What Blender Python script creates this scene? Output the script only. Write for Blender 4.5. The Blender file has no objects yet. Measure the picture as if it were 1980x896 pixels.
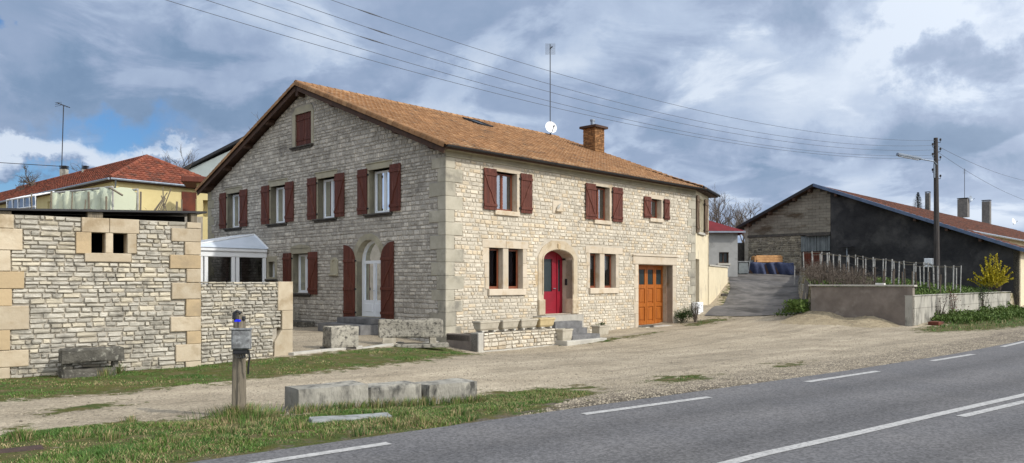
import bpy, math, random
import numpy as np
from mathutils import Vector, noise
from mathutils.geometry import tessellate_polygon
R = math.radians
rng = random.Random(7)
# ------------------------------------------------------------ camera, light, exposure
scene = bpy.context.scene
col = scene.collection
FPX, CX, HY, EYE = 1491.0, 990.0, 545.0, 1.7
cam_d = bpy.data.cameras.new('camera'); cam = bpy.data.objects.new('camera', cam_d); col.objects.link(cam)
cam.location = (0, 0, EYE); cam.rotation_euler = (R(90), 0, 0)
cam_d.sensor_width = 36; cam_d.lens = FPX/1980*36
cam_d.shift_y = (HY-448)/1980; cam_d.clip_end = 3000; cam_d.clip_start = .1
scene.camera = cam
SUN_AZ, SUN_EL = -28.0, 36.0          # direction TO the sun, measured from +X towards +Y
sd = Vector((math.cos(R(SUN_AZ))*math.cos(R(SUN_EL)), math.sin(R(SUN_AZ))*math.cos(R(SUN_EL)), math.sin(R(SUN_EL))))
sl = bpy.data.lights.new('sun', 'SUN'); sl.energy = 3.2; sl.angle = R(1.2); sl.color = (1.0, .95, .87)
so = bpy.data.objects.new('sun', sl); col.objects.link(so)
so.rotation_euler = sd.to_track_quat('Z', 'Y').to_euler()
scene.view_settings.view_transform = 'Standard'; scene.view_settings.look = 'None'
scene.view_settings.gamma = 1; scene.view_settings.use_curve_mapping = False
scene.view_settings.exposure = -0.1

def build_world():
    w = bpy.data.worlds.new('World'); scene.world = w; w.use_nodes = True
    nt = w.node_tree; N = nt.nodes; L = nt.links; N.clear()
    out = N.new('ShaderNodeOutputWorld'); bg = N.new('ShaderNodeBackground'); L.new(bg.outputs[0], out.inputs[0])
    sky = N.new('ShaderNodeTexSky'); sky.sky_type = 'NISHITA'; sky.sun_disc = False
    sky.sun_elevation = R(SUN_EL); sky.sun_rotation = R(90-SUN_AZ)
    bg.inputs[1].default_value = .1
    tc = N.new('ShaderNodeTexCoord'); sx = N.new('ShaderNodeSeparateXYZ'); L.new(tc.outputs['Generated'], sx.inputs[0])
    def m(op, a, b=None, c=None, clamp=False):
        n = N.new('ShaderNodeMath'); n.operation = op; n.use_clamp = clamp
        for i, q in enumerate((a, b, c)):
            if q is None: continue
            if isinstance(q, (int, float)): n.inputs[i].default_value = q
            else: L.new(q, n.inputs[i])
        return n.outputs[0]
    az = m('ARCTAN2', sx.outputs[0], sx.outputs[1]); el = m('ARCSINE', sx.outputs[2])
    cb = N.new('ShaderNodeCombineXYZ'); L.new(az, cb.inputs[0]); L.new(el, cb.inputs[1]); 
    # cloud deck seen in perspective: divide by height
    inv = m('DIVIDE', 1.0, m('ADD', m('MAXIMUM', sx.outputs[2], 0.0), .22))
    cp = N.new('ShaderNodeCombineXYZ'); L.new(m('MULTIPLY', sx.outputs[0], inv), cp.inputs[0]); L.new(m('MULTIPLY', sx.outputs[1], inv), cp.inputs[1]); cp.inputs[2].default_value = 3.7
    def nz(src, scale, detail, rough=.55, off=0, dist=0):
        mp = N.new('ShaderNodeMapping'); mp.inputs[1].default_value = (off, off*.7, off*.3); L.new(src, mp.inputs[0])
        t = N.new('ShaderNodeTexNoise'); t.inputs['Scale'].default_value = scale; t.inputs['Detail'].default_value = detail
        t.inputs['Roughness'].default_value = rough; t.inputs['Distortion'].default_value = dist
        L.new(mp.outputs[0], t.inputs['Vector']); return t.outputs[0]
    big = nz(cp.outputs[0], 1.5, 9, .56, 0, .35)
    fine = nz(cb.outputs[0], 7.0, 8, .6, 4, .3)
    wx = m('MULTIPLY', m('SUBTRACT', nz(cb.outputs[0], 5.5, 7, .62, 11), .5), .36)
    wy = m('MULTIPLY', m('SUBTRACT', nz(cb.outputs[0], 5.5, 7, .62, 23), .5), .26)
    azw = m('ADD', az, wx); elw = m('ADD', el, wy)
    def blob(px, py, rx, ry, soft=.5):
        a0 = math.atan((px-CX)/FPX); e0 = math.atan((HY-py)/FPX*math.cos(a0))
        ra = rx/FPX; re = ry/FPX
        dx = m('DIVIDE', m('SUBTRACT', azw, a0), ra); dy = m('DIVIDE', m('SUBTRACT', elw, e0), re)
        r = m('SQRT', m('ADD', m('MULTIPLY', dx, dx), m('MULTIPLY', dy, dy)))
        mr = N.new('ShaderNodeMapRange'); mr.interpolation_type = 'SMOOTHSTEP'
        mr.inputs[1].default_value = 1+soft; mr.inputs[2].default_value = 1-soft
        L.new(r, mr.inputs[0]); return mr.outputs[0]
    # density/brightness of the deck: 0 dark slate, 1 white
    b = m('ADD', m('MULTIPLY', m('SUBTRACT', big, .5), 1.15), .57)
    b = m('ADD', b, m('MULTIPLY', m('SUBTRACT', fine, .5), .62))
    pt = N.new('ShaderNodeMapRange'); pt.interpolation_type = 'SMOOTHSTEP'; pt.inputs[1].default_value = .44; pt.inputs[2].default_value = .60; pt.inputs[3].default_value = -.13; pt.inputs[4].default_value = .20
    L.new(nz(cp.outputs[0], 2.6, 9, .58, 8, .5), pt.inputs[0]); b = m('ADD', b, pt.outputs[0])
    def add(s, blobv, k): return m('ADD', s, m('MULTIPLY', blobv, k))
    b = add(b, blob(1690, 150, 300, 120, .4), .42)
    b = add(b, blob(1900, 30, 170, 60, .5), .30)
    b = add(b, blob(1900, 130, 100, 48, .4), -.46)
    b = add(b, blob(1650, 300, 260, 40, .5), -.06)
    b = add(b, blob(480, 170, 330, 75, .6), -.26)
    b = add(b, blob(950, 190, 200, 60, .6), -.10)
    b = add(b, blob(160, 150, 130, 45, .6), -.05)
    b = add(b, blob(170, 292, 150, 30, .35), .62)
    b = add(b, blob(400, 305, 60, 14, .4), .4)
    b = add(b, blob(40, 320, 110, 26, .5), -.2)
    b = add(b, blob(1900, 330, 160, 30, .6), -.12)
    ramp = N.new('ShaderNodeValToRGB'); L.new(b, ramp.inputs[0])
    e = ramp.color_ramp.elements
    e[0].position = 0.0; e[0].color = (.15, .24, .385, 1)
    e[1].position = 1.0; e[1].color = (.66, .745, .87, 1)
    for p, c in ((.25, (.215, .315, .475, 1)), (.5, (.315, .405, .575, 1)), (.72, (.43, .53, .70, 1))):
        q = e.new(p); q.color = c
    # clear gaps
    gap = m('MAXIMUM', blob(300, 254, 120, 30, .6), blob(10, 12, 40, 22, .5))
    gap = m('MAXIMUM', gap, m('MULTIPLY', blob(25, 338, 90, 14, .5), .8))
    gap = m('MULTIPLY', gap, 1.0)
    # brighter overcast around the sun, as thin cloud near the sun always is
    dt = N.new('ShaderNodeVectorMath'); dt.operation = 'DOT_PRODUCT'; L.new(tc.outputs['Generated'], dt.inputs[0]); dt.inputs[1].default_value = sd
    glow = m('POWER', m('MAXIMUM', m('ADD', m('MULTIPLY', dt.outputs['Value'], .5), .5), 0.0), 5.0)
    back = m('MAXIMUM', m('MULTIPLY', sx.outputs[1], -1.0), 0.0)  # added fill: sky behind the camera brightened to lift the shaded gable
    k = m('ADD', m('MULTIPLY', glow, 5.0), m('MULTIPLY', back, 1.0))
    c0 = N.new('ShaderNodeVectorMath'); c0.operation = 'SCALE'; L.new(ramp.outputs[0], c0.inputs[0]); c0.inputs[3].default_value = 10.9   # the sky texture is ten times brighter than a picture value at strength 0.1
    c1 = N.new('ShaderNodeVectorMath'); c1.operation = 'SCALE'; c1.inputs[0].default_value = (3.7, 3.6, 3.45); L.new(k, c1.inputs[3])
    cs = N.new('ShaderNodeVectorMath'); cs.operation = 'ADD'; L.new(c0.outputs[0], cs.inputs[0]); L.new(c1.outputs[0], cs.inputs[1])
    ss = N.new('ShaderNodeVectorMath'); ss.operation = 'MULTIPLY'; L.new(sky.outputs[0], ss.inputs[0]); ss.inputs[1].default_value = (.55, .85, 1.2)
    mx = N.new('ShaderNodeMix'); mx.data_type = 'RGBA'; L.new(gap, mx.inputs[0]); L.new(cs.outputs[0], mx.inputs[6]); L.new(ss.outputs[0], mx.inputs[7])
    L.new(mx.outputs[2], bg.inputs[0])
build_world()
scene.cycles.max_bounces = 6
scene.cycles.transparent_max_bounces = 12

# ------------------------------------------------------------ materials
MATS = {}
WIRE = (.10, .11, .13)
def mat(name, c1, c2=None, scale=4, rough=.9, bump=0, bscale=None, rnd=0, c3=None, c3amt=.0, c3scale=1.2, detail=5, spec=.3, hue=0, stretch=None, metal=0, bdist=.02, c4=None, big=0):
    m = bpy.data.materials.new(name); m.use_nodes = True; nt = m.node_tree; N = nt.nodes; L = nt.links
    P = N['Principled BSDF']; P.inputs['Roughness'].default_value = rough; P.inputs['Metallic'].default_value = metal
    P.inputs['Specular IOR Level'].default_value = spec
    c2 = c2 or c1
    tc = N.new('ShaderNodeTexCoord'); src = tc.outputs['Object']
    if stretch:
        mp = N.new('ShaderNodeMapping'); mp.inputs[3].default_value = stretch; L.new(src, mp.inputs[0]); src = mp.outputs[0]
    def noi(s, d=detail, off=0):
        n = N.new('ShaderNodeTexNoise'); n.inputs['Scale'].default_value = s; n.inputs['Detail'].default_value = d; n.inputs['Roughness'].default_value = .62
        if off:
            q = N.new('ShaderNodeMapping'); q.inputs[1].default_value = (off, off, off); L.new(src, q.inputs[0]); L.new(q.outputs[0], n.inputs['Vector'])
        else: L.new(src, n.inputs['Vector'])
        return n.outputs[0]
    def ramp(v, a, b):
        r = N.new('ShaderNodeMapRange'); r.inputs[1].default_value = a; r.inputs[2].default_value = b; L.new(v, r.inputs[0]); return r.outputs[0]
    def mix(f, a, b, mode='MIX'):
        x = N.new('ShaderNodeMix'); x.data_type = 'RGBA'; x.blend_type = mode
        for i, q in ((0, f), (6, a), (7, b)):
            if isinstance(q, (int, float)): x.inputs[i].default_value = q
            elif isinstance(q, tuple): x.inputs[i].default_value = q if len(q) == 4 else (*q, 1)
            else: L.new(q, x.inputs[i])
        return x.outputs[2]
    c = mix(ramp(noi(scale), .36, .64), c1, c2)
    at = N.new('ShaderNodeAttribute'); at.attribute_name = 'rnd'; fac = at.outputs['Fac']
    if c4:      # some units have another colour
        c = mix(ramp(fac, .72, .8), c, c4)
    if rnd:
        wn = N.new('ShaderNodeTexWhiteNoise'); wn.noise_dimensions = '1D'; L.new(fac, wn.inputs['W'])
        r = N.new('ShaderNodeMapRange'); r.inputs[3].default_value = 1-rnd; r.inputs[4].default_value = 1+rnd; L.new(wn.outputs[0], r.inputs[0])
        v = N.new('ShaderNodeVectorMath'); v.operation = 'SCALE'; L.new(c, v.inputs[0]); L.new(r.outputs[0], v.inputs[3]); c = v.outputs[0]
    if c3:
        f = ramp(noi(c3scale, 8, 7.3), .62-c3amt*.3, .74-c3amt*.2)
        c = mix(f, c, c3)
    if big:
        r = N.new('ShaderNodeMapRange'); r.inputs[1].default_value = .3; r.inputs[2].default_value = .7; r.inputs[3].default_value = 1-big; r.inputs[4].default_value = 1+big*.7; L.new(noi(.45, 5, 3.1), r.inputs[0])
        v = N.new('ShaderNodeVectorMath'); v.operation = 'SCALE'; L.new(c, v.inputs[0]); L.new(r.outputs[0], v.inputs[3]); c = v.outputs[0]
    L.new(c, P.inputs['Base Color'])
    if bump:
        bn = N.new('ShaderNodeBump'); bn.inputs['Strength'].default_value = bump; bn.inputs['Distance'].default_value = bdist
        L.new(noi(bscale or scale*4, 6), bn.inputs['Height']); L.new(bn.outputs[0], P.inputs['Normal'])
    MATS[name] = m; return m
def glassmat(name, tint=(.55, .6, .62), refl=.14, bl=.3):
    m = bpy.data.materials.new(name); m.use_nodes = True; nt = m.node_tree; N = nt.nodes; L = nt.links; N.clear()
    o = N.new('ShaderNodeOutputMaterial'); t = N.new('ShaderNodeBsdfTransparent'); t.inputs[0].default_value = (*tint, 1)
    g = N.new('ShaderNodeBsdfGlossy'); g.inputs['Roughness'].default_value = .02; g.inputs[0].default_value = (.9, .95, 1, 1)
    f = N.new('ShaderNodeLayerWeight'); f.inputs[0].default_value = bl
    a = N.new('ShaderNodeMath'); a.operation = 'ADD'; a.inputs[1].default_value = refl; a.use_clamp = True; L.new(f.outputs['Fresnel'], a.inputs[0])
    x = N.new('ShaderNodeMixShader'); L.new(a.outputs[0], x.inputs[0]); L.new(t.outputs[0], x.inputs[1]); L.new(g.outputs[0], x.inputs[2]); L.new(x.outputs[0], o.inputs[0])
    MATS[name] = m; return m
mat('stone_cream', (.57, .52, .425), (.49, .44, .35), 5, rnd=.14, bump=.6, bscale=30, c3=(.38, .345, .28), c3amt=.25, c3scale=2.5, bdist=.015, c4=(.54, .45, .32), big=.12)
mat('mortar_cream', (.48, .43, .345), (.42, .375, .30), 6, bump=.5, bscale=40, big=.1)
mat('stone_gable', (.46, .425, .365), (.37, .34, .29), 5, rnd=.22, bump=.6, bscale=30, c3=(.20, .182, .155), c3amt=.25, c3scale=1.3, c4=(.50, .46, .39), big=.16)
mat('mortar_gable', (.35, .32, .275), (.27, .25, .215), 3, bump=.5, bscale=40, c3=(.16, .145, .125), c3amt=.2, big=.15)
mat('stone_grey', (.47, .44, .37), (.38, .355, .295), 4, rnd=.16, bump=.7, bscale=24, c3=(.22, .205, .17), c3amt=.35, c3scale=3.0, c4=(.50, .45, .345), big=.14)
mat('mortar_dark', (.42, .38, .31), (.31, .28, .23), 5, bump=.5, bscale=40)
mat('ashlar', (.48, .41, .30), (.42, .345, .24), 3, rnd=.13, bump=.7, bscale=12, c3=(.33, .255, .16), c3amt=.4, c3scale=2.0, bdist=.014, c4=(.44, .335, .20), detail=10, big=.1)
mat('ashlar_pale', (.52, .45, .35), (.46, .395, .30), 3, rnd=.09, bump=.5, bscale=18, bdist=.01, c3=(.42, .32, .2), c3amt=.25, c3scale=1.8, detail=9)
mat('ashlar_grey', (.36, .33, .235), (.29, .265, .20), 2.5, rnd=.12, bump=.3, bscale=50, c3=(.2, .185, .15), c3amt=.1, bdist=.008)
mat('quoin', (.40, .37, .295), (.32, .295, .23), 2.2, rnd=.15, bump=.5, bscale=18, bdist=.01, c3=(.21, .195, .16), c3amt=.3, detail=9)
mat('sill_dark', (.10, .09, .075), (.055, .05, .045), 5, bump=.6, bscale=30)
mat('old_stone', (.12, .112, .092), (.06, .056, .047), 4, bump=.9, bscale=16, c3=(.27, .26, .215), c3amt=.25, c3scale=12, bdist=.03, detail=9)
mat('old_stone_pale', (.36, .335, .275), (.24, .222, .185), 3, bump=.9, bscale=14, c3=(.07, .065, .055), c3amt=.45, c3scale=11, bdist=.03, detail=9, big=.25)
mat('cut_block', (.37, .35, .295), (.25, .237, .20), 2.5, bump=.9, bscale=14, c3=(.06, .058, .052), c3amt=.42, c3scale=5, stretch=(1, 1, .4), bdist=.04, detail=10, big=.25)
mat('step_stone', (.19, .187, .185), (.12, .118, .115), 4, bump=.4, bscale=30, big=.15)
mat('step_pale', (.40, .375, .32), (.32, .30, .26), 4, bump=.4, bscale=30)
mat('slab_blue', (.31, .325, .31), (.22, .23, .22), 5, bump=.4, bscale=30, c3=(.14, .14, .12), c3amt=.3, c3scale=9)
mat('tile_orange', (.295, .16, .075), (.235, .124, .057), 3, rnd=.14, bump=.3, bscale=60, c3=(.14, .09, .056), c3amt=.22, c3scale=1.5, c4=(.335, .19, .092), big=.12)
mat('tile_red', (.24, .075, .040), (.17, .05, .03), 3, rnd=.28, bump=.3, bscale=40, c3=(.09, .045, .032), c3amt=.4, c3scale=1.5)
mat('tile_barn', (.15, .06, .037), (.10, .043, .03), 2, rnd=.25, bump=.3, bscale=30, c3=(.06, .038, .03), c3amt=.4, c3scale=.8)
mat('roof_red', (.15, .010, .014), (.11, .008, .010), 2, rough=.7)
mat('wood_red', (.112, .030, .017), (.075, .020, .011), 3, rough=.6, rnd=.2, bump=.35, bscale=14, stretch=(6, 6, .6), spec=.3, c3=(.16, .062, .04), c3amt=.25, c3scale=1.5)
mat('wood_brown', (.07, .035, .02), (.045, .024, .015), 3, rough=.7, bump=.3, bscale=16)
mat('shutter_brown', (.16, .11, .07), (.10, .07, .045), 3, rough=.7, bump=.3, bscale=16)
mat('frame_wood', (.20, .055, .02), (.15, .04, .015), 4, rough=.45, spec=.5)
mat('white_paint', (.75, .77, .78), (.70, .72, .74), 2, rough=.4, spec=.5)
mat('white_roof', (.62, .68, .75), (.56, .62, .69), 2, rough=.3, spec=.5)
mat('curtain', (.66, .68, .70), (.5, .52, .55), 9, rough=1)
mat('lace', (.70, .74, .78), (.45, .5, .56), 60, rough=1)
mat('door_red', (.23, .005, .018), (.19, .005, .015), 3, rough=.45, spec=.4, bump=.1)
mat('door_glass', (.03, .04, .042), (.02, .03, .032), 2, rough=.25, spec=.3)
mat('door_orange', (.38, .115, .016), (.29, .082, .011), 3, rough=.45, stretch=(4, 4, .5), bump=.15, bscale=14, spec=.4, big=.1)
mat('dark_metal', (.03, .03, .032), (.02, .02, .022), 4, rough=.5)
mat('cable_grey', (.10, .11, .13), None, 4)
mat('cloth_maroon', (.07, .02, .016), (.045, .013, .011), 4)
mat('zinc', (.28, .32, .37), (.2, .235, .28), 3, rough=.4, metal=.4)
mat('blue_zinc', (.12, .165, .25), (.08, .115, .18), 2, rough=.45, metal=.2)
mat('grey_metal', (.24, .25, .25), (.10, .10, .10), 10, rough=.6, c3=(.36, .37, .37), c3amt=.3, c3scale=14)
mat('cream_render', (.66, .58, .41), (.60, .52, .36), 1.5, bump=.25, bscale=60, c3=(.46, .40, .30), c3amt=.1)
mat('yellow_render', (.62, .53, .27), (.56, .47, .23), 1.2, bump=.2, bscale=40)
mat('grey_render', (.33, .33, .32), (.26, .26, .25), 1.1, bump=.3, bscale=30, c3=(.18, .18, .17), c3amt=.2)
mat('white_clad', (.42, .47, .46), (.36, .41, .40), 1.0)
mat('dark_render', (.022, .022, .024), (.048, .047, .047), .9, detail=11, bump=.5, bscale=12, c3=(.085, .082, .078), c3amt=.4, c3scale=.55, big=.25)
mat('brown_render', (.23, .195, .165), (.15, .125, .105), 1.5, detail=10, bump=.4, bscale=20, c3=(.30, .265, .225), c3amt=.15, c3scale=1.2, big=.15)
mat('concrete', (.42, .40, .34), (.30, .285, .245), 1.6, detail=8, bump=.5, bscale=18, c3=(.12, .115, .10), c3amt=.42, c3scale=2.2, stretch=(1, 1, .4))
mat('concrete_cap', (.46, .44, .38), (.36, .34, .3), 3, bump=.4, bscale=20)
mat('block_wall', (.26, .235, .185), (.19, .17, .135), 1.0, rnd=.10, bump=.4, bscale=20, c3=(.10, .075, .05), c3amt=.3, c3scale=.6, stretch=(1, 1, 3))
mat('rubble', (.30, .265, .19), (.19, .165, .125), 3, rnd=.35, bump=.8, bscale=14, c3=(.07, .06, .05), c3amt=.3, c3scale=2)
mat('corrugated', (.18, .20, .20), (.12, .135, .14), 2, rough=.6)
mat('rust', (.16, .045, .025), (.09, .03, .02), 2, bump=.3, bscale=12, c3=(.05, .03, .025), c3amt=.3)
mat('painted_shade', (.004, .004, .004), None)
mat('timber_grey', (.23, .195, .14), (.14, .12, .09), 3, rough=.9, bump=.8, bscale=8, stretch=(7, 7, .5), c3=(.05, .045, .035), c3amt=.15, c3scale=6)
mat('chimney_grey', (.17, .16, .15), (.11, .105, .10), 3, bump=.4, bscale=10)
mat('cover_iron', (.075, .045, .035), (.045, .032, .027), 6, bump=.4)
mat('bark', (.09, .075, .06), (.05, .042, .035), 6, bump=.5, bscale=12)
mat('twig', (.115, .09, .07), (.075, .06, .048), 6)
mat('pole_wood', (.075, .065, .06), (.04, .036, .034), 4, bump=.4, bscale=12, stretch=(5, 5, .4))
mat('stake', (.42, .41, .39), (.28, .27, .25), 5, bump=.2)
mat('stake_dark', (.13, .10, .08), (.08, .065, .05), 5)
mat('brick', (.32, .17, .07), (.22, .11, .045), 4, rnd=.4, bump=.4, bscale=40)
mat('brick_dark', (.12, .06, .03), None, 4)
mat('tarp', (.042, .055, .11), (.028, .037, .075), 3, rough=.7, spec=.3)
mat('plank', (.40, .22, .09), (.28, .14, .055), 5, rough=.8, rnd=.2)
mat('net', (.42, .46, .35), (.32, .36, .27), 5, rough=.8)
mat('ibc', (.50, .58, .66), (.40, .48, .56), 2, rough=.4)
mat('blue_mark', (.01, .02, .75), None, 4, rough=.4)
mat('pot', (.44, .40, .32), (.36, .325, .255), 5, bump=.3, bscale=30, c3=(.22, .2, .155), c3amt=.3)
mat('pot_ochre', (.50, .40, .22), (.42, .33, .18), 5, bump=.3, bscale=30, c3=(.28, .24, .15), c3amt=.25)
mat('soil', (.06, .045, .03), (.035, .028, .02), 6, bump=.6)
mat('asphalt', (.135, .13, .128), (.108, .106, .108), .5, rough=.9, bump=.5, bscale=120, bdist=.005, detail=10, spec=.25)
mat('asphalt_old', (.165, .152, .14), (.095, .09, .085), 1.3, rough=.9, bump=.6, bscale=60, detail=10, c3=(.05, .046, .042), c3amt=.4, c3scale=.5)
mat('road_paint', (.46, .45, .43), (.34, .335, .32), 9, rough=.8, c3=(.18, .175, .17), c3amt=.35, c3scale=22)
mat('leaf_green', (.06, .11, .018), (.09, .13, .025), 5, rnd=.35, rough=.7)
mat('leaf_dark', (.03, .06, .015), (.05, .08, .02), 5, rnd=.35, rough=.7)
mat('leaf_yellow', (.50, .40, .015), (.36, .31, .02), 5, rnd=.4, rough=.7)
mat('conifer', (.02, .045, .02), (.035, .06, .025), 5, rnd=.3)
mat('white_rock', (.62, .60, .56), (.5, .48, .44), 6, bump=.5, bscale=14)
mat('sandpile', (.40, .33, .215), (.31, .25, .16), 3, bump=1, bscale=30, bdist=.05, c3=(.20, .165, .11), c3amt=.4, c3scale=9)
glassmat('glass'); glassmat('glass_dark', (.62, .62, .62), .04, .15); glassmat('glass_red', (.5, .5, .5), .0, .1); glassmat('glass_sky', (.35, .4, .45), .3)

def asphalt_lanes():
    m = MATS['asphalt']; nt = m.node_tree; N = nt.nodes; L = nt.links; P = N['Principled BSDF']
    old = P.inputs['Base Color'].links[0].from_socket
    tc = N.new('ShaderNodeTexCoord')
    sp = N.new('ShaderNodeTexVoronoi'); sp.inputs['Scale'].default_value = 42; L.new(tc.outputs['Object'], sp.inputs['Vector'])
    r = N.new('ShaderNodeMapRange'); r.inputs[3].default_value = .68; r.inputs[4].default_value = 1.38
    s2 = N.new('ShaderNodeSeparateColor'); L.new(sp.outputs['Color'], s2.inputs[0]); L.new(s2.outputs[0], r.inputs[0])
    at = N.new('ShaderNodeAttribute'); at.attribute_name = 'wear'
    r2 = N.new('ShaderNodeMapRange'); r2.inputs[3].default_value = 1.08; r2.inputs[4].default_value = .74; L.new(at.outputs['Fac'], r2.inputs[0])
    mu = N.new('ShaderNodeMath'); mu.operation = 'MULTIPLY'; L.new(r.outputs[0], mu.inputs[0]); L.new(r2.outputs[0], mu.inputs[1])
    v = N.new('ShaderNodeVectorMath'); v.operation = 'SCALE'; L.new(old, v.inputs[0]); L.new(mu.outputs[0], v.inputs[3]); L.new(v.outputs[0], P.inputs['Base Color'])
asphalt_lanes()

def ground_mat():
    m = bpy.data.materials.new('ground_mix'); m.use_nodes = True; nt = m.node_tree; N = nt.nodes; L = nt.links; P = N['Principled BSDF']
    P.inputs['Roughness'].default_value = .95; P.inputs['Specular IOR Level'].default_value = .15
    tc = N.new('ShaderNodeTexCoord'); src = tc.outputs['Object']
    def noi(s, d=6, rough=.6, off=0):
        mp = N.new('ShaderNodeMapping'); mp.inputs[1].default_value = (off, off, 0); L.new(src, mp.inputs[0])
        n = N.new('ShaderNodeTexNoise'); n.inputs['Scale'].default_value = s; n.inputs['Detail'].default_value = d; n.inputs['Roughness'].default_value = rough; L.new(mp.outputs[0], n.inputs['Vector']); return n.outputs[0]
    def rg(v, a, b, c=0, d=1):
        r = N.new('ShaderNodeMapRange'); r.inputs[1].default_value = a; r.inputs[2].default_value = b; r.inputs[3].default_value = c; r.inputs[4].default_value = d; L.new(v, r.inputs[0]); return r.outputs[0]
    def mix(f, a, b, mode='MIX'):
        x = N.new('ShaderNodeMix'); x.data_type = 'RGBA'; x.blend_type = mode
        for i, q in ((0, f), (6, a), (7, b)):
            if isinstance(q, (int, float)): x.inputs[i].default_value = q
            elif isinstance(q, tuple): x.inputs[i].default_value = (*q, 1)
            else: L.new(q, x.inputs[i])
        return x.outputs[2]
    def mth(op, a, b):
        n = N.new('ShaderNodeMath'); n.operation = op; n.use_clamp = True
        for i, q in enumerate((a, b)):
            if isinstance(q, (int, float)): n.inputs[i].default_value = q
            else: L.new(q, n.inputs[i])
        return n.outputs[0]
    def att(nm):
        a = N.new('ShaderNodeAttribute'); a.attribute_name = nm; return a.outputs['Fac']
    # pale limestone gravel
    vor = N.new('ShaderNodeTexVoronoi'); vor.inputs['Scale'].default_value = 28; L.new(src, vor.inputs['Vector'])
    sc = N.new('ShaderNodeSeparateColor'); L.new(vor.outputs['Color'], sc.inputs[0])
    g = mix(rg(noi(.6, 7), .35, .65), (.40, .34, .25), (.29, .243, .175))
    v = N.new('ShaderNodeVectorMath'); v.operation = 'SCALE'; L.new(g, v.inputs[0]); L.new(rg(sc.outputs[0], 0, 1, .80, 1.2), v.inputs[3]); g = v.outputs[0]
    g = mix(rg(noi(14, 8, .7, 5), .60, .72, 0, .6), g, (.17, .14, .10))
    # compacted tracks running the way cars drive
    mp = N.new('ShaderNodeMapping'); mp.vector_type = 'TEXTURE'; mp.inputs[2].default_value = (0, 0, R(40)); mp.inputs[3].default_value = (7, .8, 1); L.new(src, mp.inputs[0])
    tn = N.new('ShaderNodeTexNoise'); tn.inputs['Scale'].default_value = 1; tn.inputs['Detail'].default_value = 7; tn.inputs['Roughness'].default_value = .6; L.new(mp.outputs[0], tn.inputs['Vector'])
    v9 = N.new('ShaderNodeVectorMath'); v9.operation = 'SCALE'; L.new(g, v9.inputs[0]); L.new(rg(tn.outputs[0], .35, .68, 1.15, .72), v9.inputs[3]); g = v9.outputs[0]
    g = mix(rg(noi(5, 9, .75, 15), .60, .70, 0, .5), g, (.15, .125, .075))
    # coarse dark verge gravel
    vor2 = N.new('ShaderNodeTexVoronoi'); vor2.inputs['Scale'].default_value = 17; L.new(src, vor2.inputs['Vector'])
    sc2 = N.new('ShaderNodeSeparateColor'); L.new(vor2.outputs['Color'], sc2.inputs[0])
    d = mix(rg(noi(1.3, 6, .6, 9), .4, .6), (.15, .125, .098), (.25, .21, .155))
    v2 = N.new('ShaderNodeVectorMath'); v2.operation = 'SCALE'; L.new(d, v2.inputs[0]); L.new(rg(sc2.outputs[1], 0, 1, .45, 1.5), v2.inputs[3]); d = v2.outputs[0]
    base = mix(rg(mth('ADD', att('verge'), mth('MULTIPLY', noi(2.2, 8, .7, 3), .9)), .75, 1.0), g, d)
    base = mix(rg(mth('ADD', att('dirt'), mth('MULTIPLY', noi(4, 8, .7, 13), .6)), .7, .95), base, mix(rg(noi(18, 6, .7, 6), .4, .6), (.075, .062, .045), (.135, .115, .085)))
    # moss and short turf
    t = mix(rg(noi(2.2, 7, .65, 2), .4, .6), (.085, .080, .022), (.050, .075, .017))
    t = mix(rg(noi(2.6, 9, .7, 8), .47, .62, 0, .85), t, (.13, .098, .052))
    ga = N.new('ShaderNodeMath'); ga.operation = 'MULTIPLY_ADD'; L.new(noi(2.6, 10, .74, 4), ga.inputs[0]); ga.inputs[1].default_value = 3.0; ga.inputs[2].default_value = -1.5
    gb = N.new('ShaderNodeMath'); gb.operation = 'ADD'; L.new(att('grass'), gb.inputs[0]); L.new(ga.outputs[0], gb.inputs[1])
    gm = rg(gb.outputs[0], .42, .64)
    base = mix(gm, base, t)
    L.new(base, P.inputs['Base Color'])
    b = N.new('ShaderNodeBump'); b.inputs['Strength'].default_value = .8; b.inputs['Distance'].default_value = .03
    L.new(mth('ADD', vor.outputs['Distance'], noi(22, 6, .7, 1)), b.inputs['Height']); L.new(b.outputs[0], P.inputs['Normal'])
    MATS['ground'] = m
ground_mat()

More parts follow.
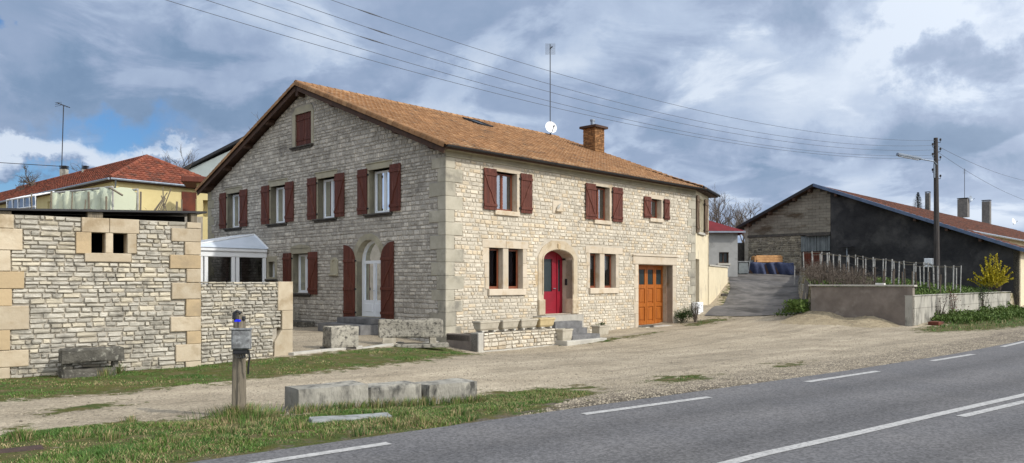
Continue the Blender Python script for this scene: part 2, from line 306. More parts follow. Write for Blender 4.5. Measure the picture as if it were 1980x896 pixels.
# ------------------------------------------------------------ mesh helpers
class Fr:
    def __init__(s, O, a, n, b=(0, 0, 1)):
        s.O = Vector(O); s.a = Vector(a); s.n = Vector(n); s.b = Vector(b)
    def P(s, a, b, d=0): return s.O + s.a*a + s.b*b + s.n*d
    def px(s, x, y):         # plan ray through a direction measured in the photograph, met with this wall
        r = (x-CX)/FPX; t = (r*s.O.y - s.O.x)/(s.a.x - r*s.a.y); Y = s.O.y + s.a.y*t
        return t, EYE + (HY-y)*Y/FPX - s.O.z
class MB:
    def __init__(s): s.v = []; s.f = []; s.m = []; s.r = []; s.cr = 0.5
    def add(s, vs, fs, mi=0, r=None):
        o = len(s.v); s.v += [tuple(q) for q in vs]
        for f in fs: s.f.append([o+i for i in f]); s.m.append(mi); s.r.append(s.cr if r is None else r)
    def box(s, fr, a0, a1, b0, b1, d0, d1, mi=0, r=None):
        V = [fr.P(a, b, d) for a in (a0, a1) for b in (b0, b1) for d in (d0, d1)]
        s.add(V, [(0, 1, 3, 2), (4, 6, 7, 5), (0, 4, 5, 1), (2, 3, 7, 6), (0, 2, 6, 4), (1, 5, 7, 3)], mi, r); return s
    def bbox(s, fr, a0, a1, b0, b1, d0, d1, bev=.01, mi=0, r=None, jit=0, rg=rng):   # box with chamfered edges on the d1 face
        V = []
        for (A, B, D) in ((a0, b0, d0), (a1, b0, d0), (a1, b1, d0), (a0, b1, d0), (a0, b0, d1-bev), (a1, b0, d1-bev), (a1, b1, d1-bev), (a0, b1, d1-bev),
                          (a0+bev, b0+bev, d1), (a1-bev, b0+bev, d1), (a1-bev, b1-bev, d1), (a0+bev, b1-bev, d1)):
            V.append(fr.P(A+rg.uniform(-jit, jit), B+rg.uniform(-jit, jit), D+rg.uniform(-jit, jit)))
        F = [(0, 1, 2, 3)]
        for o in (0, 4):
            for i in range(4): j = (i+1) % 4; F.append((o+i, o+j, o+4+j, o+4+i))
        F.append((8, 9, 10, 11)); s.add(V, F, mi, r); return s
    def prism(s, fr, outer, holes=(), d0=0, d1=.1, mi=0, r=None, side_mi=None):
        loops = [list(outer)] + [list(h) for h in holes]
        tri = tessellate_polygon([[Vector((p[0], p[1], 0)) for p in l] for l in loops])
        flat = [p for l in loops for p in l]; n = len(flat)
        V = [fr.P(p[0], p[1], d1) for p in flat] + [fr.P(p[0], p[1], d0) for p in flat]
        F = [tuple(t) for t in tri] + [tuple(i+n for i in reversed(t)) for t in tri]
        s.add(V, F, mi, r)
        S = []; o = 0
        for l in loops:
            k = len(l)
            for i in range(k): S.append((o+i, o+(i+1) % k, o+(i+1) % k+n, o+i+n))
            o += k
        s.add(V, S, mi if side_mi is None else side_mi, r); return s
    def tube(s, pts, r, k=6, mi=0, rr=None, cap=True):
        pts = [Vector(p) for p in pts]; rs = r if isinstance(r, (list, tuple)) else [r]*len(pts)
        V = []; 
        for i, p in enumerate(pts):
            t = (pts[min(i+1, len(pts)-1)] - pts[max(i-1, 0)]).normalized()
            x = t.cross(Vector((0, 0, 1)) if abs(t.z) < .9 else Vector((1, 0, 0))).normalized(); y = t.cross(x)
            for j in range(k):
                a = 2*math.pi*j/k; V.append(p + (x*math.cos(a)+y*math.sin(a))*rs[i])
        F = [(i*k+j, i*k+(j+1) % k, (i+1)*k+(j+1) % k, (i+1)*k+j) for i in range(len(pts)-1) for j in range(k)]
        if cap and k > 2: F += [tuple(range(k)), tuple((len(pts)-1)*k+j for j in range(k))]
        s.add(V, F, mi, rr); return s
    def lathe(s, c, prof, k=16, mi=0):
        c = Vector(c); V = [c + Vector((r*math.cos(2*math.pi*j/k), r*math.sin(2*math.pi*j/k), z)) for r, z in prof for j in range(k)]
        F = [(i*k+j, i*k+(j+1) % k, (i+1)*k+(j+1) % k, (i+1)*k+j) for i in range(len(prof)-1) for j in range(k)]
        F += [tuple(range(k)), tuple((len(prof)-1)*k+j for j in range(k))]
        s.add(V, F, mi); return s
    def build(s, name, mats, parent=None, smooth=False, ploc=None):
        mats = [mats] if isinstance(mats, str) else mats
        off = Vector((0, 0, 0)); p = parent
        while p: off += p.location; p = p.parent
        me = bpy.data.meshes.new(name); me.from_pydata([(x-off.x, y-off.y, z-off.z) for x, y, z in s.v], [], s.f)
        for q in mats: me.materials.append(MATS[q])
        me.polygons.foreach_set('material_index', s.m)
        at = me.attributes.new('rnd', 'FLOAT', 'FACE'); at.data.foreach_set('value', s.r)
        if smooth: me.polygons.foreach_set('use_smooth', [True]*len(s.f))
        me.update()
        o = bpy.data.objects.new(name, me); col.objects.link(o)
        if parent: o.parent = parent
        return o
def tag(o, label, cat, group=None):
    o['label'] = label; o['category'] = cat
    if group: o['group'] = group
    return o
def thing(name, loc, label, cat, group=None):
    o = bpy.data.objects.new(name, None); o.location = loc; o.empty_display_size = .2; col.objects.link(o); return tag(o, label, cat, group)
def struct(o, k='structure'): o['kind'] = k; return o
def copy_tree(o, loc, label=None, group=None, parent=None):
    c = o.copy(); col.objects.link(c); c.parent = parent
    if loc is not None: c.location = loc
    if label: c['label'] = label
    if group: c['group'] = group
    for ch in o.children: copy_tree(ch, None, parent=c)
    return c
def qr(): return rng.random()

# stones set in courses, one mesh; clip(z) gives the free intervals of a course
def stone(mb, fr, a0, a1, b0, b1, d, depth, rough, rg, mi=0):
    r = rg.random(); w = a1-a0; h = b1-b0; j = min(w, h)*rough
    u_ = lambda k: rg.uniform(-k, k)
    am = (a0+a1)/2; bm = (b0+b1)/2
    out = [(a0, b0), (am, b0), (a1, b0), (a1, bm), (a1, b1), (am, b1), (a0, b1), (a0, bm)]
    out = [(x+u_(j), y+u_(j*.8)) for x, y in out]
    e = min(w, h)*.16
    inn = [(x+(am-x)/max(w/2, 1e-3)*e, y+(bm-y)/max(h/2, 1e-3)*e) for x, y in out]
    dd = depth*rg.uniform(.55, 1.2); tx = u_(depth*.22); ty = u_(depth*.2)
    V = [fr.P(x, y, d-.015) for x, y in out] + [fr.P(x, y, d+dd+tx*(x-am)/w*2+ty*(y-bm)/h*2+u_(depth*.18)) for x, y in inn] + [fr.P(am+u_(w*.15), bm, d+dd*rg.uniform(.95, 1.25))]
    F = [(i, (i+1) % 8, 8+(i+1) % 8, 8+i) for i in range(8)] + [(8+i, 8+(i+1) % 8, 16) for i in range(8)]
    mb.add(V, F, mi, r)
def masonry(mb, fr, a0, a1, b0, b1, hr, lr, blocks=(), top=None, gap=.012, d=0, depth=.03, rough=.08, seed=1, mi=0, ends=None):
    rg = random.Random(seed); b = b0
    while b < b1-.03:
        h = rg.uniform(*hr)
        if b+h > b1-.04: h = b1-b
        iv = [(a0, a1)]
        if ends: e0, e1 = ends((b+h/2)); iv = [(e0, e1)]
        if top:
            lo, hi = top(b+h*.75)
            iv = [(max(x, lo), min(y, hi)) for x, y in iv if min(y, hi) > max(x, lo)]
        for (x0, x1, z0, z1) in blocks:
            if z0 < b+h*.6 and z1 > b+h*.4:
                new = []
                for x, y in iv:
                    if x1 <= x or x0 >= y: new.append((x, y)); continue
                    if x0 > x: new.append((x, x0))
                    if x1 < y: new.append((x1, y))
                iv = new
        for x, y in iv:
            p = x
            while p < y-.04:
                l = rg.uniform(*lr)*(1 if rg.random() > .15 else .55)
                if y-(p+l) < lr[0]*.5: l = y-p
                wv = .012*math.sin(p*1.7+b*5)+.008*math.sin(p*4.1+b*9)
                stone(mb, fr, p+gap/2, p+l-gap/2, b+gap/2+wv*.5, b+h-gap/2+wv*.5, d, depth, rough, rg, mi)
                p += l
        b += h
def arch(x0, x1, z0, zs, zt, k=10):   # opening outline: jambs to zs, arch up to zt
    c = (x0+x1)/2; w = (x1-x0)/2; pts = [(x0, z0), (x1, z0), (x1, zs)]
    for i in range(1, k): a = math.pi*i/k; pts.append((c+w*math.cos(a), zs+(zt-zs)*math.sin(a)))
    pts.append((x0, zs)); return pts
def rect(x0, x1, z0, z1): return [(x0, z0), (x1, z0), (x1, z1), (x0, z1)]
def tiles(mb, P, W, Lh, tw, th, inside=None, lift=.035, bow=.03, seed=3, mi=0, rg=None, prof=4):
    # P(a, l, h): a across, l up the slope, h normal height
    rg = random.Random(seed); na = int(W/tw); nl = int(Lh/th); tw = W/na; th = Lh/nl
    for j in range(nl):
        for i in range(na):
            a = i*tw; l = j*th
            if inside and not inside(a+tw/2, l+th/2): continue
            r = rg.random(); V = []; jz = rg.uniform(-.004, .006); jl = rg.uniform(-.01, .01)
            for (ll, hh) in ((l+jl-.03, lift), (l+th, 0)):
                for q in range(prof+1):
                    x = q/prof; V.append(P(a+x*tw, ll, hh+jz+bow*math.sin(math.pi*x)))
            for q in range(prof+1): V.append(P(a+q/prof*tw, l+jl-.03, -.0))
            n = prof+1
            F = [(q, q+1, n+q+1, n+q) for q in range(prof)] + [(q, q+1, 2*n+q+1, 2*n+q) for q in range(prof)]
            mb.add(V, F, mi, r)

# ------------------------------------------------------------ plan geometry
A = R(43.6); U = Vector((math.sin(A), math.cos(A), 0)); Vd = Vector((-U.y, U.x, 0)); Nn = -Vd
C0 = Vector((-2.28, 26.6, 0))
FF = Fr(C0, U, Nn); GF = Fr(C0, Vd, -U)
LWa = Vector((-.8, -.6, 0)); LW = Fr((-7.42, 18.3, 0), LWa, (.6, -.8, 0))
SWa = Vector((math.sin(R(40)), math.cos(R(40)), 0)); SW = Fr((-7.40, 18.35, 0), SWa, (SWa.y, -SWa.x, 0))
W0 = Vector((16, 30.8, 0)); GW = Fr(W0, U, Nn); BW = Fr(W0, Vd, -U)
RB = Vector((29.6, 45, 0)); BF = Fr(RB, Vd, -U)
E0 = C0 + U*16.6
XA = Vector((math.sin(R(25)), math.cos(R(25)), 0)); XF = Fr(E0, XA, (XA.y, -XA.x, 0))
# road line (lot side) in plan
ROAD = [(-150, -112.9), (-60, -39.7), (-20, -7.2), (-2.25, 7.28), (.92, 9.82), (4.97, 13.0), (6.9, 14.55), (10.6, 17.7), (14.2, 21.1), (24, 31.2), (45, 53), (90, 100), (260, 275)]
def road_off(off):
    out = []
    for i, p in enumerate(ROAD):
        a = Vector(ROAD[max(i-1, 0)]); b = Vector(ROAD[min(i+1, len(ROAD)-1)]); t = (b-a).normalized()
        out.append((p[0]+t.y*off, p[1]-t.x*off))
    return out
def seg_dist(X, Y, poly, closed=False):
    D = np.full(X.shape, 1e9); S = np.zeros(X.shape); n = len(poly)
    for i in range(n if closed else n-1):
        (ax, ay), (bx, by) = poly[i], poly[(i+1) % n]; dx, dy = bx-ax, by-ay; L2 = dx*dx+dy*dy
        t = np.clip(((X-ax)*dx+(Y-ay)*dy)/L2, 0, 1); ex = X-ax-t*dx; ey = Y-ay-t*dy; d = np.hypot(ex, ey)
        m = d < D; D[m] = d[m]; S[m] = np.sign(dx*(Y-ay)-dy*(X-ax))[m]
    return D, S
def inpoly(X, Y, poly):
    c = np.zeros(X.shape, bool); n = len(poly)
    for i in range(n):
        (x1, y1), (x2, y2) = poly[i], poly[(i+1) % n]
        if y1 == y2: continue
        k = ((y1 > Y) != (y2 > Y)) & (X < (x2-x1)*(Y-y1)/(y2-y1)+x1); c ^= k
    return c
def z_of(px, py, depth): return EYE-(py-HY)*depth/FPX
CTRL = []
def cp(px, py, depth): CTRL.append(((px-CX)/FPX*depth, depth, z_of(px, py, depth)))
def cxyz(x, y, z): CTRL.append((x, y, z))
for s_ in ((-2.6, 7.3), (1, 10.1), (5, 13.3), (9, 16.6), (14, 21.5), (24, 31.6)): cxyz(s_[0], s_[1], -.01)
cxyz(-12, 2, 0); cxyz(-9, 7, -.06); cxyz(-3.63, 10.2, -.1); cxyz(-2.94, 10.6, -.1); cxyz(-.55, 12.5, -.25); cxyz(-8, 10, -.12); cxyz(-14, 10, -.2)
cxyz(-7.42, 18.3, -.30); cxyz(-10.6, 15.9, -.3); cxyz(-14, 13.4, -.3); cxyz(-6.2, 16, -.3); cxyz(-5.7, 20.1, -.22); cxyz(-4.2, 23.5, -.26)
for s_, d_, z_ in ((2, 1.5, -.25), (5, 1.5, -.2), (9.8, 1, -.15), (15, 2, -.1), (18, 3, -.1)): p = GF.P(s_, 0, d_); cxyz(p.x, p.y, z_)
for t_, d_, z_ in ((0, 1.8, -.64), (2, 2.1, -.66), (4.3, 2.2, -.62), (7.4, 1.3, -.5), (11.6, .3, -.37), (14.5, .3, -.3), (16.0, .2, -.02), (17.5, -.1, .45), (0, 5, -.5), (6, 6, -.5), (12, 6, -.3)):
    p = FF.P(t_, 0, d_); cxyz(p.x, p.y, z_)
cp(1460, 605, 38); cp(1385, 605, 38); cp(1545, 604, 36); cp(1478, 527, 55); cp(1410, 527, 55); cp(1545, 530, 55); cp(1470, 565, 45.5); cp(1420, 562, 45.5); cp(1557, 565, 44)
cp(1407, 548, 47.4); cp(1375, 590, 42)
cxyz(13.3, 33.4, .15); cxyz(16, 30.6, -.1); cxyz(22, 36.5, -.05); cxyz(28.3, 42.6, 0); cxyz(12, 26, -.2); cxyz(8, 22, -.25); cxyz(14.8, 26.5, -.08); cxyz(8, 30, -.3)
cxyz(20, 62, 2.6); cxyz(8, 62, 2.4); cxyz(40, 70, 2.5); cxyz(-20, 45, .0)
ct = np.array(CTRL)
def tps(r2): return np.where(r2 > 1e-9, r2*np.log(r2+1e-12), 0)
def fit():
    n = len(ct); d = ((ct[:, None, :2]-ct[None, :, :2])**2).sum(-1); K = tps(d)+np.eye(n)*.6
    P = np.c_[np.ones(n), ct[:, :2]]; M_ = np.zeros((n+3, n+3)); M_[:n, :n] = K; M_[:n, n:] = P; M_[n:, :n] = P.T
    return np.linalg.solve(M_, np.r_[ct[:, 2], 0, 0, 0])
WT = fit()
GARD = [tuple((W0+U*a+Vd*b)[:2]) for a, b in ((.2, .2), (22, .2), (22, 14.0), (20.2, 13.2), (10, 8.8), (.2, 4.2))]
TERR = [(-11.6, 26), (-13.5, 31.6), (-17.0, 35.2), (-18.9, 39.5), (-18.9, 120), (-200, 120), (-200, 26)]
def H(x, y):
    x = np.asarray(x, float); y = np.asarray(y, float)
    xc = np.clip(x, -25, 45); yc = np.clip(y, -5, 68)
    z = WT[-3]+WT[-2]*xc+WT[-1]*yc
    for (cx_, cy_, _), w in zip(CTRL, WT): z = z + w*tps((xc-cx_)**2+(yc-cy_)**2)
    D, S = seg_dist(x, y, ROAD); k = np.clip((D-.6)/1.6, 0, 1); k = k*k*(3-2*k); k = np.where(S < 0, 0, k)
    z = z*k
    g = inpoly(x, y, GARD); sv = (x-W0.x)*Vd.x+(y-W0.y)*Vd.y
    z = np.where(g, np.maximum(1.0+.125*np.clip(sv, 0, 20), z), z)
    t = inpoly(x, y, TERR); z = np.where(t, 3.92+.09*np.clip(y-28, 0, 30), z)
    return z
HG = None
def hz(x, y):
    global HG
    if -32 < x < 48 and 4 < y < 76:
        if HG is None:
            gx, gy = np.meshgrid(np.arange(-32, 48.2, .16), np.arange(4, 76.2, .16)); HG = H(gx.ravel(), gy.ravel()).reshape(gx.shape)
        fx, fy = (x+32)/.16, (y-4)/.16; i, j = int(fx), int(fy); fx -= i; fy -= j
        return float((HG[j, i]*(1-fx)+HG[j, i+1]*fx)*(1-fy)+(HG[j+1, i]*(1-fx)+HG[j+1, i+1]*fx)*fy)
    return float(H(np.array([x]), np.array([y]))[0])
def at(px, py, it=60):
    lo, hi = 3., 90.
    Y = np.linspace(4, 70, 1400); X = (px-CX)/FPX*Y; Z = EYE-(py-HY)/FPX*Y; k = np.nonzero(H(X, Y) >= Z)[0]
    i = k[0] if len(k) else len(Y)-1
    return Vector((X[i], Y[i], float(Z[i])))
# grass areas
def pp(l): return [tuple(at(*p)[:2]) for p in l]
GA = [(pp([(-250, 880), (0, 835), (250, 815), (460, 806), (560, 800), (720, 778), (925, 760), (1130, 746), (1175, 757), (1060, 790), (900, 832), (700, 856), (500, 885), (380, 900), (100, 960), (-250, 1010)]), 1.0),
      (pp([(-150, 735), (200, 715), (400, 702), (560, 690), (680, 676), (850, 668), (935, 686), (820, 700), (700, 712), (500, 735), (300, 755), (0, 778), (-150, 785)]), 1.0),
      (pp([(60, 795), (230, 776), (255, 784), (80, 805)]), .9), (pp([(1265, 730), (1370, 724), (1385, 734), (1270, 740)]), 1.0),
      (pp([(1480, 705), (1560, 699), (1570, 706), (1490, 713)]), .85), (pp([(1085, 668), (1240, 645), (1300, 640), (1180, 662)]), .85),
      (pp([(1770, 636), (1965, 606), (2100, 590), (2100, 622), (1900, 640), (1780, 644)]), 1.0), (pp([(1385, 592), (1408, 548), (1418, 548), (1404, 585)]), 1.0),
      (pp([(1310, 626), (1400, 612), (1420, 618), (1330, 632)]), .8), (pp([(1552, 560), (1585, 600), (1560, 600), (1548, 575)]), .8),
      (GARD, .95), ([(-200, 25.5), (-11.5, 25.5), (-17, 120), (-200, 120)], .45)]
def gmask(X, Y):
    g = np.zeros(X.shape)
    for poly, k in GA:
        D, _ = seg_dist(X, Y, poly, True); ins = inpoly(X, Y, poly); v = k*np.clip(.5+np.where(ins, D, -D)/(1.5 if k == 1 else 1.1), 0, 1); g = np.maximum(g, v)
    return g

# ------------------------------------------------------------ ground sheet
def make_ground():
    def axis(lo, hi, st, far):
        c = list(np.arange(lo, hi+1e-6, st)); a = st; l = []; x = lo
        while x > -far: a *= 1.35; x -= a; l.append(x)
        a = st; r = []; x = hi
        while x < far: a *= 1.35; x += a; r.append(x)
        return np.array(l[::-1]+c+r)
    xs = axis(-16, 31, .13, 1500); ys = axis(4, 57, .13, 1500)
    X, Y = np.meshgrid(xs, ys); Z = H(X.ravel(), Y.ravel()).reshape(X.shape)
    rg = np.random.default_rng(3)
    D, S = seg_dist(X.ravel(), Y.ravel(), ROAD); D = D.reshape(X.shape); S = S.reshape(X.shape)
    off = np.where(S < 0, -D, D)
    Z = Z + np.where(off > .5, rg.normal(0, .006, X.shape), 0)
    n0, n1 = X.shape; co = np.c_[X.ravel(), Y.ravel(), Z.ravel()]
    i = np.arange(n0*n1).reshape(n0, n1); q = np.stack([i[:-1, :-1], i[:-1, 1:], i[1:, 1:], i[1:, :-1]], -1).reshape(-1, 4)
    me = bpy.data.meshes.new('ground'); me.vertices.add(len(co)); me.vertices.foreach_set('co', co.ravel())
    me.loops.add(q.size); me.loops.foreach_set('vertex_index', q.ravel()); me.polygons.add(len(q)); me.polygons.foreach_set('loop_start', np.arange(0, q.size, 4)); me.polygons.foreach_set('loop_total', np.full(len(q), 4))
    me.polygons.foreach_set('use_smooth', np.ones(len(q), bool)); me.update()
    a = me.attributes.new('grass', 'FLOAT', 'POINT'); a.data.foreach_set('value', gmask(X.ravel(), Y.ravel()))
    verge = np.clip(1.15-(off-.0)/2.6, 0, 1)*np.clip((X+3)/4, 0, 1)
    near = np.clip(1.35-(off-.3)/.7, 0, 1); verge = np.maximum(verge, near)
    b = me.attributes.new('verge', 'FLOAT', 'POINT'); b.data.foreach_set('value', verge.ravel())
    dirt = np.clip(1.3-np.abs(off-.35)/.55, 0, 1)*np.clip((8-X)/7, .35, 1)
    b = me.attributes.new('dirt', 'FLOAT', 'POINT'); b.data.foreach_set('value', dirt.ravel())
    me.materials.append(MATS['ground']); o = bpy.data.objects.new('ground', me); col.objects.link(o); struct(o)
make_ground()

def strip(name, mt, offs, z, attr=None, sub=1):
    lines = [road_off(o) for o in offs]; V = []; F = []; n = len(ROAD)
    # resample
    def res(l):
        out = []
        for i in range(len(l)-1):
            a, b = Vector(l[i]), Vector(l[i+1]); k = max(1, int((b-a).length/1.0)) if (b-a).length < 30 else 10
            out += [a.lerp(b, j/k) for j in range(k)]
        return out+[Vector(l[-1])]
    base = res(lines[0]); m = len(base); cols_ = []
    for l in lines:
        out = []
        for i in range(len(l)-1):
            a0, b0 = Vector(lines[0][i]), Vector(lines[0][i+1]); k = max(1, int((b0-a0).length/1.0)) if (b0-a0).length < 30 else 10
            out += [Vector(l[i]).lerp(Vector(l[i+1]), j/k) for j in range(k)]
        cols_.append(out+[Vector(l[-1])])
    mb = MB(); c = len(cols_)
    for i in range(len(cols_[0])):
        for j in range(c): V.append((cols_[j][i].x, cols_[j][i].y, z))
    for i in range(len(cols_[0])-1):
        for j in range(c-1): F.append((i*c+j, i*c+j+1, (i+1)*c+j+1, (i+1)*c+j))
    mb.add(V, F); o = mb.build(name, mt)
    if attr:
        at_ = o.data.attributes.new('wear', 'FLOAT', 'POINT'); at_.data.foreach_set('value', [attr[k % c] for k in range(len(V))])
    return struct(o)
offs = [-.42, .0, .45, .8, 1.15, 1.5, 1.9, 2.2, 2.6, 3.1, 3.5, 3.8, 4.2, 4.6, 5.0, 5.5, 6.1]
wear = [.25, .1, .45, .9, .5, .1, .5, 1., .55, .1, .3, .9, .5, .1, .8, .4, .2]
strip('road', 'asphalt', offs, .012, wear)
def mark(px0, py0, px1, py1, wdt, name='lane_marking'):
    pts = [Vector(((px-CX)/FPX*(EYE*FPX/(py-HY)), EYE*FPX/(py-HY), .017)) for px, py in ((px0, py0), (px1, py1))]
    return pts
def dash(pts, wdt, nm='edge_marking'):
    mb = MB(); V = []
    for i, p in enumerate(pts):
        t = (pts[min(i+1, len(pts)-1)]-pts[max(i-1, 0)]).normalized(); s_ = Vector((t.y, -t.x, 0))*wdt/2
        V += [p-s_, p+s_]
    mb.add(V, [(2*i, 2*i+1, 2*i+3, 2*i+2) for i in range(len(pts)-1)]); return struct(mb.build(nm, 'road_paint'))
for q in (((480, 902), (752, 860)), ((1128, 803.5), (1372, 770)), ((1560, 740.5), (1698, 719.5)), ((1802, 699.5), (1882, 686.5)), ((1938, 672), (1990, 660))):
    p = mark(*q[0], *q[1], .12); dash([p[0], p[0].lerp(p[1], .5), p[1]], .13)
cl = [mark(x, y, x, y, 1)[0] for x, y in ((1380, 906), (1480, 880), (1650, 842), (1800, 807), (1900, 784), (1980, 766), (2080, 742), (2200, 714))]
dash(cl, .13, 'centre_marking')
p = mark(1858, 808, 1985, 778, .1); dash([p[0], p[1]], .12, 'centre_marking')

# driveway sheet
def driveway():
    Ls = [at(1362, 612), at(1392, 592), at(1412, 560), Vector((14.6, 52, 0)), Vector((14.2, 60, 0))]
    Rs = [at(1565, 606), at(1556, 592), at(1547, 562), Vector((20.6, 54, 0)), Vector((22.0, 58, 0))]
    mb = MB(); V = []; n = 60; k = 24
    def ev(l, t): t = t*(len(l)-1); i = min(int(t), len(l)-2); return l[i].lerp(l[i+1], t-i)
    P2 = []
    for i in range(n+1):
        for j in range(k+1):
            q = ev(Ls, i/n).lerp(ev(Rs, i/n), j/k); P2.append((q.x, q.y))
    z = H(np.array([a for a, b in P2]), np.array([b for a, b in P2]))+.03
    V = [(a, b, c) for (a, b), c in zip(P2, z)]
    mb.add(V, [(i*(k+1)+j, i*(k+1)+j+1, (i+1)*(k+1)+j+1, (i+1)*(k+1)+j) for i in range(n) for j in range(k)])
    struct(mb.build('driveway', 'asphalt_old', smooth=True))
driveway()
# ============================================================ main house
house = thing('stone_house', C0+U*8+Vd*9, 'large cream stone house with orange tiled roof, maroon shutters and red front door', 'house')
HW, HL, EZ, RZ = 18.1, 16.6, 6.33, 10.1
FWIN = [(2.4, 3.56, 4.33, 5.76), (8.36, 9.42, 4.33, 5.76), (12.54, 13.5, 4.65, 5.55)]
FLOW = [(2.08, 2.82, 1.43, 2.94), (3.11, 3.88, 1.43, 2.94), (8.04, 8.74, 1.43, 2.9), (9.08, 9.87, 1.43, 2.9)]
DOOR = (5.07, 6.88, .40, 2.58, 2.97); GAR = (11.6, 14.48, -.34, 2.48)
GWIN = [(14.7, 16.05, 4.3, 5.97), (10.55, 11.9, 4.3, 5.97), (6.72, 8.03, 4.3, 5.97), (3.1, 4.46, 4.3, 5.97)]
GLOW = (8.72, 10.0, 1.22, 2.9); GSM = (11.5, 12.08, 1.9, 2.6); GD = (3.64, 5.26, .35, 2.5, 3.32); ATT = (8.5, 9.78, 7.53, 8.9)
# quoins shared by both faces of the corner
QU = []; z = -.62; k = 0; qrg = random.Random(4)
while z < 5.98:
    h = min(qrg.uniform(.36, .5), 6.02-z)
    if 6.02-(z+h) < .15: h = 6.02-z
    QU.append((z, z+h, qrg.uniform(.66, .85) if k % 2 else qrg.uniform(.36, .48), qrg.uniform(.36, .48) if k % 2 else qrg.uniform(.7, .88))); z += h; k += 1
def qend(z, i):
    for q in QU:
        if q[0] <= z < q[1]: return q[i]
    return 0
QR = []; z = -.2; k = 0
while z < 6.0:
    h = min(qrg.uniform(.38, .5), 6.04-z); QR.append((z, z+h, qrg.uniform(.6, .8) if k % 2 else qrg.uniform(.34, .45))); z += h; k += 1
def rend(z):
    for q in QR:
        if q[0] <= z < q[1]: return q[2]
    return .4
# facade wall
mb = MB()
mb.prism(FF, [(.0, -.9), (16.6, -.9), (16.6, 6.34), (.0, 6.34)], [rect(*w) for w in FWIN+FLOW]+[arch(*DOOR), rect(*GAR)], -.34, 0, 0, side_mi=1)
blocks = [(w[0]-.02, w[1]+.13, w[2], w[3]+.2) for w in FWIN]+[(w[0]-.08, w[1]+.12, w[2]-.2, w[2]) for w in FWIN]
blocks += [(1.72, 4.22, 2.94, 3.24), (1.84, 4.1, 1.18, 2.94), (7.72, 10.4, 2.9, 3.24), (7.84, 10.12, 1.18, 2.9), (4.72, 7.24, -.9, 3.12), (5.1, 6.8, 3.1, 3.36),
           (11.16, 14.84, 2.48, 2.92), (11.3, 14.85, -.9, 2.5), (4.3, 7.24, -.9, .42), (5.62, 6.28, 4.42, 4.93)]
masonry(mb, FF, 0, 16.6, -.85, 6.02, (.085, .18), (.12, .38), blocks, seed=11, mi=2, depth=.026, rough=.08, gap=.011, ends=lambda z: (qend(z, 2)+.01, 16.6-rend(z)-.01))
mb.build('wall', ['mortar_cream', 'ashlar_pale', 'stone_cream'], house)
mb = MB()
for z0, z1, wf, wg in QU:
    mb.cr = qr()
    mb.bbox(Fr(C0+Vector((0, 0, 0)), U, Nn), -.03, wf, z0+.004, z1-.004, -.33, .032, .012)
    if wg > .3: mb.bbox(GF, -.028, wg, z0+.005, z1-.005, -.33, .036, .012)
mb.build('quoins', 'quoin', house); mb = MB()
for z0, z1, w in QR: mb.cr = qr(); mb.bbox(FF, 16.6-w, 16.62, z0+.004, z1-.004, -.2, .032, .012)
mb.build('quoins', 'quoin', house)
# surrounds of the facade openings
def upper_surround(w):
    m = MB(); x0, x1, z0, z1 = w
    m.cr = qr(); m.bbox(FF, x0-.12, x1+.2, z1, z1+.2, -.3, .034, .01)
    m.cr = qr(); m.bbox(FF, x1+.002, x1+.14, z0, z1-.002, -.3, .03, .01)
    m.cr = qr(); m.bbox(FF, x0-.12, x0-.002, z0, z1-.002, -.3, .03, .01)
    m.build('window_surround', 'ashlar_pale', house)
    m = MB(); m.bbox(FF, x0-.06, x1+.1, z0-.17, z0-.002, -.28, .09, .012, jit=.006); m.build('window_sill', 'ashlar_pale', house)
for w in FWIN: upper_surround(w)
def twin(x0, xa, xb, x1, z0, z1, kx0, kx1, ears):
    m = MB()
    xm = (xa+xb)/2
    m.cr = .1; m.bbox(FF, kx0, xm-.004, z1, z1+.29, -.3, .035, .012); m.cr = .55; m.bbox(FF, xm+.004, kx1, z1, z1+.27, -.3, .036, .012)
    m.cr = .3; m.bbox(FF, xa+.002, xb-.002, z0, z1-.002, -.3, .01, .03)
    hs = [z0, z0+.42, z0+.95, z1-.002]
    for i in range(3):
        m.cr = qr(); m.bbox(FF, x0-ears[i], x0-.002, hs[i]+.003, hs[i+1]-.003, -.3, .03, .012)
        m.cr = qr(); m.bbox(FF, x1+.002, x1+ears[2-i], hs[i]+.003, hs[i+1]-.003, -.3, .031, .012)
    m.build('window_surround', 'ashlar_pale', house)
    m = MB(); m.bbox(FF, x0-.06, x1+.14, z0-.24, z0-.002, -.28, .10, .015); m.build('window_sill', 'ashlar_pale', house)
twin(2.08, 2.82, 3.11, 3.88, 1.43, 2.94, 1.72, 4.2, (.2, .24, .34)); twin(8.04, 8.74, 9.08, 9.87, 1.43, 2.9, 7.74, 10.38, (.2, .18, .26))
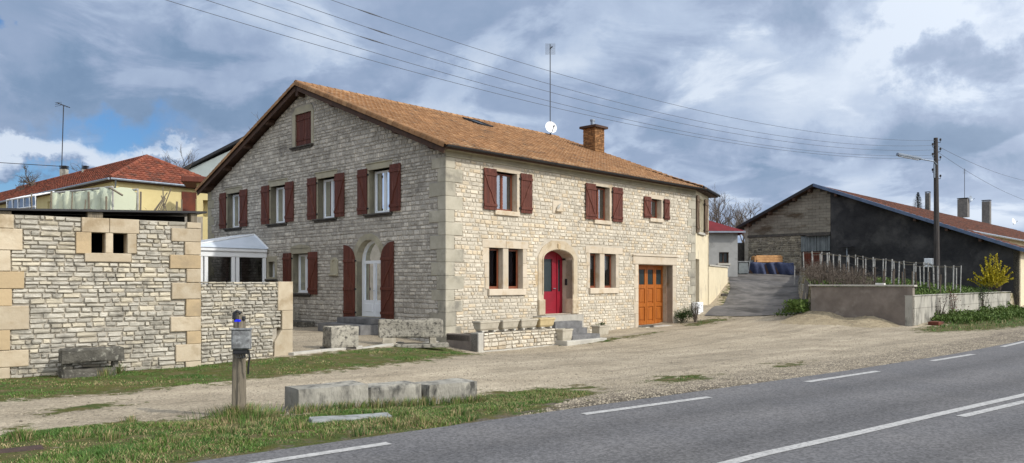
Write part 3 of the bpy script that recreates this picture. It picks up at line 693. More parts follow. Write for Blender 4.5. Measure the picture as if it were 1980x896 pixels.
# arched door surround with plinth blocks
m = MB(); x0, x1, z0, zs, zt = DOOR
inner = arch(x0, x1, z0, zs, zt, 14); outer = [(4.74, z0), (4.74, 2.75), (5.05, 3.12), (5.6, 3.34), (6.3, 3.34), (6.85, 3.12), (7.2, 2.75), (7.2, z0)]
ring = [(x0, z0)]+[(x0, zs)]+[p for p in reversed(inner[2:-1])]+[(x1, zs), (x1, z0)]
poly = [(4.76, 1.0), (4.76, 2.7), (5.02, 3.06), (5.55, 3.33), (6.4, 3.33), (6.92, 3.06), (7.18, 2.7), (7.18, 1.0), (x1, 1.0), (x1, zs)]+inner[3:-1]+[(x0, zs), (x0, 1.0)]
m.prism(FF, poly, (), -.32, .035, r=.4)
m.prism(FF, [(p[0]*1.0, p[1]) for p in ([(x1+.07, 1.2), (x1+.07, zs+.02)]+[((x0+x1)/2+(q[0]-(x0+x1)/2)*1.08, zs+(q[1]-zs)*1.12+.03) for q in inner[3:-1]]+[(x0-.07, zs+.02), (x0-.07, 1.2), (x0-.02, 1.2), (x0-.02, zs)]+[((x0+x1)/2+(q[0]-(x0+x1)/2)*1.02, zs+(q[1]-zs)*1.04+.01) for q in reversed(inner[3:-1])]+[(x1+.02, zs), (x1+.02, 1.2)])], (), .03, .065, r=.2)
for a0, a1 in ((4.74, x0+.06), (x1-.06, 7.2)): m.cr = qr(); m.bbox(FF, a0, a1, z0-.02, 1.0, -.3, .10, .03)
m.cr = .9; m.bbox(FF, 4.58, 4.74, 1.55, 2.1, -.2, .03, .01)
m.bbox(FF, 5.9, 6.05, 2.98, 3.22, .03, .10, .03)
for jx in (4.74, 7.2): pass
m.build('door_surround', 'ashlar', house)
m = MB()   # deep reveal linings
m.box(FF, x0-.02, x0, z0, zs, -.62, -.33); m.box(FF, x1, x1+.02, z0, zs, -.62, -.33, r=.2)
ip = inner[3:-1]
for i in range(len(ip)-1):
    (a, b), (c, d) = ip[i], ip[i+1]; m.add([FF.P(a, b, -.62), FF.P(c, d, -.62), FF.P(c, d, -.33), FF.P(a, b, -.33)], [(0, 1, 2, 3)], r=.2)
m.box(FF, x0-.1, x1+.1, z0-.1, z0-.001, -.62, -.0); m.build('opening_lining', 'ashlar_pale', house); m = MB()
for i, (b0, b1) in enumerate(((GAR[2], .3), (.3, .9), (.9, 1.5), (1.5, 2.05), (2.05, GAR[3]))): m.cr = i*.19; m.box(FF, GAR[1], GAR[1]+.02, b0+.004, b1-.004, -.6, -.33); m.box(FF, GAR[0]-.02, GAR[0], b0+.004, b1-.004, -.6, -.33)
m.box(FF, GAR[0], GAR[1], GAR[3], GAR[3]+.02, -.6, -.33)
m.build('opening_lining', 'ashlar', house)
# red door
d = MB(); xi0, xi1 = x0, x1
def dpane(m, p): return p
dl = [(xi0, z0), (xi1, z0), (xi1, zs)]+inner[3:-1]+[(xi0, zs)]
gl = rect(5.45, 6.22, 1.3, 2.62); g2 = rect(6.60, 6.74, 1.3, 2.6)
d.prism(FF, dl, [gl, g2], -.6, -.52)
d.box(FF, 5.08, 6.24, z0+.01, 2.62, -.52, -.5, 0) if False else None
d.box(FF, 6.50, 6.56, z0, 2.8, -.52, -.49)
for b in (.52, .9, 1.28): pass
d.bbox(FF, 5.45, 6.22, .55, 1.15, -.52, -.505, .01)
do = d.build('front_door', 'door_red', house)
MB().box(FF, 5.45, 6.22, 1.3, 2.62, -.58, -.56).box(FF, 6.6, 6.74, 1.3, 2.6, -.58, -.56).build('door_pane', 'door_glass', do)
h = MB(); h.tube([FF.P(6.38, 1.42, -.47), FF.P(6.24, 1.42, -.47)], .016); h.tube([FF.P(6.38, 1.42, -.52), FF.P(6.38, 1.42, -.46)], .02); h.build('handle', 'zinc', do)
MB().box(Fr(FF.P(x1-.001, 0, 0), Nn, -U), -.36, -.26, 1.55, 1.82, 0, .04).build('intercom', 'dark_metal', house)
# garage door
g = MB(); gx = [GAR[0]+.72*i for i in range(4)]+[GAR[1]]
g.box(FF, GAR[0], GAR[1], GAR[2], GAR[3], -.60, -.56, r=.5)
for i in range(4):
    a0, a1 = gx[i], gx[i+1]; w = .12
    g.box(FF, a0+.012, a0+w, GAR[2]+.03, GAR[3], -.56, -.52, r=.5); g.box(FF, a1-w, a1-.012, GAR[2]+.03, GAR[3], -.56, -.52, r=.5)
    for b0, b1 in ((GAR[2]+.03, GAR[2]+.18), (.52, .68), (1.38, 1.56), (2.28, 2.48)): g.box(FF, a0+w, a1-w, b0, b1, -.56, -.522, r=.5)
    for b0, b1 in ((-.1, .46), (.74, 1.32)): g.bbox(FF, a0+w+.05, a1-w-.05, b0, b1, -.56, -.53, .02, r=.5)
go = g.build('garage_door', 'door_orange', house)
p_ = MB()
for i in range(4): p_.box(FF, gx[i]+.14, gx[i+1]-.14, 1.57, 2.27, -.559, -.55)
p_.build('door_pane', 'door_glass', go)
m = MB(); m.cr = .2; m.bbox(FF, 11.16, 14.84, 2.5, 2.86, -.3, .045, .012); m.bbox(FF, 11.12, 14.9, 2.87, 2.93, -.1, .09, .01)
for i, (b0, b1) in enumerate(((-.5, .25), (.25, .8), (.8, 1.4), (1.4, 1.95), (1.95, 2.49))):
    e = .26+.1*(i % 2); m.cr = qr(); m.bbox(FF, GAR[0]-e, GAR[0], b0+.003, b1-.003, -.3, .034, .01); m.cr = qr(); m.bbox(FF, GAR[1], GAR[1]+e+.02, b0+.003, b1-.003, -.3, .034, .01)
m.build('garage_surround', 'ashlar_pale', house)
m = MB(); m.box(FF, GAR[0]-.05, GAR[1]+.1, -.5, GAR[2]+.0, -.6, .45); m.build('garage_threshold', 'concrete_cap', house)
# cornice under the eave
prof = [(0, 6.03), (.045, 6.03), (.05, 6.08), (.03, 6.09), (.03, 6.22), (.06, 6.24), (.11, 6.25), (.16, 6.29), (.24, 6.31), (.28, 6.36), (.34, 6.38), (.34, 6.44), (0, 6.44)]
m = MB(); n = 9
cuts = [i*16.6/n for i in range(n+1)]
for i in range(n):
    V = [FF.P(a, b, dd) for a in (cuts[i]+(0 if i else -.02), cuts[i+1]-.003) for dd, b in prof]; k = len(prof); m.cr = qr()
    m.add(V, [(j, (j+1) % k, k+(j+1) % k, k+j) for j in range(k)]+[tuple(range(k)), tuple(range(k, 2*k))])
m.build('cornice', 'ashlar_grey', house)
# windows
def window(fr, x0, x1, z0, z1, rec, mt, leaves=2, parent=house, curt=None, fw=.07, glass='glass', cm=None):
    m = MB(); g = MB(); d1 = -rec; d0 = d1-.06
    x = [x0+fw*.6+(x1-x0-fw*1.2)*i/leaves for i in range(leaves+1)]
    holes = [rect(x[i]+fw*.75, x[i+1]-fw*.75, z0+fw*1.35, z1-fw*1.2) for i in range(leaves)]
    m.prism(fr, rect(x0+fw*.35, x1-fw*.35, z0+fw*.4, z1-fw*.35), holes, d0, d1)
    for xx in (x0, x1-fw*.45): m.box(fr, xx, xx+fw*.45, z0, z1, d0-.01, d1-.02)
    m.box(fr, x0+fw*.5, x1-fw*.5, z0, z0+fw*.5, d0-.01, d1+.03)
    for i in range(leaves):
        a, b = x[i]+fw*.75, x[i+1]-fw*.75; g.box(fr, a-.005, b+.005, z0+fw*1.3, z1-fw*1.15, d1-.04, d1-.032)
    if leaves == 2: m.box(fr, (x[0]+x[2])/2-.012, (x[0]+x[2])/2+.012, z0+fw, z1-fw, d1, d1+.014)
    o = m.build('window', mt, parent); g.build('pane', glass, o)
    if curt:
        c = MB(); rg_ = random.Random(int(x0*100))
        for (ca, cb, zb, zt2, amp) in curt:
            n_ = max(6, int((cb-ca)/.03)); V = []
            for i in range(n_+1):
                a = ca+(cb-ca)*i/n_; dd = d0-.09-.02*math.sin(i*1.3)-rg_.uniform(0, .008)
                V += [fr.P(a, zb+amp*abs(math.sin(i*.9)), dd), fr.P(a, zt2, dd)]
            c.add(V, [(2*i, 2*i+2, 2*i+3, 2*i+1) for i in range(n_)])
        c.build('curtain', cm or ('lace' if curt[0][4] else 'curtain'), o)
    return o
window(FF, *FWIN[0], .22, 'frame_wood', 2, glass='glass_sky', curt=[(2.42, 3.5, 4.4, 5.7, 0)])
window(FF, *FWIN[1], .22, 'frame_wood', 2, glass='glass_sky', curt=[(8.4, 9.4, 4.4, 5.7, 0)])
window(FF, *FWIN[2], .22, 'frame_wood', 1, glass='glass_sky', curt=[(12.56, 13.45, 4.7, 5.5, 0)])
window(FF, *FLOW[0], .22, 'frame_wood', 1, glass='glass_red', curt=[(2.1, 2.8, 1.5, 2.9, 0)], cm='cloth_maroon'); window(FF, *FLOW[1], .22, 'frame_wood', 1, glass='glass_red', curt=[(3.13, 3.86, 1.5, 2.9, 0)], cm='cloth_maroon')
window(FF, *FLOW[2], .22, 'frame_wood', 1, glass='glass_dark', curt=[(8.06, 8.72, 2.22, 2.86, .05)]); window(FF, *FLOW[3], .22, 'frame_wood', 1, glass='glass_dark', curt=[(9.1, 9.85, 2.2, 2.86, .05)])
# shutters
def shutter(fr, x0, x1, z0, z1, outer, mt='wood_red', parent=house, curve=0, d=.05, nb=2):
    m = MB(); w = x1-x0; nbd = max(3, int(w/.11))
    for i in range(nbd):
        a0 = x0+w*i/nbd; a1 = x0+w*(i+1)/nbd; m.cr = qr()
        def top(a): 
            if not curve: return z1
            t = (a-x0)/w if outer < 0 else (x1-a)/w     # 0 at outer edge
            return z1-curve*(1-math.sqrt(max(0, 1-t*t*.98)))
        m.prism(fr, [(a0+.003, z0+qr()*.01), (a1-.003, z0+qr()*.01), (a1-.003, top(a1)), ((a0+a1)/2, top((a0+a1)/2)), (a0+.003, top(a0))], (), d, d+.035)
    hb = [z0+(z1-z0-curve)*.12, z1-curve-(z1-z0-curve)*(.14 if not curve else .04)] if nb == 2 else [z0+.22, (z0+z1-curve)/2, z1-curve-.02]
    for b in hb: m.cr = .4; m.bbox(fr, x0-.005, x1+.005, b-.055, b+.055, d+.035, d+.065, .01)
    for i in range(len(hb)-1):
        b0, b1 = hb[i]+.06, hb[i+1]-.06
        pts = []
        for k in range(9):
            t = k/8; a = (x0+.06+(x1-x0-.12)*t) if outer < 0 else (x1-.06-(x1-x0-.12)*t); pts.append((a, b1+(b0-b1)*t, .018*math.sin(t*math.pi*4)))
        for k in range(8):
            (a, b, s), (c, e, s2) = pts[k], pts[k+1]; a += s; c += s2; hw = .04
            m.prism(fr, [(a-hw, b), (a+hw, b), (c+hw, e), (c-hw, e)], (), d+.035, d+.058)
    o = m.build('shutter', mt, parent)
    hx = x1 if outer < 0 else x0
    for b in hb: MB().box(fr, hx-.05, hx+.05, b-.03, b+.03, .02, d+.03).build('hinge', 'dark_metal', o)
    return o
for w, sl_, sr in ((FWIN[0], 1.76, 4.35), (FWIN[1], 7.69, 10.3), (FWIN[2], 11.98, 14.12)):
    shutter(FF, sl_, w[0]-.0, w[2]-.02, w[3]+.06, -1, d=.06); shutter(FF, w[1]+.16, sr, w[2]-.02, w[3]+.06, 1, d=.06)
# relief plaque with a small bird figure
m = MB(); m.bbox(FF, 5.64, 6.26, 4.43, 4.92, -.02, .03, .015); m.bbox(FF, 5.78, 6.16, 4.5, 4.57, .03, .13, .01)
pl = m.build('wall_plaque', 'ashlar_pale', house)
m = MB(); m.tube([FF.P(5.83, 4.60, .09), FF.P(5.87, 4.66, .09), FF.P(5.94, 4.72, .09), FF.P(6.0, 4.79, .09), FF.P(6.06, 4.84, .09)], [.012, .045, .05, .028, .018], 8); m.tube([FF.P(5.93, 4.58, .09), FF.P(5.94, 4.7, .09)], .012, 5); m.build('bird_figure', 'concrete_cap', pl, smooth=True)
# ---- gable wall
mb = MB(); gout = [(0, -.9), (HW, -.9), (HW, 6.12), (HW/2, 9.85), (0, 6.12)]
mb.prism(GF, gout, [rect(*w) for w in GWIN]+[rect(*GLOW), rect(*GSM), rect(*ATT), arch(*GD)], -.4, 0, 0, side_mi=1)
gb = []
for x0, x1, z0, z1 in GWIN: gb += [(x0-.0, x1+.0, z0, z1), (x0-.1, x1+.15, z1, z1+.24), (x0-.12, x1+.28, z0-.14, z0), (x0-.13, x1+.13, z0, z1)]
gb += [(GLOW[0]-.2, GLOW[1]+.12, GLOW[2]-.16, GLOW[3]), (GLOW[0]-.2, GLOW[1]+.16, GLOW[3], 3.24), (11.3, 12.35, 1.78, 2.86), (3.42, 5.5, -.9, 3.1), (3.75, 5.15, 3.05, 3.58), (8.3, 10.1, 7.36, 9.2), (6.5, 7.06, 1.95, 2.72)]
def gtop(z): 
    if z < 6.1: return (0, HW)
    k = (z-6.12)/(9.85-6.12)*HW/2; return (k+.02, HW-k-.02)
masonry(mb, GF, 0, HW, -.5, 9.8, (.10, .20), (.11, .36), gb, top=gtop, seed=23, mi=2, depth=.028, rough=.1, gap=.013, ends=lambda z: (qend(z, 3)+.01 if z < 6 else .02, HW-(.35+.3*(int(z/.42) % 2))))
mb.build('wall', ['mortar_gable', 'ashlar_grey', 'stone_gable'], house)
m = MB(); z = -.5; k = 0
while z < 5.9: 
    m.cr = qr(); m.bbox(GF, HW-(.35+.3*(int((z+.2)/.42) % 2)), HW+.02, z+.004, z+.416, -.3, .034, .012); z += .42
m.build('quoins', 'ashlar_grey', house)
for i, (x0, x1, z0, z1) in enumerate(GWIN):
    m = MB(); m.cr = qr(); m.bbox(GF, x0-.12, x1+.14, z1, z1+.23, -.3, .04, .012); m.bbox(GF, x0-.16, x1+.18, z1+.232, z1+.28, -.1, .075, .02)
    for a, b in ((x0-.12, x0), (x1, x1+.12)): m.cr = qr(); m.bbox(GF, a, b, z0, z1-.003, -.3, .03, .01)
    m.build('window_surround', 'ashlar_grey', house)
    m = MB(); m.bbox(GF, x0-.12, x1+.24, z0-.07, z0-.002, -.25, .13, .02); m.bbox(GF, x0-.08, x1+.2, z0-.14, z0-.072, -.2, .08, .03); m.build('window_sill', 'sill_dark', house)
    window(GF, x0, x1, z0, z1, .26, 'white_paint', 2, glass='glass', curt=[(x0+.05, x1-.05, z0+.1, z1-.06, 0)], fw=.085)
for (x0, x1), (a, b) in (((14.7, 16.05), (13.96, 16.74)), ((10.55, 11.9), (9.84, 12.61)), ((6.72, 8.03), (6.02, 8.72)), ((3.1, 4.46), (2.43, 5.11))):
    shutter(GF, a, x0-.03, 4.3, 6.05, -1); shutter(GF, x1+.03, b, 4.3, 6.05, 1)
shutter(GF, GLOW[1]+.03, 10.7, 1.22, 2.95, 1); shutter(GF, 7.97, GLOW[0]-.05, 1.16, 2.95, -1)
m = MB(); m.cr = .3; m.bbox(GF, GLOW[0]-.16, GLOW[1]+.14, 2.9, 3.13, -.3, .04, .012); m.prism(GF, [(8.56, 3.135), (10.14, 3.135), (9.9, 3.24), (9.35, 3.3), (8.8, 3.24)], (), -.1, .06)
for a, b in ((GLOW[0]-.12, GLOW[0]), (GLOW[1], GLOW[1]+.12)): m.cr = qr(); m.bbox(GF, a, b, 1.22, 2.897, -.3, .03, .01)
m.build('window_surround', 'ashlar_grey', house)
MB().bbox(GF, 8.5, 10.15, 1.13, 1.218, -.25, .13, .02).bbox(GF, 8.6, 10.1, 1.05, 1.128, -.25, .08, .02).build('window_sill', 'sill_dark', house)
window(GF, *GLOW, .26, 'white_paint', 2, curt=[(8.8, 9.95, 1.3, 2.85, 0)], fw=.085)
m = MB(); m.prism(GF, rect(11.32, 12.32, 1.8, 2.84), [rect(*GSM)], -.2, .03); m.build('window_surround', 'ashlar_grey', house)
MB().bbox(GF, 11.25, 12.5, 1.74, 1.82, -.1, .16, .03).bbox(GF, 11.35, 12.4, 1.66, 1.738, -.1, .10, .03).build('window_sill', 'sill_dark', house)
window(GF, *GSM, .2, 'white_paint', 1, fw=.07)
# attic shutters, closed
m = MB()
for i in range(10):
    a0 = ATT[0]+(ATT[1]-ATT[0])*i/10; m.cr = qr(); m.box(GF, a0+.004, a0+(ATT[1]-ATT[0])/10-.004-(.012 if i == 4 else 0), ATT[2], ATT[3], -.08, -.04)
for h_ in (7.75, 8.62): m.box(GF, ATT[0]-.02, 9.1, h_, h_+.07, -.04, -.015, r=.3); m.box(GF, 9.17, ATT[1]+.02, h_, h_+.07, -.04, -.015, r=.3)
m.build('shutter', 'wood_red', house)
m = MB(); m.prism(GF, [(8.32, 7.5), (10.0, 7.5), (10.0, 8.9), (9.75, 9.2), (8.5, 9.2), (8.32, 8.9)], [rect(*ATT)], -.3, .03); m.build('window_surround', 'ashlar_grey', house)
MB().bbox(GF, 8.3, 10.12, 7.44, 7.5, -.2, .14, .02).bbox(GF, 8.42, 10.0, 7.35, 7.438, -.2, .08, .02).build('window_sill', 'sill_dark', house)
# round arched glazed door on the gable
x0, x1, z0, zs, zt = GD; ia = arch(x0, x1, z0, zs, zt, 16)
m = MB(); cc = (x0+x1)/2
N_ = 9
for i in range(N_):
    a0 = math.pi*i/N_; a1 = math.pi*(i+1)/N_; P_ = []
    for a, rr in ((a0, 1), (a1, 1), (a1, 1.3), (a0, 1.3)): P_.append((cc+(x1-x0)/2*rr*math.cos(a), zs+(zt-zs)*rr*math.sin(a)))
    m.cr = qr(); m.prism(GF, P_, (), -.3, .035+.004*(i % 2))
for i in range(4):
    for a, b in ((x0-.2-.06*(i % 2), x0), (x1, x1+.2+.06*(i % 2))): m.cr = qr(); m.bbox(GF, a, b, z0+i*.5375+.003, z0+(i+1)*.5375-.003, -.3, .034, .01)
m.build('door_surround', 'ashlar_grey', house)
m = MB(); fo = arch(x0, x1, z0, zs, zt, 16)
cx_ = cc
def garc(k, ins): return [(cc+(x1-x0-ins*2)/2*math.cos(math.pi*i/k), zs+.02+(zt-zs-ins)*math.sin(math.pi*i/k)) for i in range(k+1)]
m.prism(GF, fo, [garc(14, .13), rect(x0+.17, cc-.07, .98, zs-.1), rect(cc+.07, x1-.17, .98, zs-.1)], -.33, -.25)
m.box(GF, cc-.03, cc+.03, z0+.02, zs-.05, -.25, -.232); 
for a, b in ((x0+.2, cc-.12), (cc+.12, x1-.2)): m.bbox(GF, a, b, .52, .86, -.25, -.235, .015)
gdo = m.build('glazed_door', 'white_paint', house)
g = MB(); g.prism(GF, garc(14, .12), (), -.3, -.29); g.box(GF, x0+.16, cc-.06, .97, zs-.09, -.3, -.29); g.box(GF, cc+.06, x1-.16, .97, zs-.09, -.3, -.29); g.build('pane', 'glass', gdo)
MB().tube([GF.P(cc+.05, 1.35, -.2), GF.P(cc-.06, 1.35, -.2)], .012).build('handle', 'zinc', gdo)
c = MB(); 
V = []
for i in range(40): V += [GF.P(cc+.06+i*.017, .9, -.42-.02*math.sin(i*1.2)), GF.P(cc+.06+i*.017, 2.4, -.42-.02*math.sin(i*1.2))]
c.add(V, [(2*i, 2*i+2, 2*i+3, 2*i+1) for i in range(39)]); c.build('curtain', 'curtain', gdo)
shutter(GF, 2.83, x0-.04, .3, 3.2, -1, curve=.62, nb=3); shutter(GF, x1+.04, 6.05, .28, 3.16, 1, curve=.62, nb=3)
# wall niche
m = MB(); m.prism(GF, [(6.52, 2.02), (7.04, 2.02), (7.04, 2.55), (6.9, 2.68), (6.66, 2.68), (6.52, 2.55)], [[(6.64, 2.12), (6.92, 2.12), (6.92, 2.5), (6.84, 2.58), (6.72, 2.58), (6.64, 2.5)]], -.02, .05); m.bbox(GF, 6.5, 7.06, 1.94, 2.02, -.02, .12, .02); m.box(GF, 6.64, 6.92, 2.1, 2.6, .0, .015); m.build('wall_niche', 'ashlar_grey', house)
# other two walls and a floor so that the inside is dark
BK = Fr(C0+Vd*HW, U, Vd); m = MB(); m.box(BK, 0, HL, -.9, 6.1, -.3, 0); m.build('wall', 'mortar_gable', house)
FR = Fr(C0+U*HL, Vd, U); m = MB(); m.prism(FR, [(.0, -.9), (HW, -.9), (HW, 6.1), (HW/2, 9.8), (.0, 6.1)], (), -.3, 0); m.build('wall', 'mortar_gable', house)
m = MB(); m.box(Fr(C0, U, Vd), .45, HL-.35, .1, .25, .85, HW-.4); m.box(Fr(C0, U, Vd), .35, HL-.35, 3.55, 3.7, .4, HW-.4); m.build('floor', 'wood_brown', house)
# ---- roof
OV = .45; T0, T1 = -.42, HL+.32
run = HW/2+OV; rise = RZ-EZ; SLn = math.hypot(run, rise); ca, sa = run/SLn, rise/SLn
def RP(a, l, h): return C0+U*(T0+a)+Nn*OV+Vd*(l*ca-h*sa)+Vector((0, 0, EZ+l*sa+h*ca))
def LP(a, l, h): return C0+U*(T0+a)+Vd*(HW+OV-l*ca+h*sa)+Vector((0, 0, EZ+l*sa+h*ca))
def slab(P, W, L, h0, h1, name, mt, parent):
    m = MB(); V = [P(a, l, h) for a in (0, W) for l in (0, L) for h in (h0, h1)]
    m.add(V, [(0, 1, 3, 2), (4, 6, 7, 5), (0, 4, 5, 1), (2, 3, 7, 6), (0, 2, 6, 4), (1, 5, 7, 3)]); return m.build(name, mt, parent)
W_ = T1-T0
slab(RP, W_, SLn, -.14, -.03, 'roof_deck', 'wood_brown', house); slab(LP, W_, SLn, -.14, -.03, 'roof_deck', 'wood_brown', house)
m = MB(); tiles(m, RP, W_, SLn-.05, .215, .34, seed=5, bow=.035, lift=.04); tiles(m, LP, W_, SLn-.05, .215, .34, seed=6, bow=.035, lift=.04)
m.build('roof', 'tile_orange', house)
m = MB()
for j in range(int(SLn/.34)):      # verge tiles
    for Pf in (RP, LP):
        l = j*.34; m.cr = qr(); pts = []
        V = []
        for ll, sc_ in ((l-.02, 1.12), (l+.36, .96)):
            for q in range(7):
                a = math.pi*(q/6); V.append(Pf(.04-.10*math.cos(a)*sc_, ll, .02+.085*math.sin(a)*sc_))
            V.append(Pf(-.07*sc_, ll, -.10)); 
        m.add(V, [(q, q+1, 8+q+1, 8+q) for q in range(6)]+[(0, 7, 15, 8), tuple(range(7))])
m.build('verge_tiles', 'tile_orange', house)
m = MB()
for j in range(int(W_/.38)):       # ridge tiles
    t = T0+j*.38; m.cr = qr(); V = []
    for tt, sc_ in ((t-.02, 1.1), (t+.40, .95)):
        for q in range(9):
            a = math.pi*q/8; V.append(C0+U*tt+Vd*(HW/2-.15*math.cos(a)*sc_)+Vector((0, 0, RZ-.03+.13*math.sin(a)*sc_)))
    m.add(V, [(q, q+1, 9+q+1, 9+q) for q in range(8)]+[tuple(range(9))])
m.build('ridge_tiles', 'tile_orange', house)
m = MB()
for Pf in (RP, LP):
    V = [Pf(a, l, h) for a in (.0, .035) for l in (0, SLn) for h in (-.30, -.03)]
    m.add(V, [(0, 1, 3, 2), (4, 6, 7, 5), (0, 4, 5, 1), (2, 3, 7, 6), (0, 2, 6, 4), (1, 5, 7, 3)])
m.build('barge_board', 'wood_brown', house)
for Pf in (RP, LP):
    for l in (.75, 2.9, 5.1, 7.3):
        m = MB(); V = [Pf(a, l+dl, h) for a in (.04, .75) for dl in (0, .17) for h in (-.36, -.14)]
        m.add(V, [(0, 1, 3, 2), (4, 6, 7, 5), (0, 4, 5, 1), (2, 3, 7, 6), (0, 2, 6, 4), (1, 5, 7, 3)]); m.build('purlin', 'wood_brown', house)
m = MB(); m.box(Fr(C0+Vd*HW/2, U, Vd), T0+.04, .2, RZ-.55, RZ-.2, -.09, .09); m.build('purlin', 'wood_brown', house)
m = MB()                            # gutter
V = []
for i, t in enumerate((T0+.02, T1)):
    for q in range(9): a = math.pi*(1+q/8); V.append(C0+U*t+Nn*(OV+.045-.075*math.cos(a)*-1)+Vector((0, 0, EZ-.005+.075*math.sin(a))))
V2 = [v+(C0+Nn*(OV+.045)+Vector((0, 0, EZ))-v)*0 for v in V]
m.add(V, [(q, q+1, 9+q+1, 9+q) for q in range(8)]+[tuple(range(9)), tuple(range(9, 18))])
m.build('gutter', 'dark_metal', house)
def roofhit(px, py, Pf=RP, O=None):
    n_ = (Pf(1, 0, 0)-Pf(0, 0, 0)).cross(Pf(0, 1, 0)-Pf(0, 0, 0)).normalized(); o = Vector((0, 0, EYE)); d = Vector(((px-CX)/FPX, 1, (HY-py)/FPX))
    t = (Pf(0, 0, 0)-o).dot(n_)/d.dot(n_); return o+d*t
def plan_tl(p): q = p-RP(0, 0, 0); return q.dot(U), q.dot(RP(0, 1, 0)-RP(0, 0, 0))
# skylight
a0, l0 = plan_tl(roofhit(880, 226)); a1, l1 = plan_tl(roofhit(916, 236))
m = MB(); aa = (a0+a1)/2
for (A0, A1, L0, L1) in ((aa-.45, aa-.38, 7.9, 9.2), (aa+.38, aa+.45, 7.9, 9.2), (aa-.45, aa+.45, 7.85, 7.95), (aa-.45, aa+.45, 9.12, 9.22)):
    V = [RP(a, l, h) for a in (A0, A1) for l in (L0, L1) for h in (-.02, .13)]; m.add(V, [(0, 1, 3, 2), (4, 6, 7, 5), (0, 4, 5, 1), (2, 3, 7, 6), (0, 2, 6, 4), (1, 5, 7, 3)])
sk = m.build('skylight', 'dark_metal', house); m = MB(); m.add([RP(aa-.4, 7.9, .10), RP(aa+.4, 7.9, .10), RP(aa+.4, 9.15, .10), RP(aa-.4, 9.15, .10)], [(0, 1, 2, 3)]); m.build('pane', 'door_glass', sk)
# chimney
p = roofhit(1148, 293); ch = Fr((p.x, p.y, 0), U, Nn); s_ = p.y/FPX
zt_ = EYE+(HY-250)*s_; zb = p.z-.9; wch = .42
m = MB(); crg = random.Random(9); m.box(ch, -wch+.02, wch-.02, zb, zt_, -wch+.02, wch-.02, 1)
b = zb
while b < zt_-.03:
    h = crg.uniform(.055, .09); h = min(h, zt_-b)
    for frc in (Fr(ch.P(0, 0, 0), U, Nn), Fr(ch.P(0, 0, 0), Vd, -U)):
        a = -wch
        while a < wch-.03:
            l = min(crg.uniform(.12, .3), wch-a); stone(m, frc, a+.004, a+l-.004, b+.004, b+h-.004, wch-.02, .02, .05, crg, 0); a += l
    b += h
cho = m.build('chimney', ['brick', 'brick_dark'], house)
MB().bbox(Fr(ch.P(0, 0, 0), U, Vector((0, 0, 1)), Vd), -.56, .56, -.56, .56, zt_, zt_+.13, .02).build('chimney_cap', 'wood_brown', cho)
MB().lathe(ch.P(-.1, zt_+.12, 0), [(.11, 0), (.11, .28), (.14, .3), (.14, .38), (.02, .42)], 14).build('flue', 'zinc', cho)
# roof aerial and satellite dish stand on the ridge
p = C0+U*16.0+Vd*HW/2; rr_ = p.y/FPX
er = thing('television_antenna', (p.x, p.y, RZ), 'tall thin purple grey mast antenna with square grid panel on the stone house ridge', 'antenna')
ztop = EYE+(HY-86)*rr_; m = MB(); m.tube([(p.x, p.y, RZ-.1), (p.x, p.y, ztop)], .028, 6); m.build('mast', 'dark_metal', er)
m = MB(); F2 = Fr((p.x, p.y, 0), (1, 0, 0), (0, -1, 0))
for i in range(13): m.tube([F2.P(-.28+i*.0467, ztop-.62, .12), F2.P(-.28+i*.0467, ztop, .12)], .005, 4)
for i in range(13): m.tube([F2.P(-.28, ztop-.62+i*.0517, .12), F2.P(.28, ztop-.62+i*.0517, .12)], .005, 4)
m.build('grid_panel', 'zinc', er)
m = MB(); m.tube([F2.P(0, ztop-.25, .02), F2.P(.08, ztop-.35, .7)], .035, 6); m.build('receiver_arm', 'dark_metal', er)
dish = thing('satellite_dish', (p.x, p.y, RZ), 'round white satellite dish at the foot of the mast on the stone house ridge', 'satellite dish')
def mkdish(root, c, r, face, mt='white_paint'):
    f = Vector(face).normalized(); x = f.cross(Vector((0, 0, 1))).normalized(); y = x.cross(f); m = MB(); V = []; K = 20
    for i in range(6):
        q = i/5; 
        for j in range(K): a = 2*math.pi*j/K; V.append(Vector(c)+(x*math.cos(a)+y*math.sin(a))*r*q+f*(.18*r*q*q-.1*r))
    m.add(V, [(i*K+j, i*K+(j+1) % K, (i+1)*K+(j+1) % K, (i+1)*K+j) for i in range(5) for j in range(K)]); m.build('reflector', mt, root, smooth=True)
    m = MB(); e = Vector(c)+f*r*1.0-y*r*.3; m.tube([Vector(c)-y*r*.95, e], .02, 5); m.tube([e-f*.03, e+f*.09], .04, 6); m.build('receiver_arm', 'dark_metal', root)
    m = MB(); m.tube([Vector(c)-f*.05, Vector(c)-f*.05-Vector((0, 0, r*1.15))], .03, 6); m.build('mount', 'dark_metal', root)
mkdish(dish, (p.x+.03, p.y-.35, EYE+(HY-249)*rr_), .36, (.35, -.9, .25))

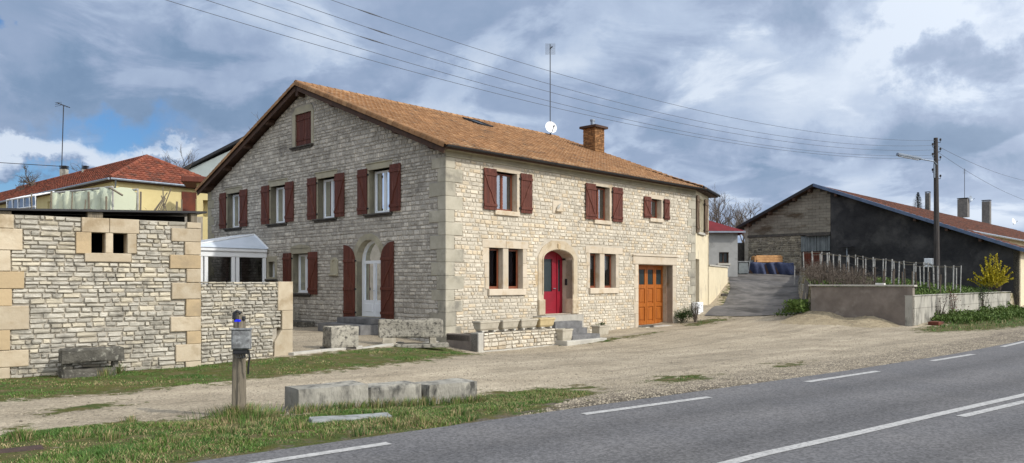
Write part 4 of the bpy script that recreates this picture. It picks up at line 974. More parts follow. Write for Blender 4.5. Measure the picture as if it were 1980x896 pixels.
# ============================================================ cream annex beyond the facade
ax = thing('cream_annex', XF.P(2, 0, 0), 'cream rendered annex with brown shutters behind the far right end of the stone house', 'annex')
AD = (.25, 1.15, -.2, 2.85)
aw = (.75, 2.15, 4.25, 6.0)
m = MB(); m.prism(XF, [(.0, -.3), (3.7, -.3), (3.7, 6.35), (.0, 6.35)], [rect(*AD), rect(*aw)], -.3, -.02); m.build('wall', 'cream_render', ax)
XS = Fr(XF.P(3.7, 0, -.02), -Vector(XF.n), XA); m = MB(); m.box(XS, 0, 5, -.3, 6.35, -.3, 0); m.build('wall', 'cream_render', ax)
MB().box(XF, AD[0], AD[1], AD[2], AD[3], -.55, -.5).build('door', 'wood_brown', ax)
window(XF, *aw, .2, 'white_paint', 2, parent=ax, curt=[(.8, 2.1, 4.35, 5.95, 0)])
shutter(XF, .12, .72, 4.2, 6.05, -1, 'shutter_brown', ax); shutter(XF, 2.2, 2.95, 4.2, 6.05, 1, 'shutter_brown', ax)
MB().bbox(XF, .6, 2.3, 4.12, 4.25, -.1, .08, .01).build('window_sill', 'concrete_cap', ax)
def AP(a, l, h): return XF.P(-.5+a, 6.42+l*.33, .42-l*.94)+Vector((0, 0, h))
m = MB(); tiles(m, AP, 4.7, 4.5, .215, .34, seed=8); m.build('roof', 'tile_orange', ax)
MB().box(XF, -.2, 4.2, 6.3, 6.41, -3, .38).build('eave_board', 'wood_brown', ax)
m = MB(); m.tube([XF.P(-.3, 6.4, .45), XF.P(4.25, 6.4, .45)], .07, 8); m.build('gutter', 'dark_metal', ax)
lw = thing('cream_boundary_wall', XF.P(6.5, 0, 0), 'low cream rendered wall with flat coping beside the sloping driveway', 'wall')
m = MB(); m.prism(XF, [(3.72, -.2), (9.8, 1.2), (9.8, 2.56), (3.72, 2.56)], (), -.28, -.02); m.build('wall', 'cream_render', lw)
MB().box(XF, 3.7, 9.86, 2.562, 2.64, -.34, .04).build('coping', 'concrete_cap', lw)
mbx = thing('meter_cabinet', FF.P(16.35, .5, .25), 'small white meter cabinet standing against the far corner of the stone house', 'meter cabinet')
p = FF.P(16.45, 0, .25); zc = hz(p.x, p.y)
MB().bbox(FF, 16.2, 16.75, zc-.05, zc+.55, .08, .38, .02).build('body', 'white_paint', mbx)
MB().bbox(FF, 16.24, 16.71, zc+.05, zc+.5, .38, .395, .005).build('door', 'white_paint', mbx)
st = MB(); st.box(XF, .0, 1.7, zc-.35, zc+.02, .05, 1.3); tag(st.build('concrete_slab', 'concrete'), 'grey concrete slab at the annex doorway below the cream wall', 'slab')

# ============================================================ conservatory
cs = thing('conservatory', GF.P(18, 0, 1.5), 'white framed conservatory with pale pitched roof against the gable of the stone house', 'conservatory')
CS, CD, CE = 12.2, 3.6, 16.5
SFR = Fr(GF.P(CS, 0, 0), -U, Nn); FFR = Fr(GF.P(CS, 0, CD), Vd, -U)
m = MB(); m.bbox(SFR, .04, CD+.1, 2.78, 3.0, -.14, .05, .02); m.bbox(SFR, .04, CD+.16, 3.003, 3.17, -.14, .13, .04); m.build('eave_beam', 'white_paint', cs)
m = MB(); m.bbox(FFR, .15, CE-CS, 2.78, 3.0, -.14, .05, .02); m.bbox(FFR, .15, CE-CS, 3.003, 3.17, -.14, .13, .04); m.build('eave_beam', 'white_paint', cs)
for d_ in (.14, 1.42, 1.62, 2.84, 3.06, 3.5): MB().bbox(SFR, d_-.08, d_+.08, -.1, 2.778, -.1, .03, .015).build('post', 'white_paint', cs)
for s_ in (1.4, 2.8, 4.2): MB().bbox(FFR, s_-.08, s_+.08, -.1, 2.778, -.1, .03, .015).build('post', 'white_paint', cs)
for a_, b_ in ((.22, 1.34), (1.7, 2.76)): MB().box(SFR, a_, b_, .3, 2.77, -.05, -.04).build('pane', 'glass_dark', cs)
for a_, b_ in ((.1, 1.3), (1.5, 2.7), (2.9, 4.1)): MB().box(FFR, a_, b_, .3, 2.77, -.05, -.04).build('pane', 'glass_dark', cs)
MB().box(SFR, 3.14, 3.42, .3, 2.77, -.05, -.04).build('shutter_panel', 'wood_red', cs)
m = MB(); m.box(SFR, .02, CD, -.3, .3, -.1, .02); m.box(FFR, .02, CE-CS, -.3, .3, -.1, .02); m.box(SFR, .05, CD-.1, -.1, .0, -4.2, -.12); m.build('base_wall', 'white_paint', cs)
za_ = 3.86; V = [GF.P(CS-.16, 3.175, .04), GF.P(CS-.16, 3.175, CD+.16), GF.P(CE, 3.175, CD+.16), GF.P(CE, 3.175, .04), GF.P(13.3, za_, .04), GF.P(15.4, za_, .04)]
m = MB(); m.add(V, [(0, 1, 4), (1, 2, 5, 4), (2, 3, 5)]); m.build('roof', 'white_roof', cs)
for a_, b_ in ((0, 4), (1, 4), (4, 5), (2, 5)): MB().tube([V[a_]+Vector((0, 0, .02)), V[b_]+Vector((0, 0, .02))], .045, 6).build('roof_bar', 'white_paint', cs)
for q in (.33, .66): MB().tube([V[1].lerp(V[2], q)+Vector((0, 0, .01)), V[4].lerp(V[5], q)+Vector((0, 0, .01))], .03, 6).build('roof_bar', 'white_paint', cs)

# ============================================================ left outbuilding with stone wall
ob = thing('stone_outbuilding', LW.P(2.5, -.3, -2), 'low rough stone outbuilding with ochre corner blocks and two small square openings', 'outbuilding')
def lx(px, py=545): return LW.px(px, py)
wa = [lx(203, 452)[0], lx(176, 452)[0]]; wb = [lx(245, 452)[0], lx(218, 452)[0]]; wz = (lx(210, 490)[1], lx(210, 451)[1])
oz = lambda z: z+.0
LB = Fr((LW.O.x, LW.O.y, 0), LWa, LW.n)
holes = [rect(wa[0], wa[1], *wz), rect(wb[0], wb[1], *wz)]
mb = MB(); mb.prism(LB, [(0, -.6), (9, -.6), (9, 2.88), (5.4, 3.1), (0, 3.1)], holes, -.35, 0, 0, side_mi=1)
lint = (lx(268, 436)[0], lx(157, 436)[0], wz[1], lx(210, 423)[1]); sil = (lx(253, 500)[0], lx(163, 500)[0], lx(210, 507)[1], wz[0])
jl = lx(146, 470)[0]; jr = lx(263, 470)[0]
RQ = []; z = -.55; k = 0; q2 = random.Random(12)
while z < 3.08:
    h = min(q2.uniform(.30, .46), 3.1-z); 
    if 3.1-z-h < .15: h = 3.1-z
    RQ.append((z, z+h, q2.uniform(.52, .68) if k % 2 else q2.uniform(.25, .36))); z += h; k += 1
LQ = []; z = -.55; k = 0
while z < 3.08:
    h = min(q2.uniform(.34, .5), 3.1-z)
    if 3.1-z-h < .15: h = 3.1-z
    LQ.append((z, z+h, lx(q2.uniform(42, 56))[0] if k % 2 else lx(q2.uniform(18, 28))[0])); z += h; k += 1
def lend(z, Q, dflt):
    for q in Q:
        if q[0] <= z < q[1]: return q[2]
    return dflt
lb_ = [(lint[0], lint[1], lint[2], lint[3]), (sil[0], sil[1], sil[2], sil[3]), (jr, jl, wz[0], wz[1])]
masonry(mb, LB, 0, 6, -.5, 3.1, (.075, .125), (.13, .40), lb_, seed=31, mi=2, depth=.045, rough=.10, gap=.010, ends=lambda z: (lend(z, RQ, .3)+.01, lend(z, LQ, 4)-.01))
masonry(mb, LB, 5.35, 9, -.5, 2.86, (.075, .125), (.13, .40), [], seed=32, mi=2, depth=.06, rough=.13, gap=.013)
mb.build('wall', ['mortar_dark', 'ashlar', 'stone_grey'], ob)
m = MB()
for z0, z1, w in RQ: m.cr = qr(); m.bbox(LB, -.02, w, z0+.004, z1-.004, -.34, .07, .012, jit=.003)
m.build('quoins', 'ashlar', ob); m = MB()
for z0, z1, w in LQ: m.cr = qr(); m.bbox(LB, w, 5.3, z0+.004, z1-.004, -.3, .07, .012, jit=.003)
m.build('quoins', 'ashlar', ob)
m = MB(); mid = (wa[0]+wb[1])/2
m.cr = .1; m.bbox(LB, lint[0], mid-.004, lint[2], lint[3], -.3, .07, .012); m.cr = .6; m.bbox(LB, mid+.004, lint[1], lint[2], lint[3], -.3, .072, .012)
m.cr = .8; m.bbox(LB, wa[1]+.002, jl, wz[0]-.02, wz[1]-.003, -.3, .07, .012); m.cr = .3; m.bbox(LB, jr, wb[0]-.002, wz[0]+.002, wz[1]-.003, -.3, .07, .012)
m.cr = .5; m.bbox(LB, wb[1]+.002, wa[0]-.002, wz[0], wz[1]-.003, -.3, .06, .01); m.cr = .7; m.bbox(LB, sil[0], sil[1], sil[2], sil[3]-.002, -.3, .075, .012)
m.build('window_surround', 'ashlar', ob)
m = MB(); BKn = Fr(LB.O, LWa, LW.n); m.box(BKn, 0, 9, -.6, 2.9, -5.2, -5.0); m.box(BKn, 0, .3, -.6, 3.1, -5, -.36); m.box(BKn, 8.7, 9, -.6, 3.1, -5, -.36); m.box(BKn, .3, 8.7, -.6, -.3, -5, -.36)
m.prism(BKn, [(.02, -.3), (8.7, -.3), (8.7, 3.02), (.02, 3.33)], (), -1.3, -1.25, 1)  # black sheet painted in for the interior shade under the roof
m.build('walls_and_shade_sheet', ['mortar_dark', 'painted_shade'], ob)
m = MB()
V = [LB.P(a, z, d_) for a, z0 in ((-.14, 3.325), (9.2, 2.97)) for d_, dz in ((.12, 0), (-5.4, .12)) for z in (z0+dz, z0+dz+.045)]
m.add(V, [(0, 1, 3, 2), (4, 6, 7, 5), (0, 4, 5, 1), (2, 3, 7, 6), (0, 2, 6, 4), (1, 5, 7, 3)]); m.build('roof', 'dark_metal', ob)
for a in (.06, 2.05, 3.75, 5.6): zb3 = 3.31-.038*a; m = MB(); m.bbox(LB, a, a+(.14 if a < 1 else .3), 3.1, zb3, -.3, .04, .01); m.build('roof_bearer', 'timber_grey', ob)

# low dry stone wall
dw = thing('low_stone_wall', SW.P(1.3, -.3, 0), 'lower dry stone wall with one ochre end pillar beside the outbuilding', 'wall')
le = SW.px(537, 600)[0]; l2 = SW.px(566, 600)[0]
mb = MB(); mb.box(SW, -.05, le, -.7, 1.6, -.42, -.05, 0)
masonry(mb, SW, 0, le+.1, -.55, 1.70, (.07, .11), (.12, .36), [(le-.12, le+.3, -.6, .45)], seed=41, mi=1, depth=.05, rough=.16, gap=.012, d=-.05)
mb.build('wall', ['mortar_dark', 'stone_grey'], dw)
m = MB(); m.cr = .6; m.bbox(SW, le-.0, l2, .95, 1.70, -.42, .02, .012); m.cr = .2; m.bbox(SW, le+.12, l2, .45, .945, -.42, .02, .012); m.cr = .9
m.prism(SW, [(le-.13, -.6), (l2-.02, -.6), (l2-.02, .445), (le+.1, .445), (le-.1, .15)], (), -.42, .025, r=.3); m.build('end_pillar', 'ashlar', dw)

# ============================================================ stone pieces
def block(name, fr, a0, a1, b0, b1, d0, d1, mt, bev, seed, amp=.02, sub=7, parent=None, hollow=0):
    """weathered block: subdivided box whose faces are pushed about by noise"""
    m = MB(); rg_ = random.Random(seed); V = []; idx = {}
    def pt(i, j, k):
        if (i, j, k) in idx: return idx[(i, j, k)]
        u, v_, w = i/sub, j/sub, k/sub
        a = a0+(a1-a0)*u; b = b0+(b1-b0)*v_; d = d0+(d1-d0)*w
        if hollow and j == sub and 0 < i < sub and 0 < k < sub: b -= hollow*(b1-b0)
        p = fr.P(a, b, d); edge = sum(1 for q in (u, v_, w) if q in (0, 1))
        nn = noise.noise_vector(p*2.3+Vector((seed, 0, 0)))+noise.noise_vector(p*7+Vector((seed, 3, 0)))*.5
        p += nn*amp
        if edge >= 2: p += (fr.P((a0+a1)/2, (b0+b1)/2, (d0+d1)/2)-p).normalized()*bev
        V.append(p); idx[(i, j, k)] = len(V)-1; return len(V)-1
    F = []
    for i in range(sub):
        for j in range(sub):
            F += [(pt(i, j, 0), pt(i+1, j, 0), pt(i+1, j+1, 0), pt(i, j+1, 0)), (pt(i, j, sub), pt(i+1, j, sub), pt(i+1, j+1, sub), pt(i, j+1, sub)),
                  (pt(i, 0, j), pt(i+1, 0, j), pt(i+1, 0, j+1), pt(i, 0, j+1)), (pt(i, sub, j), pt(i+1, sub, j), pt(i+1, sub, j+1), pt(i, sub, j+1)),
                  (pt(0, i, j), pt(0, i+1, j), pt(0, i+1, j+1), pt(0, i, j+1)), (pt(sub, i, j), pt(sub, i+1, j), pt(sub, i+1, j+1), pt(sub, i, j+1))]
    m.add(V, F); return m.build(name, mt, parent)
RDR = Vector((.78, .62, 0)).normalized(); RN = Vector((RDR.y, -RDR.x, 0)); KF = Fr((-2.94, 10.6, 0), RDR, RN)
for i, (a0, a1, z0, z1, d0, d1, lb) in enumerate(((0, 1.08, -.3, .21, -.5, 0, 'longest pale grey cut stone block, left end of the row on the verge'),
        (1.12, 2.04, -.36, .15, -.46, -.03, 'middle weathered grey cut stone block with rounded end between two others'),
        (2.02+.08, 3.02, -.42, .10, -.5, .03, 'right end pale cut stone block of the row on the grass verge'))):
    b = block('stone_block', KF, a0, a1, z0, z1, d0, d1, 'cut_block', (.012, .035, .012)[i], 50+i, .014, 8); tag(b, lb, 'stone block', 'cut stone blocks in a row on the verge')
p = at(680, 812); sf = Fr((p.x, p.y, p.z), Vector((.93, .36, 0)).normalized(), Vector((.36, -.93, 0)).normalized())
sf_ = sf; tag(block('stone_slab', sf, -.52, .5, -.06, .045, -.15, .15, 'slab_blue', .01, 61, .008), 'flat pale grey stone slab lying in the grass in front of the cut blocks', 'stone slab')
# stacked old stones by the outbuilding
sf = Fr(LB.P(2.35, -.35, .55), LWa, LW.n)
sb = lx(88)[0]-.15; 
tag(block('weathered_stone_bench', LB, 1.75, 2.95, .0, .30, .35, .85, 'old_stone', .03, 63, .03), 'dark lichen covered stone beam, upper of two stacked before the outbuilding wall', 'stone beam')
b = block('weathered_stone', LB, 1.9, 2.93, -.38, -.12, .35, .8, 'old_stone', .04, 64, .035); tag(b, 'dark lichen covered stone, lower of two stacked before the outbuilding wall', 'stone beam')
b = block('small_spacer_stone', LB, 1.86, 1.97, -.14, .02, .5, .75, 'old_stone_pale', .01, 65, .01, 3); tag(b, 'small pale spacer stone wedged under the right end of the dark stone beam', 'stone')
b = block('small_spacer_stone', LB, 2.72, 2.9, -.14, .02, .45, .75, 'old_stone', .01, 66, .01, 3); tag(b, 'small dark spacer stone under the left end of the dark stone beam', 'stone')
p = at(400, 702); rf = Fr((p.x, p.y, p.z), (1, 0, 0), (0, -1, 0)); tag(block('white_rock', rf, -.16, .15, -.05, .19, -.1, .12, 'white_rock', .05, 67, .05, 5), 'small rough white rock at the foot of the low stone wall', 'rock')
# yard trough, cube and slabs
def yard(px, py, dv=U): p = at(px, py); return Fr(p, dv, Vector((dv.y, -dv.x, 0)))
TF = yard(738, 668, Vector((.985, .17, 0)).normalized())
tr = block('stone_trough', TF, -.1, 1.92, .22, .80, -.55, .0, 'old_stone_pale', .035, 71, .03, 9, hollow=.35); tag(tr, 'long lichen stained stone trough raised on small blocks before the arched white door', 'stone trough')
for i, a in enumerate((.02, 1.5)):
    tag(block('support_block', TF, a, a+(.42 if i == 0 else .2), -.02, .23, -.45, .02, 'pot', .01, 72+i, .008, 4), ('wide pale stone support under the left end of the long trough', 'narrow pale stone support under the right end of the long trough')[i], 'stone support')
tag(block('support_slab', TF, .42, 2.1, -.09, .03, -.5, .1, 'old_stone_pale', .01, 75, .01, 6), 'flat stone strip lying under the long trough', 'stone slab')
QF = yard(640, 678, Vector((.80, .60, 0)).normalized())
tag(block('stone_planter_cube', QF, 0, .86, .05, .66, -.62, 0, 'old_stone_pale', .02, 76, .012, 8, hollow=.2), 'square weathered stone planter cube, dark on its left face, at the yard edge', 'stone planter')
tag(block('stone_plinth', QF, -.06, .8, -.06, .05, -.66, -.04, 'sill_dark', .01, 77, .008, 5), 'thin dark plinth under the square stone planter cube', 'plinth')
ZF = yard(702, 648)
tag(block('stone_offcut', ZF, -.25, .45, .14, .32, -.3, .05, 'cut_block', .01, 78, .01, 4), 'pale flat stone offcut, upper of two, behind the square stone planter cube', 'stone offcut')
tag(block('stone_offcut', ZF, -.1, .4, -.04, .13, -.3, .0, 'cut_block', .01, 79, .01, 4), 'pale stone offcut, lower of two, behind the square stone planter cube', 'stone offcut')
tag(block('stone_step_slab', GF, 8.0, 10.9, -.22, .05, .15, .75, 'old_stone', .02, 80, .015, 6), 'low dark stone slab lying at the foot of the gable below the ground floor window', 'stone slab')
tag(block('stone_offcut', GF, 9.4, 10.9, .05, .62, .02, .2, 'old_stone_pale', .01, 81, .01, 4), 'grey stone block leaning on the gable below the ground floor window', 'stone block')
for i, (s0, s1, z0, z1, d1, lb) in enumerate(((3.3, 5.5, .12, .33, .75, 'upper dark stone step below the white arched gable door'), (3.1, 5.9, -.3, .115, 1.35, 'lower wide dark stone step below the white arched gable door'))):
    tag(block('stone_step', GF, s0, s1, z0, z1, .04 if i == 0 else .04, d1, 'step_stone', .01, 82+i, .006, 6), lb, 'step')
# kerb of the yard
pts = [at(566, 688), at(620, 681), at(700, 674), at(780, 669), at(858, 666)]
m = MB()
for i in range(4):
    a, b = pts[i], pts[i+1]; t = (b-a); L_ = t.length; t = Vector((t.x, t.y, 0)).normalized(); f = Fr((a.x, a.y, (a.z+b.z)/2), t, Vector((t.y, -t.x, 0))); m.cr = qr(); m.bbox(f, 0, L_-.01, -.15, .07, -.16, .04, .012, jit=.004)
struct(m.build('yard_kerb', 'concrete_cap'))

# ============================================================ planter wall, pots, steps
pw = thing('planter_wall', FF.P(2, -.6, .8), 'low rough stone planter wall carrying four stone troughs in front of the facade', 'planter wall')
PWF = Fr(FF.P(0, 0, 1.6), U, Nn); mb = MB(); mb.box(PWF, 0, 4.05, -.95, -.03, -.3, 0, 0); mb.bbox(PWF, -.03, .22, -.9, -.0, -.3, .05, .02, 2)
masonry(mb, PWF, .23, 4.05, -.6, -.02, (.11, .16), (.16, .4), seed=51, mi=1, depth=.05, rough=.12, gap=.014); mb.bbox(PWF, .2, 4.06, -.92, -.6, -.2, .03, .01, 2)
mb.build('front_wall', ['mortar_dark', 'stone_cream', 'concrete_cap'], pw)
SD = Fr(FF.P(0, 0, 0), Nn, -U); mb = MB(); mb.box(SD, .04, 1.6, -.9, -.08, -.3, .0); mb.bbox(SD, 1.2, 1.62, -.9, -.02, -.28, .03, .02); mb.build('side_wall', 'brown_render', pw)
SE = Fr(FF.P(4.05, 0, 0), Nn, U); mb = MB(); mb.box(SE, .04, 1.58, -.9, -.04, -.25, .0); mb.build('side_wall', 'stone_cream', pw)
MB().box(PWF, .0, 3.8, -.3, -.12, -1.55, -.28).build('soil', 'soil', pw)
def pot(fr, a0, a1, z0, h, d0, d1, mt, label, taper=.06, group=None):
    r = thing('stone_trough_pot', fr.P((a0+a1)/2, z0, (d0+d1)/2), label, 'planter', group); m = MB(); t = taper; w = .055
    ring = lambda ins, z: [fr.P(a0+ins, z, d0+ins), fr.P(a1-ins, z, d0+ins), fr.P(a1-ins, z, d1-ins), fr.P(a0+ins, z, d1-ins)]
    c = .035
    def rr(ins, z):
        o = []
        for (A, D, sa_, sd_) in ((a0+ins, d0+ins, 1, 1), (a1-ins, d0+ins, -1, 1), (a1-ins, d1-ins, -1, -1), (a0+ins, d1-ins, 1, -1)):
            pts_ = [(A, D+sd_*c), (A+sa_*c*.3, D+sd_*c*.3), (A+sa_*c, D)]
            if (sa_ > 0) != (sd_ > 0): pts_ = pts_[::-1]
            o += [fr.P(x, z, y) for x, y in pts_]
        return o
    L_ = [rr(t, z0), rr(t*.5, z0+h*.2), rr(.01, z0+h-.07), rr(-.01, z0+h-.06), rr(-.01, z0+h-.005), rr(.005, z0+h), rr(w, z0+h), rr(w, z0+h-.07)]
    V = sum(L_, []); n = 12
    m.add(V, [(i*n+j, i*n+(j+1) % n, (i+1)*n+(j+1) % n, (i+1)*n+j) for i in range(7) for j in range(n)]+[tuple(range(n))]); m.build('body', mt, r)
    m = MB(); m.add(L_[-1], [tuple(range(n))]); m.build('soil', 'soil', r)
    return r
gp = 'stone troughs on the planter wall'
for a0, a1, mt, lb in ((.10, 1.05, 'pot', 'leftmost cream stone trough on the low planter wall'), (1.18, 2.02, 'pot', 'second cream stone trough from the left on the low planter wall'),
                       (2.12, 3.0, 'pot', 'third cream stone trough from the left, beside the ochre one, on the planter wall'), (3.1, 3.95, 'pot_ochre', 'ochre stone trough nearest the door steps on the planter wall')):
    r_ = pot(PWF, a0, a1, .06, .32, -.40, .0, mt, lb, .09, gp)
    for q in (.15, .72): MB().bbox(PWF, a0+q*(a1-a0), a0+q*(a1-a0)+.1, 0.0, .062, -.32, -.05, .005).build('foot', 'concrete_cap', r_)
pot(Fr(FF.P(0, 0, 1.75), U, Nn), 3.95, 4.55, -.46, .42, -.2, .2, 'pot', 'square cream planter beside the lowest door step', .05)
pot(Fr(FF.P(0, 0, 1.0), U, Nn), 7.15, 7.85, -.52, .45, -.25, .2, 'pot', 'square grey cream planter standing right of the door steps', .07)
tag(MB().bbox(Fr(FF.P(0, 0, 1.75), U, Nn), 3.9, 6.3, -.72, -.46, -.6, .45, .02).build('step_footing', 'concrete_cap'), 'pale concrete footing under the lowest door step', 'footing')
for a0, a1, z0, z1, d0, d1, mt, lb in ((4.35, 6.95, -.6, .38, .11, .55, 'step_pale', 'pale top stone landing step at the red front door'), (4.7, 6.37, -.6, .16, .56, .95, 'step_stone', 'dark stone step just below the landing of the red front door'),
                                   (4.36, 6.1, -.6, -.08, .96, 1.4, 'step_stone', 'dark stone step, third from the red front door'), (4.5, 6.2, -.6, -.30, 1.41, 1.95, 'step_stone', 'lowest rounded grey stone step before the red front door')):
    tag(block('stone_step', FF, a0, a1, z0, z1, d0, d1, mt, .012, int(a1*10), .006, 7), lb, 'step')

# ============================================================ wooden post with junction box
pc = at(461, 806); ps = thing('wooden_post', pc, 'short weathered wooden post with grey metal box and blue paint mark', 'post')
hgt = (806-606)/FPX*pc.y
m = MB(); n = 14; pts = []; rs = []
V = []; lev = 9
for i in range(lev+1):
    z = -.1+(hgt+.1)*i/lev; r = .098-.022*i/lev
    for j in range(n):
        a = 2*math.pi*j/n; rr = r*(1+.04*math.sin(3*a+i*.4))-(.02 if j in (10,) else 0)
        zz = z
        if i == lev: zz -= .03*math.cos(a)+.02*(j % 3)
        V.append(pc+Vector((rr*math.cos(a)+.02*(i/lev), rr*math.sin(a), zz)))
F = [(i*n+j, i*n+(j+1) % n, (i+1)*n+(j+1) % n, (i+1)*n+j) for i in range(lev) for j in range(n)]+[tuple(lev*n+j for j in range(n))]
m.add(V, F); m.build('post', 'timber_grey', ps)
BX = Fr(pc+Vector((.035, -.1, 0)), Vector((.985, .17, 0)).normalized(), Vector((.17, -.985, 0)).normalized())
zb_ = lambda y: (806-y)/FPX*pc.y
m = MB(); m.bbox(BX, -.075, .165, zb_(674), zb_(636), -.02, .1, .02); m.bbox(BX, -.08, .17, zb_(637), zb_(634), -.03, .11, .005); bo = m.build('metal_box', 'grey_metal', ps)
m = MB(); m.bbox(BX, -.06, .13, zb_(683), zb_(674), -.02, .07, .01); m.tube([BX.P(.14, zb_(676), .06), BX.P(.15, zb_(690), .05), BX.P(.13, zb_(708), .03), BX.P(.125, zb_(722), .0)], .013, 6)
for i in range(5): m.tube([BX.P(-.03+.03*i, zb_(682), .06), BX.P(-.02+.035*i, zb_(688+i), .09), BX.P(.03+.02*i, zb_(691), .07), BX.P(.09, zb_(684), .05)], .005, 4)
m.build('cable', 'dark_metal', ps)
m = MB()
for cx2, cz2, r2 in ((.0, 0, .028), (.025, -.004, .026), (-.018, -.008, .02)):
    m.prism(BX, [(cx2-.012+r2*math.cos(a*.5236), zb_(619)+cz2+r2*.6*math.sin(a*.5236)) for a in range(12)], (), .012+r2*.1, .021+r2*.1)
m.build('paint_mark', 'blue_mark', ps)
m = MB(); m.bbox(Fr(pc+Vector((.02, -.02, hgt-.06)), (1, 0, 0), (0, -1, 0)), -.075, -.02, -.02, .06, .0, .06, .01); m.bbox(Fr(pc+Vector((.02, -.02, hgt-.06)), (1, 0, 0), (0, -1, 0)), .05, .085, -.03, .02, .0, .05, .01); m.tube([pc+Vector((-.05, -.06, hgt-.01)), pc+Vector((.0, -.05, hgt+.03)), pc+Vector((.05, -.05, hgt+.0))], .022, 6); m.build('iron_bracket', 'dark_metal', ps)
p = at(18, 874); mf = Fr(p, Vector((.8, .6, 0)), Vector((0, 0, 1)), Vector((-.6, .8, 0)))
m = MB(); m.bbox(mf, -.5, .3, -.12, .12, -.03, .02, .01); tag(m.build('manhole_cover', 'cover_iron'), 'dull brown flat cover set in the grass at the lower left', 'manhole cover')
# ============================================================ garden walls right of the driveway
gw = thing('garden_wall', GW.P(8, 0, 0), 'weathered concrete garden wall along the road below the vine stakes', 'garden wall')
m = MB(); m.prism(GW, [(0, -.5), (17.6, -.4), (17.6, 1.06), (.0, 1.12)], (), -.28, 0); m.box(GW, .02, 17.5, .62, .63, 0, .004, 1)
m.build('wall', ['concrete', 'sill_dark'], gw)
MB().box(GW, -.0, 17.65, 1.125, 1.15, -.3, .03).build('coping', 'concrete', gw)
bw = thing('brown_garden_wall', BW.P(2, 0, 0), 'brown rendered garden wall with pale coping behind the sand pile', 'garden wall')
m = MB(); m.prism(BW, [(-.0, -.5), (4.1, -.3), (4.1, 1.46), (-.0, 1.5)], (), -.29, -.005); m.build('wall', 'brown_render', bw)
MB().bbox(BW, -.08, 4.2, 1.505, 1.57, -.34, .05, .01).build('coping', 'concrete_cap', bw)
tag(MB().bbox(BW, 1.1, 1.45, 1.57, 1.64, -.25, -.08, .01).build('coping_brick', 'white_rock'), 'pale loose brick lying on the coping of the brown garden wall', 'brick')
# sand pile
m = MB(); n, k = 40, 26; V = []
for i in range(n+1):
    for j in range(k+1):
        a = -1.0+5.9*i/n; d_ = -.0+2.4*j/k
        hgt_ = (.33*math.exp(-((a-1.55)/.85)**2)+.33*math.exp(-((a-3.4)/.8)**2)+.25*math.exp(-((a-4.4)/.7)**2))*max(0, 1-(d_/2.0))**1.15
        p = BW.P(a, 0, d_+.0); q_ = BW.P(a, 0, max(d_, .4)); z = hz(q_.x, q_.y)
        V.append((p.x, p.y, z-.04+hgt_+(.04*noise.noise(p*4)+.03*noise.noise(p*11))*min(1, hgt_*5)))
m.add(V, [(i*(k+1)+j, (i+1)*(k+1)+j, (i+1)*(k+1)+j+1, i*(k+1)+j+1) for i in range(n) for j in range(k)])
tag(m.build('sand_pile', 'sandpile', smooth=True), 'long low pile of yellow sand and gravel heaped against the brown garden wall', 'sand pile')
# vine rows
ng = 'rows of grey stakes strung with wire in the walled garden'
for ri, (uo, s0, s1, hh, mt, step, lb) in enumerate(((3.0, .9, 4.8, 1.0, 'stake_dark', .42, 'short dark stake row nearest the brown garden wall corner'), (6.5, .7, 6.2, 1.05, 'stake_dark', .5, 'dark wooden stake row second from the brown garden wall'),
        (9.6, .6, 8.0, 1.35, 'stake', .38, 'pale tall stake row with wires between the dark stakes and the utility pole'), (12.6, 1.5, 10.5, 1.35, 'stake', .5, 'pale stake row with wires closest to the black barn wall'))):
    o0 = W0+U*uo; r = thing('vine_trellis', (o0+Vd*s0)+Vector((0, 0, 1.1)), lb, 'vine trellis', ng); rg_ = random.Random(ri); s = s0; tops = []
    while s <= s1:
        p = o0+Vd*s; z = hz(p.x, p.y); h = hh*rg_.uniform(.88, 1.06); lean = rg_.uniform(-.05, .05); q = Vector((p.x+lean, p.y, z+h))
        w_ = rg_.uniform(.024, .042); m = MB(); m.tube([(p.x, p.y, z-.1), q], w_, 5, rr=qr()); m.build('stake', mt, r); tops.append(q); s += step*rg_.uniform(.8, 1.2)
    if mt == 'stake': MB().tube([t-Vector((0, 0, .06)) for t in tops], .016, 5).build('rail', 'timber_grey', r)
    m = MB()
    for fr_ in (.02, .35, .7): m.tube([t-Vector((0, 0, fr_*hh)) for t in tops], .007, 4)
    m.build('wire', 'dark_metal', r)

